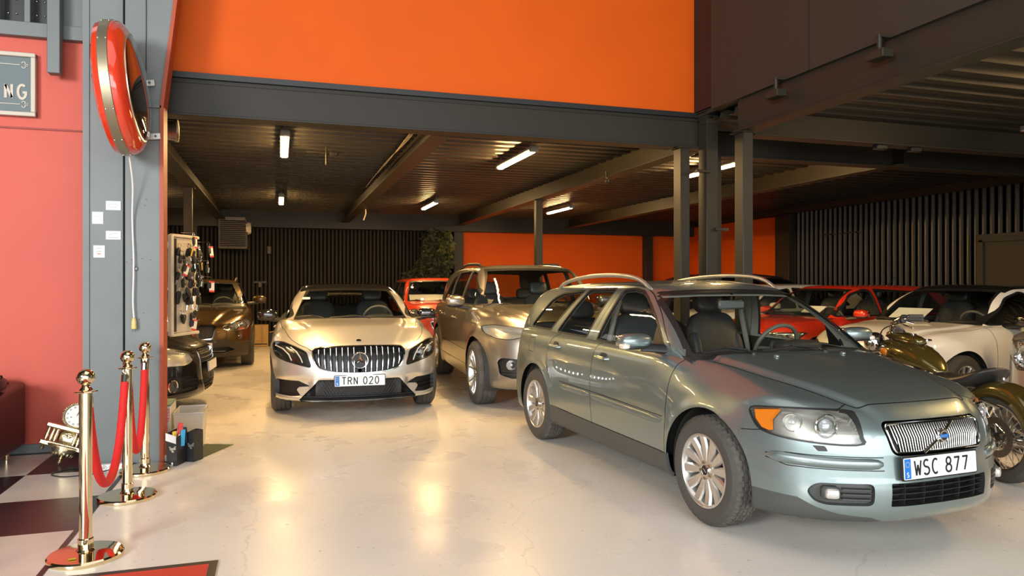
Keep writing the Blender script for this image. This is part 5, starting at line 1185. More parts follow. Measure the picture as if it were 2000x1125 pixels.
# ---- brown compact SUV at the back left
def build_brown():
    P = mat('paint_brown_metallic', (.105, .062, .018), .32, .7, coat=1, noise=.03, nscale=300); DK = mat('clad_dark_brown', (.045, .035, .026), .5)
    d = base(L=4.45, W=.90, H=1.52, xa=1.38, R=.335, fo=.84, hood=.99, nose=.78, cowl=.95, roof0=.2, roof1=-1.4, tail='suv', cwb=.80, lean=.21, belt=1.03, ridge=[([(.9, .55), (1.3, .50), (1.8, .38), (2.1, .26)], .025, .04)], ZB=[(-3, .2), (3, .2)])
    c = Car('brown_suv', d, (-1.37, 15.0, 0), math.radians(-88), 'brown metallic compact SUV at the back left, half hidden by the key board', P, na=70, nx=60, nc=36)
    hl = rnd([(-.85, .77), (-.78, .82), (-.58, .79), (-.40, .72), (-.43, .655), (-.60, .635), (-.80, .66)], .03)
    kid = rnd([(-.30, .71), (-.25, .525), (-.05, .515), (-.03, .71), (-.07, .735), (-.26, .735)], .03)
    def ex(c, st):
        if st == 'cut':
            c.front('cladding', [(-.95, .46), (-.62, .45), (-.45, .50), (.0, .50), (0, .1), (-.95, .1)], frm=('body',), ok=lambda q, n: q[0] > 1.6)
            c.front('skid', rnd([(-.52, .29), (-.46, .22), (0, .22), (0, .29)], .02), frm=('cladding',), ok=lambda q, n: q[0] > 1.6); return
        c.emit('skid_plate', 'skid', SILV, off=.006, wall=.01)
        for y in (-.26, -.215, -.17, -.125, -.08):
            for sg in (-1, 1): mb = MB(); mb.tube([(c.surf(y, .72)-.008, -sg*y, .72), (c.surf(y, .54)-.008, -sg*y, .54)], [(.007, .012)]*2, CHROME, 6, flat=(0, 1, 0)); mb.build('grille_bar', c.g)
        for sg in (-1, 1):
            mb = MB(); x = c.surf(-.66, .55); lamp_bowl(mb, (x+.004, sg*.66, .55), .045, .03, (1, sg*.4, 0)); mb.build('fog_lamp', c.root)
            mb = MB(); lamp_bowl(mb, (c.surf(-.6, .72)-.02, sg*.60, .72), .05, .04, (1, sg*.2, 0)); mb.build('headlamp_bowl', c.root)
        mb = MB(); xs = c.surf(0, .82)-.015; mb.lathe([(.0005, .004), (.035, .003), (.04, 0)], CHROME, 24, (xs, 0, .825), 'x', M=Matrix.Rotation(-.9, 3, 'Y')); mb.build('bonnet_badge', c.root)
        mb = MB()
        for y in range(26):
            for k in range(2): mb.box((c.surf(0, .49)+.006, -.31+.025*y, .468+.022*k), (.01, .018, .014), CHROME)
        mb.build('led_light_bar', c.root)
        mb = MB(); mb.tube([(c.surf(y, .315)+.004, y, .315) for y in (-.45, -.2, 0, .2, .45)], .012, CHROME, 6); mb.build('lower_trim', c.root)
    w = {'front': rnd([(-.05, 1.05), (.05, 1.42), (.38, 1.41), (.84, 1.06)], .03), 'rear': rnd([(-1.4, 1.1), (-1.1, 1.38), (-.03, 1.42), (-.13, 1.05)], .03)}
    finish(c, w, hl, 'front', bonnet=[(.9, -.76), (1.4, -.66), (1.9, -.50), (2.05, -.32), (2.08, 0)], seams=[[(.95, 1.0), (.92, .8), (.92, .4)], [(-.1, 1.0), (-.14, .4)]], grille=kid, lower=rnd([(-.60, .33), (-.45, .29), (.45, .29), (.60, .33), (.5, .38), (-.5, .38)], .02), plate_=('LPA 289', .405), style='ten', mir=(.66, 1.0, 1.13, .07, .12, .07), sillm=DK, rail=(-1.5, .1, ALLOY), cladding=.04, wy=.79, extra=ex, hlm=SILV)
build_brown()
# ---- black coupe poking out from behind the portal column
def build_black():
    P = mat('paint_black', (.004, .004, .0045), .3, .0, coat=1, spec=.2)
    d = base(L=4.63, W=.925, H=1.37, xa=1.375, R=.335, fo=.86, hood=.925, nose=.76, cowl=.95, roof0=.05, roof1=-.8, tail='coupe', cwb=.78, lean=.22, ridge=[([(.9, .60), (1.6, .50), (2.2, .36)], .02, .04)],
        fb=[(.1, 2.05), (.18, 2.17), (.28, 2.225), (.4, 2.235), (.55, 2.23), (.68, 2.20), (.74, 2.14), (.80, 2.02), (1.0, 1.6)])
    c = Car('black_coupe', d, (-2.97, 9.24, 0), math.radians(-5), 'glossy black coupe nose showing from behind the portal column, below the key board', P, na=76, nx=60, nc=40)
    hl = rnd([(1.70, .71), (1.78, .735), (1.98, .72), (2.10, .68), (2.135, .60), (2.09, .555), (1.90, .56), (1.78, .60)], .03)
    gp = rnd([(-.37, .70), (-.31, .70), (.31, .70), (.37, .70), (.37, .42), (.26, .24), (-.26, .24), (-.37, .42)], .04)
    fg = rnd([(-.86, .40), (-.80, .435), (-.44, .435), (-.42, .27), (-.74, .25), (-.84, .30)], .03)
    def ex(c, st):
        if st == 'cut': return
        mb = MB()
        for z in (.655, .61, .565, .345, .30, .27): mb.tube([(c.surf(y, z)-.008, y, z) for y in (-.35 if z > .4 else -.27, -.2, 0, .2, .35 if z > .4 else .27)], [(.006, .014)]*5, CHROME if z > .5 else DKMET, 6, flat=(0, 0, 1))
        mb.build('grille_slat', c.g)
        for sg, o in zip((-1, 1), c.fr):
            mb = MB(); x = c.surf(-.70, .345)-.004; M = Matrix.Rotation(sg*.5, 3, 'Z'); mb.lathe([(.056, -.03), (.060, .006), (.066, .010), (.070, 0)], CHROME, 32, (x, sg*.70, .345), 'x', M=M); mb.lathe([(.0005, -.02), (.056, -.015)], mat('fog_glass_dark', (.15, .15, .15), .08, .5), 28, (x, sg*.70, .345), 'x', M=M); mb.build('fog_lamp', o)
            mb = MB()
            for z in (.31, .35, .39): mb.tube([(c.surf(-y, z)-.012, sg*y, z) for y in (.60, .52, .45)], [(.004, .016)]*3, BLACK, 6, flat=(0, 0, 1))
            mb.build('recess_slat', o)
    finish(c, {'side': rnd([(-1.2, .98), (-.8, 1.26), (.1, 1.29), (.75, .97)], .04)}, hl, 'side', bonnet=[(.9, -.80), (1.4, -.72), (1.9, -.60), (2.02, -.48), (2.09, -.3), (2.11, 0)], seams=[[(.98, .93), (.93, .8), (.93, .35)]], grille=gp, fog=fg, plate_=(' ', .50), style='five', mir=(.6, .98, 1.0, .07, .12, .06), wy=.80, extra=ex, hlm=mat('lamp_pale_housing', (.62, .60, .56)), bowls=[(.35, .05), (.72, .045)])
build_black()
# ---- small red car between coupe and SUV
def build_small_red():
    P = mat('paint_orange_red', (.62, .045, .012), .3, .2, coat=1)
    d = base(L=3.9, W=.86, H=1.55, xa=1.25, R=.31, fo=.70, hood=1.08, nose=.92, cowl=.95, roof0=.62, roof1=-1.3, tail='suv', cwb=.76, lean=.12, belt=1.05)
    c = Car('small_red_car', d, (3.12, 15.3, 0), math.radians(-92), 'small orange-red upright car parked deep between the silver coupe and the sand SUV', P, na=50, nx=50, nc=24, cnx=40, cnc=16, cna=30)
    hl = arc(-.62, .82, .12, .12, 0, 350, 16)
    finish(c, {'front': rnd([(-.1, 1.08), (-.05, 1.45), (.66, 1.44), (.86, 1.08)], .02), 'rear': rnd([(-1.45, 1.08), (-1.35, 1.42), (-.12, 1.45), (-.17, 1.08)], .02)}, hl, 'front', bonnet=[(.9, -.7), (1.4, -.62), (1.75, -.45), (1.8, 0)], seams=[[(.9, 1.0), (.85, .4)]], grille=rnd([(-.35, .70), (-.30, .58), (.30, .58), (.35, .70)], .03), plate_=(' ', .45), style='ten', mir=(.6, .93, 1.13, .06, .11, .07), mirm=mat('gloss_black', (.012, .012, .012)), wy=.76, roofm=P, sillm=BLACK, bowls=[(.5, .08)])
    mb = MB(); mb.box((.80, -.10, 1.14), (.004, 1.0, .16), mat('paper_white', (.8, .79, .75), .7), rot=Matrix.Rotation(-.75, 3, 'Y')); mb.build('price_sheet', c.root)
build_small_red()
# ---- cars along the right side
def build_red_hatch():
    P = mat('paint_red', (.66, .035, .012), .3, .15, coat=1)
    d = base(L=4.15, W=.85, H=1.41, xa=1.30, R=.31, fo=.80, hood=.93, nose=.75, cowl=1.0, roof0=.12, roof1=-1.4, tail='hatch', cwb=.77, lean=.20)
    c = Car('red_hatchback', d, (8.60, 9.60, 0), math.radians(-174), 'red five door hatchback behind the white car with the black roof', P, na=64, nx=64, nc=28)
    hl = rnd([(-.82, .72), (-.55, .72), (-.44, .66), (-.46, .57), (-.70, .59), (-.80, .63)], .02)
    w = {'front': rnd([(-.05, .95), (0, 1.31), (.12, 1.33), (.42, 1.25), (.84, .95)], [.02, .03, .05, .08, .02]), 'rear': rnd([(-1.55, .99), (-1.3, 1.27), (-.09, 1.33), (-.13, .95)], .03)}
    finish(c, w, hl, 'front', bonnet=[(.9, -.74), (1.4, -.64), (1.85, -.48), (1.93, 0)], seams=[[(.98, .95), (.92, .8), (.92, .35)], [(-.09, .95), (-.12, .35)]], grille=rnd([(-.42, .66), (-.40, .58), (.40, .58), (.42, .66)], .02), lower=rnd([(-.5, .40), (-.5, .26), (.5, .26), (.5, .40)], .02), plate_=(' ', .48), style='ten', mir=(.58, .955, .98, .07, .12, .065), handles=((-.02, .84), (-1.0, .86)), wy=.74)
    mb = MB(); mb.tube([(-1.15, 0, 1.39), (-1.20, 0, 1.42), (-1.42, 0, 1.60)], [.012, .006, .003], BLACK, 8); mb.build('roof_antenna', c.root)
    mb = MB(); mb.box((.80, .28, 1.03), (.004, .36, .18), mat('paper_white', (.8, .79, .75), .7), rot=Matrix.Rotation(-1.0, 3, 'Y')); mb.build('price_sheet', c.root)
build_red_hatch()
def build_white():
    P = mat('paint_white', (.72, .70, .64), .3, .0, coat=1); GB = mat('gloss_black', (.012, .012, .012))
    d = base(L=4.30, W=.90, H=1.43, xa=1.50, R=.325, fo=.78, hood=.955, nose=.77, cowl=1.0, roof0=.10, roof1=-1.2, tail='hatch', cwb=.80, lean=.21, ridge=[([(.9, .66), (1.4, .60), (2.2, .42)], .02, .03)])
    P.node_tree.nodes['Principled BSDF'].inputs['Base Color'].default_value = (.86, .84, .78, 1)
    c = Car('white_hatchback', d, (8.45, 7.10, 0), math.radians(-171.5), 'white hatchback with black roof behind the olive motorcycle', P, na=72, nx=72, nc=34)
    hl = rnd([(-.76, .74), (-.60, .74), (-.48, .70), (-.50, .63), (-.66, .64), (-.75, .68)], .02)
    w = {'front': rnd([(-.05, .975), (0, 1.30), (.10, 1.32), (.40, 1.25), (.86, .965)], [.02, .03, .05, .08, .02]), 'rear': rnd([(-1.4, 1.01), (-1.05, 1.28), (-.09, 1.32), (-.13, .975)], .03)}
    finish(c, w, hl, 'front', bonnet=[(.88, -.80), (1.3, -.74), (1.85, -.60), (2.08, -.42), (2.14, 0)], seams=[[(1.0, .94), (.96, .80), (.96, .35)], [(-.09, .98), (-.12, .35)]], grille=rnd([(-.42, .68), (-.38, .54), (.38, .54), (.42, .68)], .03), lower=rnd([(-.5, .42), (-.5, .26), (.5, .26), (.5, .42)], .02), plate_=(' ', .48), style='ten', mir=(.60, 1.0, 1.01, .075, .12, .07), mirm=GB, msides=(1,), roofm=GB, tint=GLT, handles=((-.02, .86),), wy=.79)
    mb = MB(); mb.box((.78, -.27, 1.055), (.004, .46, .24), mat('paper_white', (.8, .79, .75), .7), rot=Matrix.Rotation(-1.05, 3, 'Y')); mb.build('price_sheet', c.root)
build_white()
def build_silver():
    P = mat('paint_silver_grey', (.45, .44, .42), .34, .7, coat=1)
    d = base(L=4.0, W=.86, H=1.50, xa=1.28, R=.31, fo=.84, hood=1.08, nose=.95, cowl=1.0, roof0=.2, roof1=-1.2, tail='hatch', cwb=.78, lean=.2)
    c = Car('silver_hatchback', d, (8.26, 4.66, 0), math.radians(-165), 'silver grey car with a large round headlamp at the right edge of the picture', P, na=60, nx=50, nc=34)
    hl = rnd([(-.83, .90), (-.60, .93), (-.44, .88), (-.42, .76), (-.50, .68), (-.64, .67), (-.70, .74), (-.80, .78)], .03)
    def ex(c, st):
        if st == 'cut': return
        for o in [k for k in c.root.children if k.name.startswith('headlight')]:
            sg = -1 if max(v.co.y for v in o.data.vertices) < 0 else 1
            mb = MB(); x = c.surf(-.55, .79); lamp_bowl(mb, (x-.02, sg*.55, .79), .10, .05, (1, sg*.3, .1), m=mat('facet_chrome', (.8, .8, .78), .12, 1, bump=1., bscale=25)); mb.build('round_headlamp', o)
    finish(c, {'front': rnd([(-.05, 1.06), (0, 1.40), (.42, 1.36), (.86, 1.05)], .03), 'rear': rnd([(-1.3, 1.1), (-1.0, 1.38), (-.09, 1.41), (-.13, 1.06)], .03)}, hl, 'front', bonnet=[(.88, -.74), (1.4, -.66), (1.85, -.48), (1.97, 0)], seams=[[(1.0, 1.0), (.94, .82), (.94, .35)]], grille=rnd([(-.35, .78), (-.33, .66), (.33, .66), (.35, .78)], .03), lower=rnd([(-.5, .42), (-.5, .26), (.5, .26), (.5, .42)], .02), plate_=(' ', .50), style='ten', mir=(.6, .96, 1.1, .07, .12, .07), wy=.75, extra=ex, bowls=[(.2, .03)])
build_silver()
def build_far_white():
    d = base(L=4.1, W=.87, H=1.42, xa=1.3, R=.31, fo=.8, hood=.97, nose=.76, cowl=1.0, roof0=.12, roof1=-1.1, tail='hatch', cwb=.77, lean=.2)
    c = Car('far_white_car', d, (8.80, 11.70, 0), math.radians(-177), 'white car mostly hidden behind the red hatchback', mat('paint_white', (.72, .70, .64)), na=48, nx=44, nc=22, cnx=40, cnc=16, cna=30)
    finish(c, {'front': rnd([(-.05, .99), (0, 1.32), (.42, 1.27), (.84, .99)], .03), 'rear': rnd([(-1.35, 1.03), (-1.0, 1.29), (-.09, 1.33), (-.13, .99)], .03)}, rnd([(-.82, .74), (-.55, .74), (-.44, .66), (-.70, .60)], .02), 'front', bonnet=[(.9, -.74), (1.4, -.64), (1.85, -.48), (1.93, 0)], style='ten', mir=(.58, .955, 1.03, .07, .12, .065), wy=.75)
build_far_white()
def build_dark_suv():
    d = base(L=4.6, W=.92, H=1.60, xa=1.35, R=.35, fo=.84, hood=1.08, nose=.88, cowl=1.0, roof0=.2, roof1=-1.5, tail='suv', cwb=.82, lean=.2, belt=1.08)
    c = Car('dark_suv', d, (8.55, 13.75, 0), math.radians(-178), 'black SUV with roof rails in front of the orange side panel', mat('paint_black', (.008, .008, .009)), na=48, nx=44, nc=22, cnx=40, cnc=16, cna=30)
    finish(c, {'front': rnd([(-.05, 1.10), (0, 1.48), (.42, 1.44), (.84, 1.10)], .03), 'rear': rnd([(-1.7, 1.16), (-1.4, 1.45), (-.09, 1.49), (-.13, 1.10)], .03)}, rnd([(-.86, .84), (-.55, .84), (-.44, .76), (-.70, .72)], .02), 'front', bonnet=[(.9, -.74), (1.4, -.66), (1.85, -.52), (1.98, 0)], style='ten', mir=(.58, 1.0, 1.15, .07, .12, .07), tint=GLT, rail=(-1.85, .05, BLACK), wy=.80)
build_dark_suv()
# ---------------------------------------------------------------- motorcycle
def build_motorcycle():
    OL = mat('paint_olive', (.13, .095, .018), .22, .6, coat=1); LEA = mat('saddle_leather', (.022, .021, .020), .42, bump=.2, bscale=30)
    t = empty('motorcycle', (5.0, 3.92, 0), math.radians(80), 'olive green cruiser motorcycle with solo saddle between the estate car and the white hatchback', 'motorcycle')
    def mwheel(x, R, w, steer=0.):
        T = (Matrix.Translation((x, 0, R)) if not steer else Matrix.Translation((1.27, 0, 0)) @ Matrix.Rotation(steer, 4, 'Z') @ Matrix.Translation((x-1.27, 0, R))); P = lambda r, a, h: tuple(T @ Vector((r*math.cos(a), h, r*math.sin(a)))); n = 64
        def la(mb, pr, m, n_=n): 
            V = [P(r, 2*PI*j/n_, h) for r, h in pr for j in range(n_)]; mb.add(V, [[i*n_+j, i*n_+(j+1) % n_, (i+1)*n_+(j+1) % n_, (i+1)*n_+j] for i in range(len(pr)-1) for j in range(n_)], m)
        r0 = R-.095; mb = MB(); la(mb, [(r0, w*.35), (r0+.02, w*.5), (R-.03, w*.48), (R-.008, w*.3), (R, w*.08), (R-.006, w*.05), (R-.006, -w*.05), (R, -w*.08), (R-.008, -w*.3), (R-.03, -w*.48), (r0+.02, -w*.5), (r0, -w*.35)], RUBBER); wl = mb.build('wheel', t)
        mb = MB(); la(mb, [(r0+.004, w*.36), (r0+.004, w*.40), (r0-.006, w*.38), (r0-.016, w*.15), (r0-.016, -w*.15), (r0-.006, -w*.38), (r0+.004, -w*.40), (r0+.004, -w*.36)], CHROME); mb.build('wheel_rim', wl)
        mb = MB()
        for i in range(40):
            a = 2*PI*i/40; sg = 1 if i % 2 else -1; d = .35*(1 if (i//2) % 2 else -1); mb.tube([P(.035, a+d, sg*.035), P(r0-.012, a, sg*.008)], .0022, CHROME, 5)
        mb.build('spokes', wl); mb = MB(); la(mb, [(.0005, .06), (.03, .06), (.04, .035), (.028, .03), (.028, -.03), (.04, -.035), (.03, -.06), (.0005, -.06)], DKMET, 24); mb.build('hub', wl)
        mb = MB(); BD = mat('brake_disc_steel', (.25, .22, .19), .35, .9); la(mb, [(.145, .066), (.145, .071), (.095, .071), (.095, .066), (.145, .066)], BD, 48)
        for i in range(5): a = 2*PI*i/5; mb.tube([P(.035, a, .06), P(.10, a+.15, .067)], (.010, .004), BD, 6)
        for i in range(20): a = 2*PI*i/20; mb.lathe([(.0005, 0), (.004, 0)], BLACK, 8, P(.12+.01*(i % 2), a, .0715), 'y', M=None)
        mb.build('brake_disc', wl); return wl
    mwheel(0, .325, .14); mwheel(1.50, .33, .11, .8)
    def fender(name, cx, cz, R, w, a0, a1, steer=0.):
        n = 26; mb = MB(); V = []; F = []; m = 9; T = Matrix.Translation((cx, 0, cz)) if not steer else Matrix.Translation((1.27, 0, 0)) @ Matrix.Rotation(steer, 4, 'Z') @ Matrix.Translation((cx-1.27, 0, cz))
        for i in range(n+1):
            a = math.radians(a0+(a1-a0)*i/n); fl = 1+.10*max(0, (i/n-.7)/.3)
            for j in range(m): b = math.pi*j/(m-1); y = math.cos(b)*w/2; r = R*fl-.11*(1-math.sin(b)**.55); V.append(tuple(T @ Vector((r*math.cos(a), y, r*math.sin(a)))))
        for i in range(n):
            for j in range(m-1): F.append([i*m+j, i*m+j+1, (i+1)*m+j+1, (i+1)*m+j])
        mb.add(V, F, OL); o = mb.build(name, t); md = o.modifiers.new('thick', 'SOLIDIFY'); md.thickness = .004; return o
    f = fender('rear_fender', 0, .325, .40, .21, 35, 200); fender('front_fender', 1.50, .33, .375, .15, -20, 150, .8)
    for sg in (-1, 1):
        mb = MB(); mb.tube([(.42, sg*.135, .60), (.30, sg*.135, .605), (.05, sg*.125, .575), (-.10, sg*.12, .55)], [(.018, .012)]*4, CHROME, 10); o = mb.build('fender_strut', t)
        mb = MB(); mb.lathe([(.0005, .012), (.018, .010), (.022, 0)], AMBER, 16, (.10, sg*.145, .575), 'y', M=Matrix.Scale(sg, 3, (0, 1, 0))); mb.build('side_reflector', o)
    mb = MB(); prof = [(.60, .71, .035, .03), (.68, .775, .10, .06), (.80, .83, .145, .095), (.95, .87, .165, .12), (1.12, .885, .16, .12), (1.28, .88, .12, .10), (1.38, .86, .06, .06)]
    V = []; F = []; n = 20
    for x, z, w, h in prof:
        for j in range(n): a = 2*PI*j/n; V.append((x, w*math.copysign(abs(math.cos(a))**.8, math.cos(a)), z+h*math.sin(a)*(1 if math.sin(a) > 0 else .8)-h*.4))
    for i in range(len(prof)-1):
        for j in range(n): F.append([i*n+j, i*n+(j+1) % n, (i+1)*n+(j+1) % n, (i+1)*n+j])
    F += [list(range(n)), [(len(prof)-1)*n+j for j in range(n)]]; mb.add(V, F, OL); tk = mb.build('fuel_tank', t, ang=60); sd = tk.modifiers.new('sub', 'SUBSURF'); sd.levels = sd.render_levels = 1
    mb = MB(); mb.sq((1.07, 0, .958), (.22, .082, .046), OL, .7, .8, rot=Matrix.Rotation(-.10, 3, 'Y').to_quaternion()); mb.tube([(1.07+.232*math.cos(a), .088*math.sin(a), .948+.02*math.cos(a)) for a in [2*PI*i/32 for i in range(32)]], .006, CHROME, 6, closed=True); cs = mb.build('tank_console', tk)
    G_ = Matrix.Rotation(-.85, 3, 'Y'); mb = MB(); mb.lathe([(.062, -.03), (.068, .010), (.060, .014), (.058, .006)], CHROME, 36, (1.17, 0, 1.0), 'z', M=G_); mb.lathe([(.0005, .006), (.060, .006)], BLACK, 32, (1.17, 0, 1.0), 'z', M=G_)
    for i in range(14):
        a = math.radians(-40+260*i/13); p = G_ @ Vector((math.sin(a-.6)*.040*-1, math.cos(a-.6)*.040, .0075)); mb.sq((1.17+p.x, p.y, 1.0+p.z), (.0028, .0028, .0015), WHITE, 1, 1, 6, 4)
    a_, b_ = G_ @ Vector((0, 0, .009)), G_ @ Vector((-.02, .03, .009)); mb.tube([Vector((1.17, 0, 1.0))+a_, Vector((1.17, 0, 1.0))+b_], .0018, AMBER, 5); mb.build('speedometer', cs)
    mb = MB(); mb.lathe([(.0005, .02), (.022, .018), (.028, .0), (.03, -.01)], CHROME, 20, (.97, 0, .985), 'z', M=Matrix.Rotation(.1, 3, 'Y')); mb.build('ignition_switch', cs)
    mb = MB(); mb.lathe([(.0005, .016), (.03, .014), (.036, 0)], CHROME, 20, (.93, -.10, .945), 'z'); mb.build('fuel_cap', tk)
    mb = MB(); V = []; F = []; pr = [(.66, .10, .70, .02), (.55, .13, .695, .03), (.42, .17, .68, .045), (.28, .19, .69, .06), (.16, .18, .735, .065), (.08, .13, .785, .035), (.05, .07, .80, .012)]
    for x, w, z, h in pr:
        for j in range(16): a = 2*PI*j/16; V.append((x, w*math.cos(a), z+h*math.sin(a)))
    for i in range(len(pr)-1):
        for j in range(16): F.append([i*16+j, i*16+(j+1) % 16, (i+1)*16+(j+1) % 16, (i+1)*16+j])
    F += [list(range(16)), [(len(pr)-1)*16+j for j in range(16)]]; mb.add(V, F, LEA); sa = mb.build('saddle', t, ang=80); sd = sa.modifiers.new('sub', 'SUBSURF'); sd.levels = sd.render_levels = 2
    mb = MB(); mb.lathe([(.0005, .02), (.014, .016), (.018, 0)], CHROME, 14, (.02, 0, .735), 'z'); mb.build('saddle_knob', sa)
    mb = MB()
    for sg in (-1, 1):
        mb.tube([(0, sg*.11, .325), (.25, sg*.12, .34), (.48, sg*.10, .36)], .02, DKMET); mb.tube([(.48, sg*.10, .36), (.60, sg*.10, .60), (.95, sg*.05, .78), (1.25, 0, .84)], .016, BLACK); mb.tube([(.48, sg*.12, .22), (.9, sg*.12, .17), (1.12, sg*.08, .30), (1.25, sg*.03, .70)], .016, BLACK)
    mb.build('frame', t)
    mb = MB(); mb.sq((.68, 0, .36), (.17, .13, .15), DKMET, .5, .5)
    for dx, an in ((.62, -.35), (.88, .35)):
        for k in range(9): u = .50+.024*k; mb.box((dx+(u-.5)*an*1.1-.02, 0, u), (.13, .15, .012), DKMET, rot=Matrix.Rotation(an, 3, 'Y'), bev=.004)
    mb.sq((.80, .14, .45), (.09, .03, .09), CHROME, .7, .7); mb.build('engine', t)
    mb = MB()
    for z in (.28, .20): mb.tube(spl([(.9, -.12, .5), (.80, -.2, .36), (.5, -.2, z), (-.1, -.2, z), (-.35, -.2, z+.02)], 5), .034, CHROME, 12)
    mb.build('exhaust_pipe', t)
    S_ = Matrix.Translation((1.27, 0, .9)) @ Matrix.Rotation(.92, 4, 'Z')
    q = lambda x, y, z: tuple(S_ @ Vector((x-1.27, y, z-.9)))
    mb = MB()
    for sg in (-1, 1): mb.tube([q(1.50, sg*.085, .33), q(1.22, sg*.10, 1.0)], .022, CHROME, 12)
    for z, x in ((.90, 1.27), (.78, 1.32)): mb.box(q(x, 0, z), (.07, .24, .025), CHROME, rot=Matrix.Rotation(.8, 3, 'Z'), bev=.008)
    mb.build('fork', t)
    mb = MB(); lamp_bowl(mb, q(1.44, 0, .90), .085, .09, (1, 1.03, 0), m=CHROME); mb.sq(q(1.40, 0, .90), (.08, .092, .092), CHROME, .9, 1); mb.build('headlamp', t)
    mb = MB(); hb = spl([q(1.04, .36, 1.13), q(1.14, .31, 1.13), q(1.25, .20, 1.09), q(1.26, .10, .99), q(1.24, 0, .97), q(1.26, -.10, .99), q(1.25, -.20, 1.09), q(1.14, -.31, 1.13), q(1.04, -.36, 1.13)], 5); mb.tube(hb, .0125, CHROME, 10); mb.build('handlebar', t)
    for sg in (-1, 1):
        mb = MB(); mb.tube([q(1.13, sg*.315, 1.13), q(1.02, sg*.37, 1.13)], .018, RUBBER, 12); mb.build('grip', t)
        mb = MB(); mb.box(q(1.17, sg*.285, 1.12), (.05, .045, .05), BLACK, rot=Matrix.Rotation(.8+sg*.5, 3, 'Z'), bev=.01); mb.tube([q(1.21, sg*.29, 1.10), q(1.15, sg*.35, 1.08), q(1.09, sg*.40, 1.06)], [(.010, .005)]*3, CHROME, 8); mb.build('brake_lever', t)
        mb = MB(); mb.tube([q(1.31, sg*.05, .84), q(1.31, sg*.17, .84)], .009, CHROME, 6); mb.sq(q(1.31, sg*.19, .84), (.04, .03, .03), AMBER, .8, .8); mb.build('turn_signal', t)
    mb = MB()
    for k in range(5): mb.tube(spl([q(1.20, .12+.05*k, 1.09), q(1.33, .10+.02*k, 1.02), q(1.35, .03, .90-.02*k), q(1.25, .0, .80)], 5), .005, BLACK, 6)
    mb.build('control_cable', t)
    # rear plate and lamp
    mb = MB(); mb.box((-.345, 0, .60), (.008, .20, .15), WHITE, rot=Matrix.Rotation(.45, 3, 'Y')); mb.box((-.337, 0, .60), (.010, .215, .165), BLACK, rot=Matrix.Rotation(.45, 3, 'Y')); mb.build('number_plate', t)
    mb = MB(); mb.sq((-.30, 0, .70), (.05, .06, .04), mat('red_lens', (.45, .01, .01)), .7, .8); mb.build('rear_lamp', t)
    mb = MB(); mb.tube([(.55, .10, .25), (.48, .26, .03), (.44, .29, .008)], .011, BLACK, 8); mb.build('side_stand', t)
build_motorcycle()
# ---------------------------------------------------------------- rope barrier
GOLD = mat('polished_brass', (.80, .66, .42), .07, 1); VELV = mat('red_velvet', (.62, .012, .010), .75, bump=.3, bscale=120)
def stanchion(x, y, lab):
    t = empty('rope_stanchion', (x, y, 0), 0, lab, 'barrier post', 'brass posts of the rope barrier'); mb = MB()
    mb.lathe([(.0005, .0), (.178, .0), (.180, .008), (.180, .020), (.172, .028), (.10, .034), (.045, .038), (.036, .05), (.0005, .05)], GOLD, 64); mb.build('base', t)
    mb = MB(); mb.lathe([(.031, .04), (.031, .865), (.0005, .866)], GOLD, 40); mb.lathe([(.036, .035), (.037, .10), (.033, .105), (.031, .104)], GOLD, 40); mb.build('pole', t)
    mb = MB(); mb.lathe([(.0005, .864), (.055, .866), (.058, .870), (.055, .874), (.034, .878), (.030, .885), (.022, .893), (.018, .905), (.024, .912), (.020, .916)], GOLD, 40); mb.build('collar', t)
    mb = MB(); mb.sq((0, 0, .945), (.044, .044, .044), GOLD, 1, 1, 40, 24); mb.build('ball_finial', t); return t
stanchion(-.965, 4.31, 'nearest brass rope post, standing lowest in the picture'); stanchion(-.965, 5.41, 'middle brass rope post, between the nearest post and the one against the column'); stanchion(-.975, 6.14, 'farthest brass rope post, standing against the portal column')
mb = MB(); mb.box((-1.00, 4.20, .0365), (.035, .02, .001), mat('brass_sticker', (.55, .42, .02), .5)); s_ = mb.build('maker_sticker', bpy.data.objects['rope_stanchion']); s_.location = (.965, -4.31, 0); s_['label'] = 'tiny yellow sticker on the base'
def rope(y0, y1, zl, lab):
    n = 26; P = []; zt = .80
    for i in range(n+1):
        u = -1+2*i/n; k = 2.2; P.append((-.968, y0+(y1-y0)*(i/n)**1.0, zl+(zt-zl)*(math.cosh(k*u)-1)/(math.cosh(k)-1)))
    mb = MB(); mb.tube(P, .0245, VELV, 16); r_ = mb.build('barrier_rope'); tag(r_, lab, 'rope', 'red velvet ropes of the barrier')
    for a, b in ((P[0], P[1]), (P[-1], P[-2])):
        d = (Vector(a)-Vector(b)).normalized(); mb = MB(); A = Vector(a); mb.tube([A-d*.02, A+d*.03], .026, CHROME, 16); mb.tube([A+d*.03, A+d*.045], [.02, .010], CHROME, 12); mb.tube([A+d*.045+Vector((.014*math.cos(q), .014*math.sin(q)*.2, .014+.014*math.sin(q))) for q in [2*PI*i/14 for i in range(14)]], .003, CHROME, 6, closed=True); mb.build('rope_end', r_, 'chrome rope end with hook')
rope(4.372, 5.348, .255, 'red velvet rope sagging between the nearest and the middle brass post'); rope(5.47, 6.08, .24, 'red velvet rope sagging between the middle and the farthest brass post')
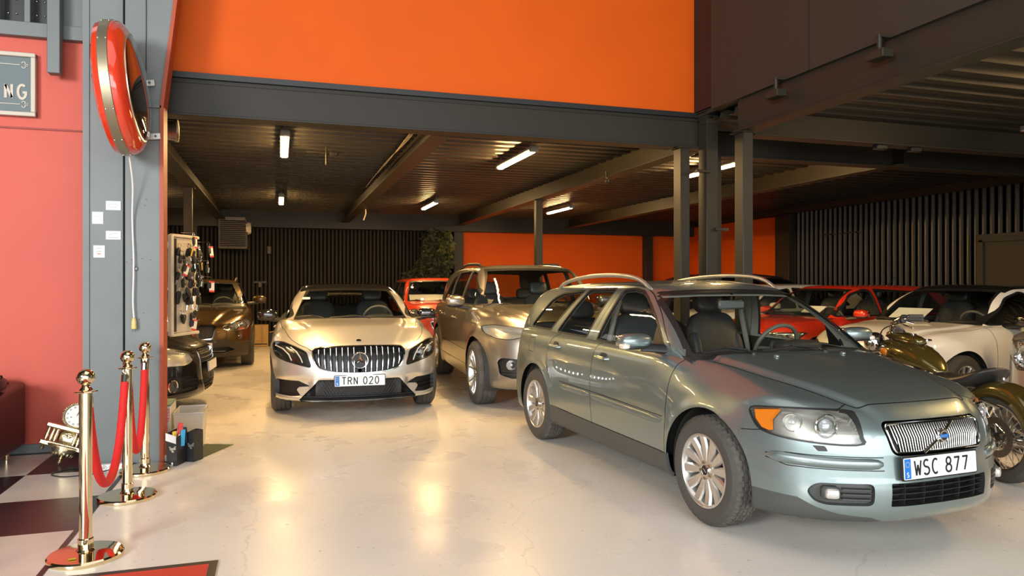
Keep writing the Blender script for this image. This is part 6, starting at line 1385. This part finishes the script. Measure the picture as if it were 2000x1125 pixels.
# ---------------------------------------------------------------- round sign on the column
t = empty('round_sign', (-1.13, 6.02, 2.875), 0, 'large round red sign with gold band and dark glass dome on the portal column', 'sign'); t.rotation_euler = (0, -.10, math.radians(-1))
RG = mat('gloss_red_enamel', (.68, .045, .015), .15, coat=1); mb = MB()
mb.lathe([(.0005, -.095), (.30, -.095), (.42, -.085), (.468, -.065), (.482, -.03)], RG, 80, ax='x'); mb.build('back_shell', t)
mb = MB(); mb.lathe([(.482, -.03), (.488, -.026), (.488, .034), (.482, .038)], mat('dull_gold_band', (.42, .36, .24), .38, .8), 80, ax='x')
mb.build('gold_band', t); mb = MB()
for i in range(12):
    for h in (-.02, .028): a = 2*PI*i/12; mb.sq((h, .489*math.cos(a), .489*math.sin(a)), (.005, .004, .004), CHROME, 1, 1, 8, 6)
mb.build('band_screw', t)
mb = MB(); mb.lathe([(.482, .038), (.479, .065), (.458, .095), (.418, .118), (.392, .124)], RG, 80, ax='x'); mb.build('front_shell', t)
mb = MB(); mb.lathe([(.396, .120), (.394, .130), (.384, .132), (.380, .124)], mat('pale_ring', (.62, .52, .38), .3, .8), 80, ax='x'); mb.build('ring', t)
mb = MB(); mb.lathe([(.384*math.sin(q*PI/2/12), .124+.060*math.cos(q*PI/2/12)) for q in range(13)], mat('dark_glass_dome', (.012, .010, .008), .03, coat=1), 80, ax='x'); mb.build('glass_dome', t, 'dark mirror-like glass dome')
for z, s_ in ((.12, 1), (-.30, 1)):
    mb = MB(); mb.box((.145, .30, z), (.12, .012, .05), mat('bracket_zinc', (.48, .46, .42), .4, .6), bev=.003); mb.box((.06, .18, z), (.03, .24, .05), mat('bracket_zinc', (.48, .46, .42)), bev=.003); mb.lathe([(.0005, -.004), (.009, -.003), (.010, .003)], DKMET, 10, (.17, .293, z), 'y'); mb.build('mounting_bracket', t)
mb = MB(); mb.tube(spl([(-1.085, 6.14, 2.42), (-1.08, 6.26, 2.2), (-1.095, 6.33, 1.95), (-1.085, 6.33, 1.6), (-1.09, 6.33, 1.3), (-1.083, 6.33, 1.165)], 6), .0065, mat('cable_white_pvc', (.72, .70, .66), .5), 8); cb = tag(mb.build('power_cable'), 'white power cable hanging from the round sign down the column', 'cable')
mb = MB(); pm = mat('plug_yellowed', (.62, .50, .18), .5); mb.lathe([(.008, .075), (.014, .07), (.016, .055), (.020, .045), (.019, .02), (.022, .0), (.020, -.012), (.0005, -.014)], pm, 16, (-1.083, 6.33, 1.09))
for dx in (-.009, .009): mb.tube([(-1.083+dx, 6.33, 1.08), (-1.083+dx, 6.33, 1.055)], .0022, CHROME, 6)
mb.build('plug', cb, 'yellowed two pin plug')
# stickers on the column
for (x, z, w, h, lab, k) in ((-1.25, 2.05, .105, .072, 'topmost white sticker on the portal column', 0), (-1.36, 1.95, .078, .095, 'blank white sticker, second from the top on the portal column', 1), (-1.25, 1.815, .105, .068, 'white sticker with a dark printed line, third from the top', 2), (-1.35, 1.685, .080, .096, 'lowest white sticker with a small red print', 3)):
    mb = MB(); mb.box((x, 6.447, z), (w, .002, h), mat('sticker_white', (.70, .70, .66), .6)); o = tag(mb.build('wall_sticker'), lab, 'sticker', 'stickers on the portal column'); mb = MB()
    fn = lambda u, v, q: (x+u, 6.4455-.0005*q, z+v); ink = mat('faded_ink', (.38, .42, .42), .7)
    if k == 0: mb.ribbon(arc(0, 0, .032, .014, 0, 330, 14), .003, fn, ink)
    if k == 1: mb.ribbon([(-.02, .01), (.02, .012)], .003, fn, ink)
    if k == 2: mb.ribbon([(-.03, .0), (-.01, .012), (.02, .015), (.035, .01)], .004, fn, ink); mb.ribbon([(-.035, -.018), (.035, -.018)], .005, fn, ink)
    if k == 3: mb.ribbon([(-.02, .022), (.0, .028), (.02, .022)], .005, fn, ink); mb.ribbon([(-.02, .0), (.02, .002)], .005, fn, ink); mb.ribbon([(-.012, -.018), (.012, -.018)], .008, fn, mat('faded_red_ink', (.65, .2, .15), .7))
    mb.build('print', o)
# ---------------------------------------------------------------- wall sign
t = empty('wall_sign', (-2.60, 7.06, 3.10), 0, 'framed dark wall sign with pale letters ING, at the top left on the red wall', 'sign')
mb = MB(); mb.box((0, .02, 0), (1.30, .035, .53), mat('sign_dark_blue', (.13, .165, .17), .6), bev=.003); mb.build('board', t); FRM = mat('sign_frame_cream', (.55, .48, .38), .5)
mb = MB()
for a, b in (((0, 0, .248), (1.30, .05, .035)), ((0, 0, -.248), (1.30, .05, .035)), ((.633, 0, 0), (.035, .05, .46)), ((-.633, 0, 0), (.035, .05, .46))): mb.box(a, b, FRM, bev=.004)
mb.build('frame', t); fn = lambda u, v, k: (u, .000-.004*k, v); mb = MB()
text(mb, 'ING', .115, .020, lambda u, v, k: fn(.335+u, v-.118, k), FRM, adv=.92, sx=.86); mb.build('lettering', t); mb = MB()
for z, s_ in ((.165, 1), (-.165, -1)):
    mb.ribbon([(-.5, z), (.535, z)], .006, fn, FRM)
    for q in (1, -1): mb.ribbon(arc(.560, z+.015*q, .013, .011, -60*q, 200*q, 10), .006, fn, FRM)
    mb.ribbon(arc(.585, z, .008, .009, 0, 340, 10), .004, fn, FRM)
mb.build('scroll_line', t)
# ---------------------------------------------------------------- key board
t = empty('key_board', (-.985, 7.62, 0), 0, 'narrow white key board hung with car keys beside the portal column', 'board')
ud = Vector((.42, .907, 0)).normalized(); nd = Vector((.907, -.42, 0)); RB = Matrix.Rotation(math.atan2(ud.y, ud.x), 3, 'Z')
kp = lambda u, z, d=0.: tuple(ud*u+nd*d+Vector((0, 0, z)))
WB = mat('board_cream', (.56, .50, .40), .5)
mb = MB(); mb.box(kp(.235, 1.415, -.005), (.40, .012, .92), WB, rot=RB); mb.build('board_panel', t)
mb = MB(); mb.box(kp(.0, 1.415, .0), (.05, .04, .97), WB, rot=RB, bev=.006); mb.box(kp(.235, 1.895, 0), (.47, .035, .03), WB, rot=RB, bev=.006); mb.box(kp(.235, .935, 0), (.47, .035, .03), WB, rot=RB, bev=.006); mb.build('board_frame', t)
mb = MB(); mb.box(kp(.05, 1.415, .012), (.03, .012, .90), BLACK, rot=RB); mb.build('magnet_strip', t)
mb = MB(); mb.box(kp(-.06, 1.80, -.02), (.10, .03, .06), WB, rot=RB, bev=.004); mb.box(kp(-.06, 1.02, -.02), (.10, .03, .10), WB, rot=RB, bev=.004); mb.box(kp(-.10, 1.41, -.03), (.03, .03, 1.1), STEEL, rot=RB); mb.build('mounting_arm', t)
column(-1.16, -1.07, 7.44, 7.53, 2.87, 'thin steel post hidden behind the portal column, carrying the key board')
def key_proto(kind):
    k = empty('car_key', (0, 0, 0), 0); mb = MB(); mb.tube([(.018*math.cos(a), 0, .018*math.sin(a)-.018) for a in [2*PI*i/14 for i in range(14)]], .0016, CHROME, 6, closed=True); mb.build('key_ring', k)
    mb = MB(); mb.sq((0, 0, -.068), (.019, .009, .034), BLACK, .6, .6, 16, 10); mb.build('key_fob', k)
    if kind == 1: mb = MB(); mb.box((.020, -.006, -.080), (.048, .002, .085), mat('tag_white', (.78, .76, .70), .6)); mb.box((.020, -.0075, -.118), (.048, .002, .014), mat('tag_red', (.65, .04, .03), .6)); mb.box((.020, -.0075, -.042), (.048, .002, .012), mat('tag_red', (.65, .04, .03), .6)); mb.build('price_tag', k)
    if kind == 2: mb = MB(); mb.box((-.012, -.006, -.062), (.034, .002, .055), mat('tag_yellow', (.80, .48, .03), .6)); mb.build('tag', k)
    if kind == 3: mb = MB(); mb.box((.015, -.006, -.07), (.05, .002, .04), mat('tag_blue', (.30, .48, .55), .6)); mb.build('tag', k)
    if kind == 4: mb = MB(); mb.tube([(0, 0, -.095), (0, 0, -.14)], [(.0015, .005)]*2, CHROME, 6); mb.build('key_blade', k)
    return k
protos = {}
LABK = {0: 'black car key fob in the crowded upper part of the key board', 4: 'black car key with bare metal blade in the crowded upper part of the key board'}
spec = []
rk = random.Random(3)
for r in range(7):
    for c_ in range(6): spec.append((.10+.055*c_+rk.uniform(-.008, .008), 1.82-.078*r+rk.uniform(-.012, .012), rk.choice([0, 0, 4]), .02+.036*((r+2*c_) % 3)+.012*rk.random(), None))
for u, z, k, d, lab in ((.17, 1.93, 1, .13, 'white and red price tag key at the very top of the key board'), (.40, 1.85, 1, .15, 'white and red price tag key sticking out at the upper right of the board'), (.06, 1.66, 1, .13, 'white and red price tag key on the left side of the crowded keys'),
    (.18, 1.80, 2, .14, 'key with yellow tag, upper one'), (.27, 1.68, 2, .15, 'key with yellow tag, lower one'), (.38, 1.66, 3, .16, 'key with light blue tag at the right of the crowded keys'), (.27, 1.52, 3, .14, 'key with blue tag in the middle of the crowded keys'), (.42, 1.50, 1, .15, 'tagged key at the lower right end of the crowded keys'),
    (.10, 1.40, 0, .03, 'left one of two black fobs hanging alone at mid height of the key board'), (.15, 1.37, 0, .03, 'right one of two black fobs hanging alone at mid height of the key board'),
    (.11, 1.17, 0, .03, 'leftmost key in the bottom row of the key board'), (.16, 1.16, 0, .035, 'second key in the bottom row of the key board'), (.21, 1.165, 0, .03, 'third key in the bottom row of the key board'), (.29, 1.18, 0, .03, 'fourth key in the bottom row of the key board'), (.33, 1.12, 1, .03, 'white and red price tag key in the bottom row'), (.39, 1.20, 4, .04, 'rightmost key in the bottom row of the key board')): spec.append((u, z, k, d, lab))
for (u, z, k, d, lab) in spec:
    if k not in protos: protos[k] = key_proto(k); root_ = protos[k]
    else:
        root_ = protos[k].copy(); COL.objects.link(root_)
        for ch in protos[k].children: q_ = ch.copy(); COL.objects.link(q_); q_.parent = root_
    p = Vector((-.985, 7.62, 0))+Vector(kp(u, z, d)); root_.location = p; root_.scale = (1.25,)*3; root_.rotation_euler = (rk.uniform(-.10, .10), rk.uniform(-.40, .40), math.atan2(ud.y, ud.x)+rk.uniform(-.4, .4))
    tag(root_, lab or LABK[k], 'key', 'car keys on the key board')
    h = MB(); h.tube([kp(u, z, -.003), kp(u, z, d+.002)], .002, CHROME, 5, cap=False); h.build('hook', t)
# ---------------------------------------------------------------- boxes beside the column
KW = mat('carton_white', (.62, .58, .50), .7, noise=.05, nscale=8); KG = mat('carton_green', (.10, .17, .14), .6)
mb = MB(); mb.box((-1.0, 6.83, .095), (.27, .36, .19), KW, bev=.003); c1 = tag(mb.build('carton'), 'lower white carton of the stack beside the portal column', 'box')
mb = MB(); mb.box((-1.0, 6.83, .30), (.27, .36, .216), KW, bev=.003); c2 = tag(mb.build('carton'), 'upper white carton with red price label beside the portal column', 'box')
mb = MB(); mb.box((-1.0, 6.83, .414), (.272, .362, .014), KG, bev=.002); mb.build('lid', c2)
fnx = lambda x, y0, z0: (lambda u, v, k: (x+.0008*k, y0+v, z0+u)); mb = MB()
mb.box((-.885, 6.648, .335), (.030, .002, .105), mat('label_red', (.62, .16, .12), .6)); f2 = lambda u, v, k: (-.876-v, 6.6465-.0006*k, .291+u); text(mb, '2 822 kr', .017, .0028, f2, WHITE, adv=.80); f3 = lambda u, v, k: (-.910-v, 6.6485-.0006*k, .29+u); text(mb, '219 900 k', .010, .0016, f3, INK, adv=.8); mb.build('price_label', c2, 'red label with white figures')
PL = glass('cloudy_plastic', (.85, .83, .75), .03, .3, .25)
mb = MB(); x0, x1, y0, y1, h = -.83, -.635, 6.72, 7.10, .33
V = [(x0, y0, .0), (x1, y0, .0), (x1, y1, .0), (x0, y1, .0), (x0-.02, y0-.02, h), (x1+.02, y0-.02, h), (x1+.02, y1+.02, h), (x0-.02, y1+.02, h)]
mb.add(V, [[0, 1, 2, 3], [0, 1, 5, 4], [1, 2, 6, 5], [2, 3, 7, 6], [3, 0, 4, 7]], PL); mb.tube([V[4], V[5], V[6], V[7]], .008, PL, 6, closed=True); o = tag(mb.build('plastic_bin', flat=True), 'cloudy transparent plastic bin behind the black paper bags', 'bin'); md = o.modifiers.new('t', 'SOLIDIFY'); md.thickness = .003
BB = mat('bag_black_card', (.014, .014, .016), .45)
def bag(x, y, w, d, h, rz, lab, fold=0.):
    t = empty('paper_bag', (x, y, 0), rz, lab, 'bag', 'black paper bags beside the column'); mb = MB(); V = [(-w/2, -d/2, 0), (w/2, -d/2, 0), (w/2, d/2, 0), (-w/2, d/2, 0), (-w/2, -d/2, h), (w/2, -d/2, h-fold), (w/2, d/2, h-fold*.3), (-w/2, d/2, h+.01)]
    mb.add(V, [[0, 1, 2, 3], [0, 1, 5, 4], [1, 2, 6, 5], [2, 3, 7, 6], [3, 0, 4, 7]], BB); o = mb.build('bag_body', t, flat=True); md = o.modifiers.new('t', 'SOLIDIFY'); md.thickness = .003
    mb = MB(); sm = mat('silver_print', (.55, .56, .58), .25, .8)
    for (a, b, r) in ((.0, .13, .016), (.022, .135, .014), (.01, .112, .011), (-.015, .145, .009), (.03, .15, .008)): mb.prism([(a+r*math.cos(q*PI/4), b+r*.8*math.sin(q*PI/4)) for q in range(8)], lambda u, v, k: (u, -d/2-.0022-.0005*k, v), sm)
    mb.build('silver_emblem', t); return t
bg = bag(-.775, 6.325, .085, .15, .255, math.radians(-22), 'left black paper bag filled with small colourful packets', .03); bag(-.650, 6.40, .065, .12, .235, math.radians(-30), 'right black paper bag, empty and open', -.02)
mb = MB(); mb.prism([(-.042, .20), (.043, .175), (.043, .235), (-.042, .26)], lambda u, v, k: (u, -.0885-.001*k, v), WHITE); o = mb.build('white_flap', bg)
for k, (dx, dy, z, c_, nm, lab) in enumerate(((.0, .04, .30, (.70, .05, .05), 'snack_packet', 'red and white packet standing highest in the left black bag'), (.01, .0, .27, (.75, .08, .06), 'snack_packet', 'second red packet in the left black bag'), (.035, -.02, .255, (.05, .38, .65), 'snack_packet', 'blue packet in the left black bag'), (-.02, -.045, .25, (.85, .60, .08), 'snack_packet', 'yellow packet in the left black bag'), (.05, .05, .265, (.02, .05, .12), 'snack_packet', 'dark blue card at the right corner of the left black bag'))):
    mb = MB(); a = .3*k; mb.box((-.765+dx, 6.33+dy, z-.05), (.035, .02, .13), mat('packet_%d' % k, c_, .4), rot=Matrix.Rotation(.25-.1*k, 3, 'Y') @ Matrix.Rotation(a, 3, 'Z'), bev=.005)
    if k < 2: mb.box((-.765+dx+.004, 6.33+dy-.006, z-.055), (.03, .018, .035), WHITE, rot=Matrix.Rotation(.25-.1*k, 3, 'Y') @ Matrix.Rotation(a, 3, 'Z'), bev=.004)
    tag(mb.build(nm), lab, 'packet')
mb = MB(); mb.sq((-.855, 6.40, .030), (.035, .03, .028), mat('cloth_white_bag', (.60, .58, .54), .8, bump=.8, bscale=18), .8, .9); mb.tube(spl([(-.86, 6.36, .02), (-.82, 6.30, .05), (-.80, 6.27, .03), (-.80, 6.24, .006)], 5), .008, mat('cable_white_pvc', (.72, .70, .66)), 8); tag(mb.build('crumpled_plastic'), 'crumpled white plastic with a cord at the foot of the column', 'rag')
# green painted corner on the floor and the red mat
mb = MB(); mb.prism([(-.85, 6.12), (-.62, 6.30), (-.40, 6.66), (-.80, 6.72)][:0] or [(-.60, 6.46), (-.385, 6.905), (-.62, 7.0), (-.86, 6.95)], lambda u, v, k: (u, v, .001+.003*k), mat('green_mat', (.045, .075, .035), .5)); tag(mb.build('floor_mat'), 'dark green mat corner on the floor behind the paper bags', 'mat')
mb = MB(); mb.prism([(-1.085, 1.5), (-.34, 1.5), (-.34, 4.005), (-1.085, 4.005)], lambda u, v, k: (u, v, .001+.005*k), mat('red_mat_carpet', (.58, .045, .02), .8, bump=.4, bscale=200)); rm = tag(mb.build('red_mat'), 'red mat with black edge at the bottom of the picture by the nearest brass post', 'mat')
mb = MB(); mb.prism([(-1.10, 4.005), (-.34, 4.005), (-.34, 1.5), (-.30, 1.5), (-.30, 4.045), (-1.10, 4.045)], lambda u, v, k: (u, v, .001+.0055*k), BLACK); mb.build('black_border', rm)
# power strip and cord
t = empty('power_strip', (-1.24, 6.27, 0), .05, 'white power strip with red switch at the foot of the portal column', 'power strip'); mb = MB(); mb.box((0, 0, .024), (.27, .055, .045), WHITE, bev=.006); mb.build('strip_body', t)
for i in range(3): mb = MB(); mb.lathe([(.0005, -.0295), (.017, -.0295), (.019, -.031), (.021, -.028)], mat('socket_grey', (.55, .55, .52), .5), 20, (-.085+.05*i, 0, .024), 'y'); mb.tube([(-.090+.05*i, -.031, .024), (-.080+.05*i, -.031, .024)], .0025, BLACK, 5); mb.build('socket', t)
mb = MB(); mb.box((.10, -.028, .026), (.03, .008, .02), mat('switch_red', (.7, .03, .02), .3, emit=.3), bev=.003); mb.build('switch', t)
mb = MB(); mb.tube(spl([(-1.19, 6.235, .02), (-1.32, 6.16, .006), (-1.50, 6.12, .006), (-1.62, 6.22, .006), (-1.56, 6.34, .006), (-1.45, 6.40, .006)], 6), .004, BLACK, 6); tag(mb.build('mains_cable'), 'thin black cord looping on the checkered floor by the column', 'cord')
mb = MB(); mb.tube(spl([(-1.10, 6.30, .03), (-1.04, 6.335, .012), (-.95, 6.34, .006), (-.84, 6.345, .006)], 6), .004, BLACK, 6); tag(mb.build('mains_cable'), 'thin black cord from the power strip to behind the far brass post', 'cord')
# ---------------------------------------------------------------- gold mantel clock lying askew
AG = mat('antique_gold', (.66, .55, .33), .26, .95, bump=.3, bscale=60)
t = empty('gold_clock', (-1.66, 6.55, .0), 0, 'ornate gold wall clock standing askew on the checkered floor against the red wall', 'clock'); t.rotation_euler = (math.radians(-14), math.radians(17), math.radians(-8))
mb = MB(); mb.lathe([(.0005, 0), (.008, .004), (.016, .02), (.012, .035), (.008, .042), (.016, .05), (.010, .06), (.03, .07), (.075, .085), (.088, .11), (.09, .135)], AG, 24)
for i in range(16): a = 2*PI*i/16; mb.sq((.072*math.cos(a), .072*math.sin(a), .100), (.011, .011, .028), AG, 1, 1, 8, 6)
mb.build('pendant_cup', t)
mb = MB(); mb.box((0, 0, .148), (.35, .14, .040), AG, bev=.008); mb.box((0, 0, .285), (.35, .14, .036), AG, bev=.008); mb.tube([(-.12+.24*i/20, -.055-.04*math.sin(PI*i/20), .145) for i in range(21)], .012, AG, 6); mb.build('shelf', t)
mb = MB(); mb.sq((0, .01, .215), (.085, .045, .06), AG, .7, .8); mb.build('drum', t)
for x in (-.15, -.115, -.085, .055, .085, .115, .15): mb = MB(); mb.lathe([(.014, .16), (.009, .175), (.014, .20), (.010, .24), (.013, .262), (.016, .272)], AG, 12, (x, -.04, 0)); mb.build('baluster', t)
for x in (-.155, .155): mb = MB(); mb.lathe([(.0005, .085), (.010, .09), (.016, .104), (.010, .118), (.006, .126), (.010, .136)], AG, 12, (x, -.02, 0)); mb.build('side_finial', t)
mb = MB()
for i in range(5): a = 2*PI*i/5; mb.sq((.022*math.cos(a), -.045, .235+.016*math.sin(a)), (.014, .008, .010), AG, 1, 1, 8, 6)
mb.build('flower_ornament', t)
mb = MB(); mb.lathe([(.085, -.05), (.100, -.045), (.104, -.02), (.104, .02), (.09, .03), (.0005, .03)], AG, 40, (0, 0, .395), 'y')
for i in range(44): a = 2*PI*i/44; mb.sq((.098*math.cos(a), -.048, .395+.098*math.sin(a)), (.006, .006, .006), AG, 1, 1, 6, 4)
mb.build('clock_case', t); mb = MB(); mb.lathe([(.0005, -.040), (.086, -.040)], mat('dial_cream', (.62, .60, .52), .4), 40, (0, 0, .395), 'y'); dl = mb.build('clock_dial', t); mb = MB(); dk = mat('numeral_dark', (.12, .12, .11), .6)
fn = lambda u, v, k: (u, -.0415-.0006*k, .395+v)
for i in range(12):
    a = PI*i/6
    for d in (-.06, .06): mb.ribbon([(.060*math.sin(a+d), .060*math.cos(a+d)), (.076*math.sin(a+d*.9), .076*math.cos(a+d*.9))], .0032, fn, dk)
mb.build('numerals', dl); mb = MB(); mb.ribbon([(0, 0), (.058*math.sin(.15), .058*math.cos(.15))], .004, lambda u, v, k: (u, -.043-.001*k, .395+v), dk); mb.ribbon([(0, 0), (.036*math.sin(.3), .036*math.cos(.3))], .004, lambda u, v, k: (u, -.0445-.001*k, .395+v), dk); mb.sq((-.035, -.043, .375), (.005, .002, .005), dk, 1, 1, 8, 4); mb.build('clock_hands', dl)
# ---------------------------------------------------------------- sofa at the left edge
LS = mat('sofa_oxblood_leather', (.060, .012, .012), .38, bump=.12, bscale=25, noise=.2, nscale=3)
t = empty('sofa', (-3.0, 6.45, 0), 0, 'dark oxblood leather sofa at the left edge in front of the red wall', 'sofa')
mb = MB(); mb.box((0, .05, .28), (1.80, .90, .30), LS, bev=.04); mb.build('seat', t); mb = MB(); mb.box((0, .40, .46), (1.80, .20, .44), LS, bev=.05); mb.build('backrest', t)
for x in (-.92, .92):
    mb = MB(); V = [(x-.09, -.48, .10), (x+.09, -.48, .10), (x+.09, .50, .10), (x-.09, .50, .10), (x-.09, -.48, .54), (x+.09, -.48, .54), (x+.09, .50, .625), (x-.09, .50, .625)]; mb.add(V, [[3, 2, 1, 0], [4, 5, 6, 7], [0, 1, 5, 4], [1, 2, 6, 5], [2, 3, 7, 6], [3, 0, 4, 7]], LS); o = mb.build('armrest', t); b = o.modifiers.new('b', 'BEVEL'); b.width = .03; b.segments = 4
    for y in (-.38, .40): mb = MB(); mb.lathe([(.0005, 0), (.018, 0), (.022, .10), (.0005, .10)], GOLD, 16, (x-.02, y, 0)); mb.build('leg', t)
mb = MB(); mb.sq((-2.12, 6.50, .655), (.11, .14, .055), mat('bag_black_leather', (.02, .022, .025), .35), .5, .6); mb.tube(spl([(-2.06, 6.38, .66), (-2.03, 6.44, .72), (-2.03, 6.52, .72), (-2.06, 6.58, .66)], 5), .006, BLACK, 6); tag(mb.build('handbag'), 'small black leather bag lying on the sofa arm at the left edge', 'bag')
# ---------------------------------------------------------------- back wall things
t = empty('fan_heater', (-.99, 17.62, 2.18), 0, 'dark box shaped fan heater hung high on the slatted back wall', 'heater'); HM = mat('heater_dark', (.055, .048, .038), .5, .3)
mb = MB(); mb.box((0, .08, .37), (.62, .40, .70), HM, bev=.01); mb.build('casing', t); mb = MB()
for i in range(14): mb.box((0, -.135, .09+.043*i), (.54, .02, .012), BLACK, rot=Matrix.Rotation(.5, 3, 'X'))
mb.build('louvre', t); mb = MB(); mb.box((.05, -.13, .70), (.42, .02, .07), mat('heater_top_plate', (.14, .12, .09), .4, .5)); mb.build('top_plate', t); mb = MB(); mb.lathe([(.0005, -.06), (.12, -.055), (.15, .0), (.15, .05)], mat('vent_white', (.62, .56, .42), .5), 28, (.33, .0, .50), 'x', M=Matrix.Rotation(PI, 3, 'Z')); mb.build('white_outlet', t)
mb = MB(); mb.box((-.22, 17.9, 2.20), (.10, .08, .20), HM, bev=.02); tag(mb.build('wall_controller'), 'small dark control box on the slatted wall right of the heater', 'controller')
mb = MB(); mb.box((-.42, 17.92, 1.45), (.30, .05, .05), HM, bev=.01); mb.box((-.42, 17.90, 1.40), (.08, .06, .14), HM, bev=.01); tag(mb.build('wall_socket'), 'dark socket box low on the slatted wall behind the coupe mirror', 'socket')
CBD = mat('cardboard', (.50, .33, .12), .7, noise=.08, nscale=10)
mb = MB(); mb.box((-.40, 17.45, .245), (.34, .34, .48), CBD, bev=.004); o = tag(mb.build('cardboard_box'), 'brown cardboard box by the back wall left of the silver coupe', 'box'); mb = MB(); mb.box((-.36, 17.275, .26), (.05, .004, .44), mat('brown_tape', (.38, .24, .09), .3)); mb.box((-.40, 17.275, .06), (.30, .004, .02), BLACK); mb.build('tape', o)
mb = MB(); mb.box((-.10, 17.42, .16), (.24, .26, .32), BLACK, bev=.01); o = tag(mb.build('waste_bin'), 'black bin between the cardboard box and the coupe mirror', 'bin'); mb = MB(); mb.box((-.08, 17.30, .345), (.26, .22, .01), CBD, rot=Matrix.Rotation(-.18, 3, 'Y')); mb.build('cardboard_flap', o)
def plant(name, lab, spots, m, n, sz):
    rp = random.Random(len(lab)); mb = MB()
    for (cx, cz, rx, rz) in spots:
        for i in range(n):
            a = rp.uniform(0, 2*PI); q = math.sqrt(rp.random()); x = cx+rx*q*math.cos(a); z = cz+rz*q*math.sin(a); y = 17.68-rp.random()*.24; L = sz*rp.uniform(.6, 1.3); dr = Vector((rp.uniform(-1, 1), rp.uniform(-1, .2), rp.uniform(-1.2, .3))).normalized(); sd = dr.cross(Vector((rp.uniform(-.4, .4), 1, rp.uniform(-.4, .4)))).normalized()*L*.28; p = Vector((x, y, z))
            mb.add([p, p+dr*L*.5+sd, p+dr*L, p+dr*L*.5-sd+Vector((0, -.01, 0))], [[0, 1, 2], [0, 2, 3]], m)
    o = mb.build('foliage', flat=True); st = MB()
    for (cx, cz, rx, rz) in spots: st.tube([(cx, 17.69, cz+rz), (cx+.03, 17.66, cz), (cx-.02, 17.66, cz-rz)], .008, mat('stem_brown', (.05, .035, .02), .7), 6)
    t = empty(name, (0, 0, 0), 0, lab, 'plant'); o.parent = t; s2 = st.build('stem', t); return t
plant('climbing_plant', 'dark green artificial climbing plant covering the slatted back wall left of the orange panel', [(3.65, 2.35, .32, .40), (3.55, 1.85, .38, .40), (3.30, 1.60, .38, .22), (3.72, 1.45, .28, .30), (3.88, 2.1, .16, .45)], mat('leaf_dark_green', (.017, .025, .008), .6), 620, .13)
plant('hanging_plant', 'lighter leafy plant hanging at the right end of the slatted back wall', [(3.90, 2.50, .11, .22), (3.93, 2.18, .09, .22)], mat('leaf_light_green', (.08, .095, .025), .5), 130, .17)
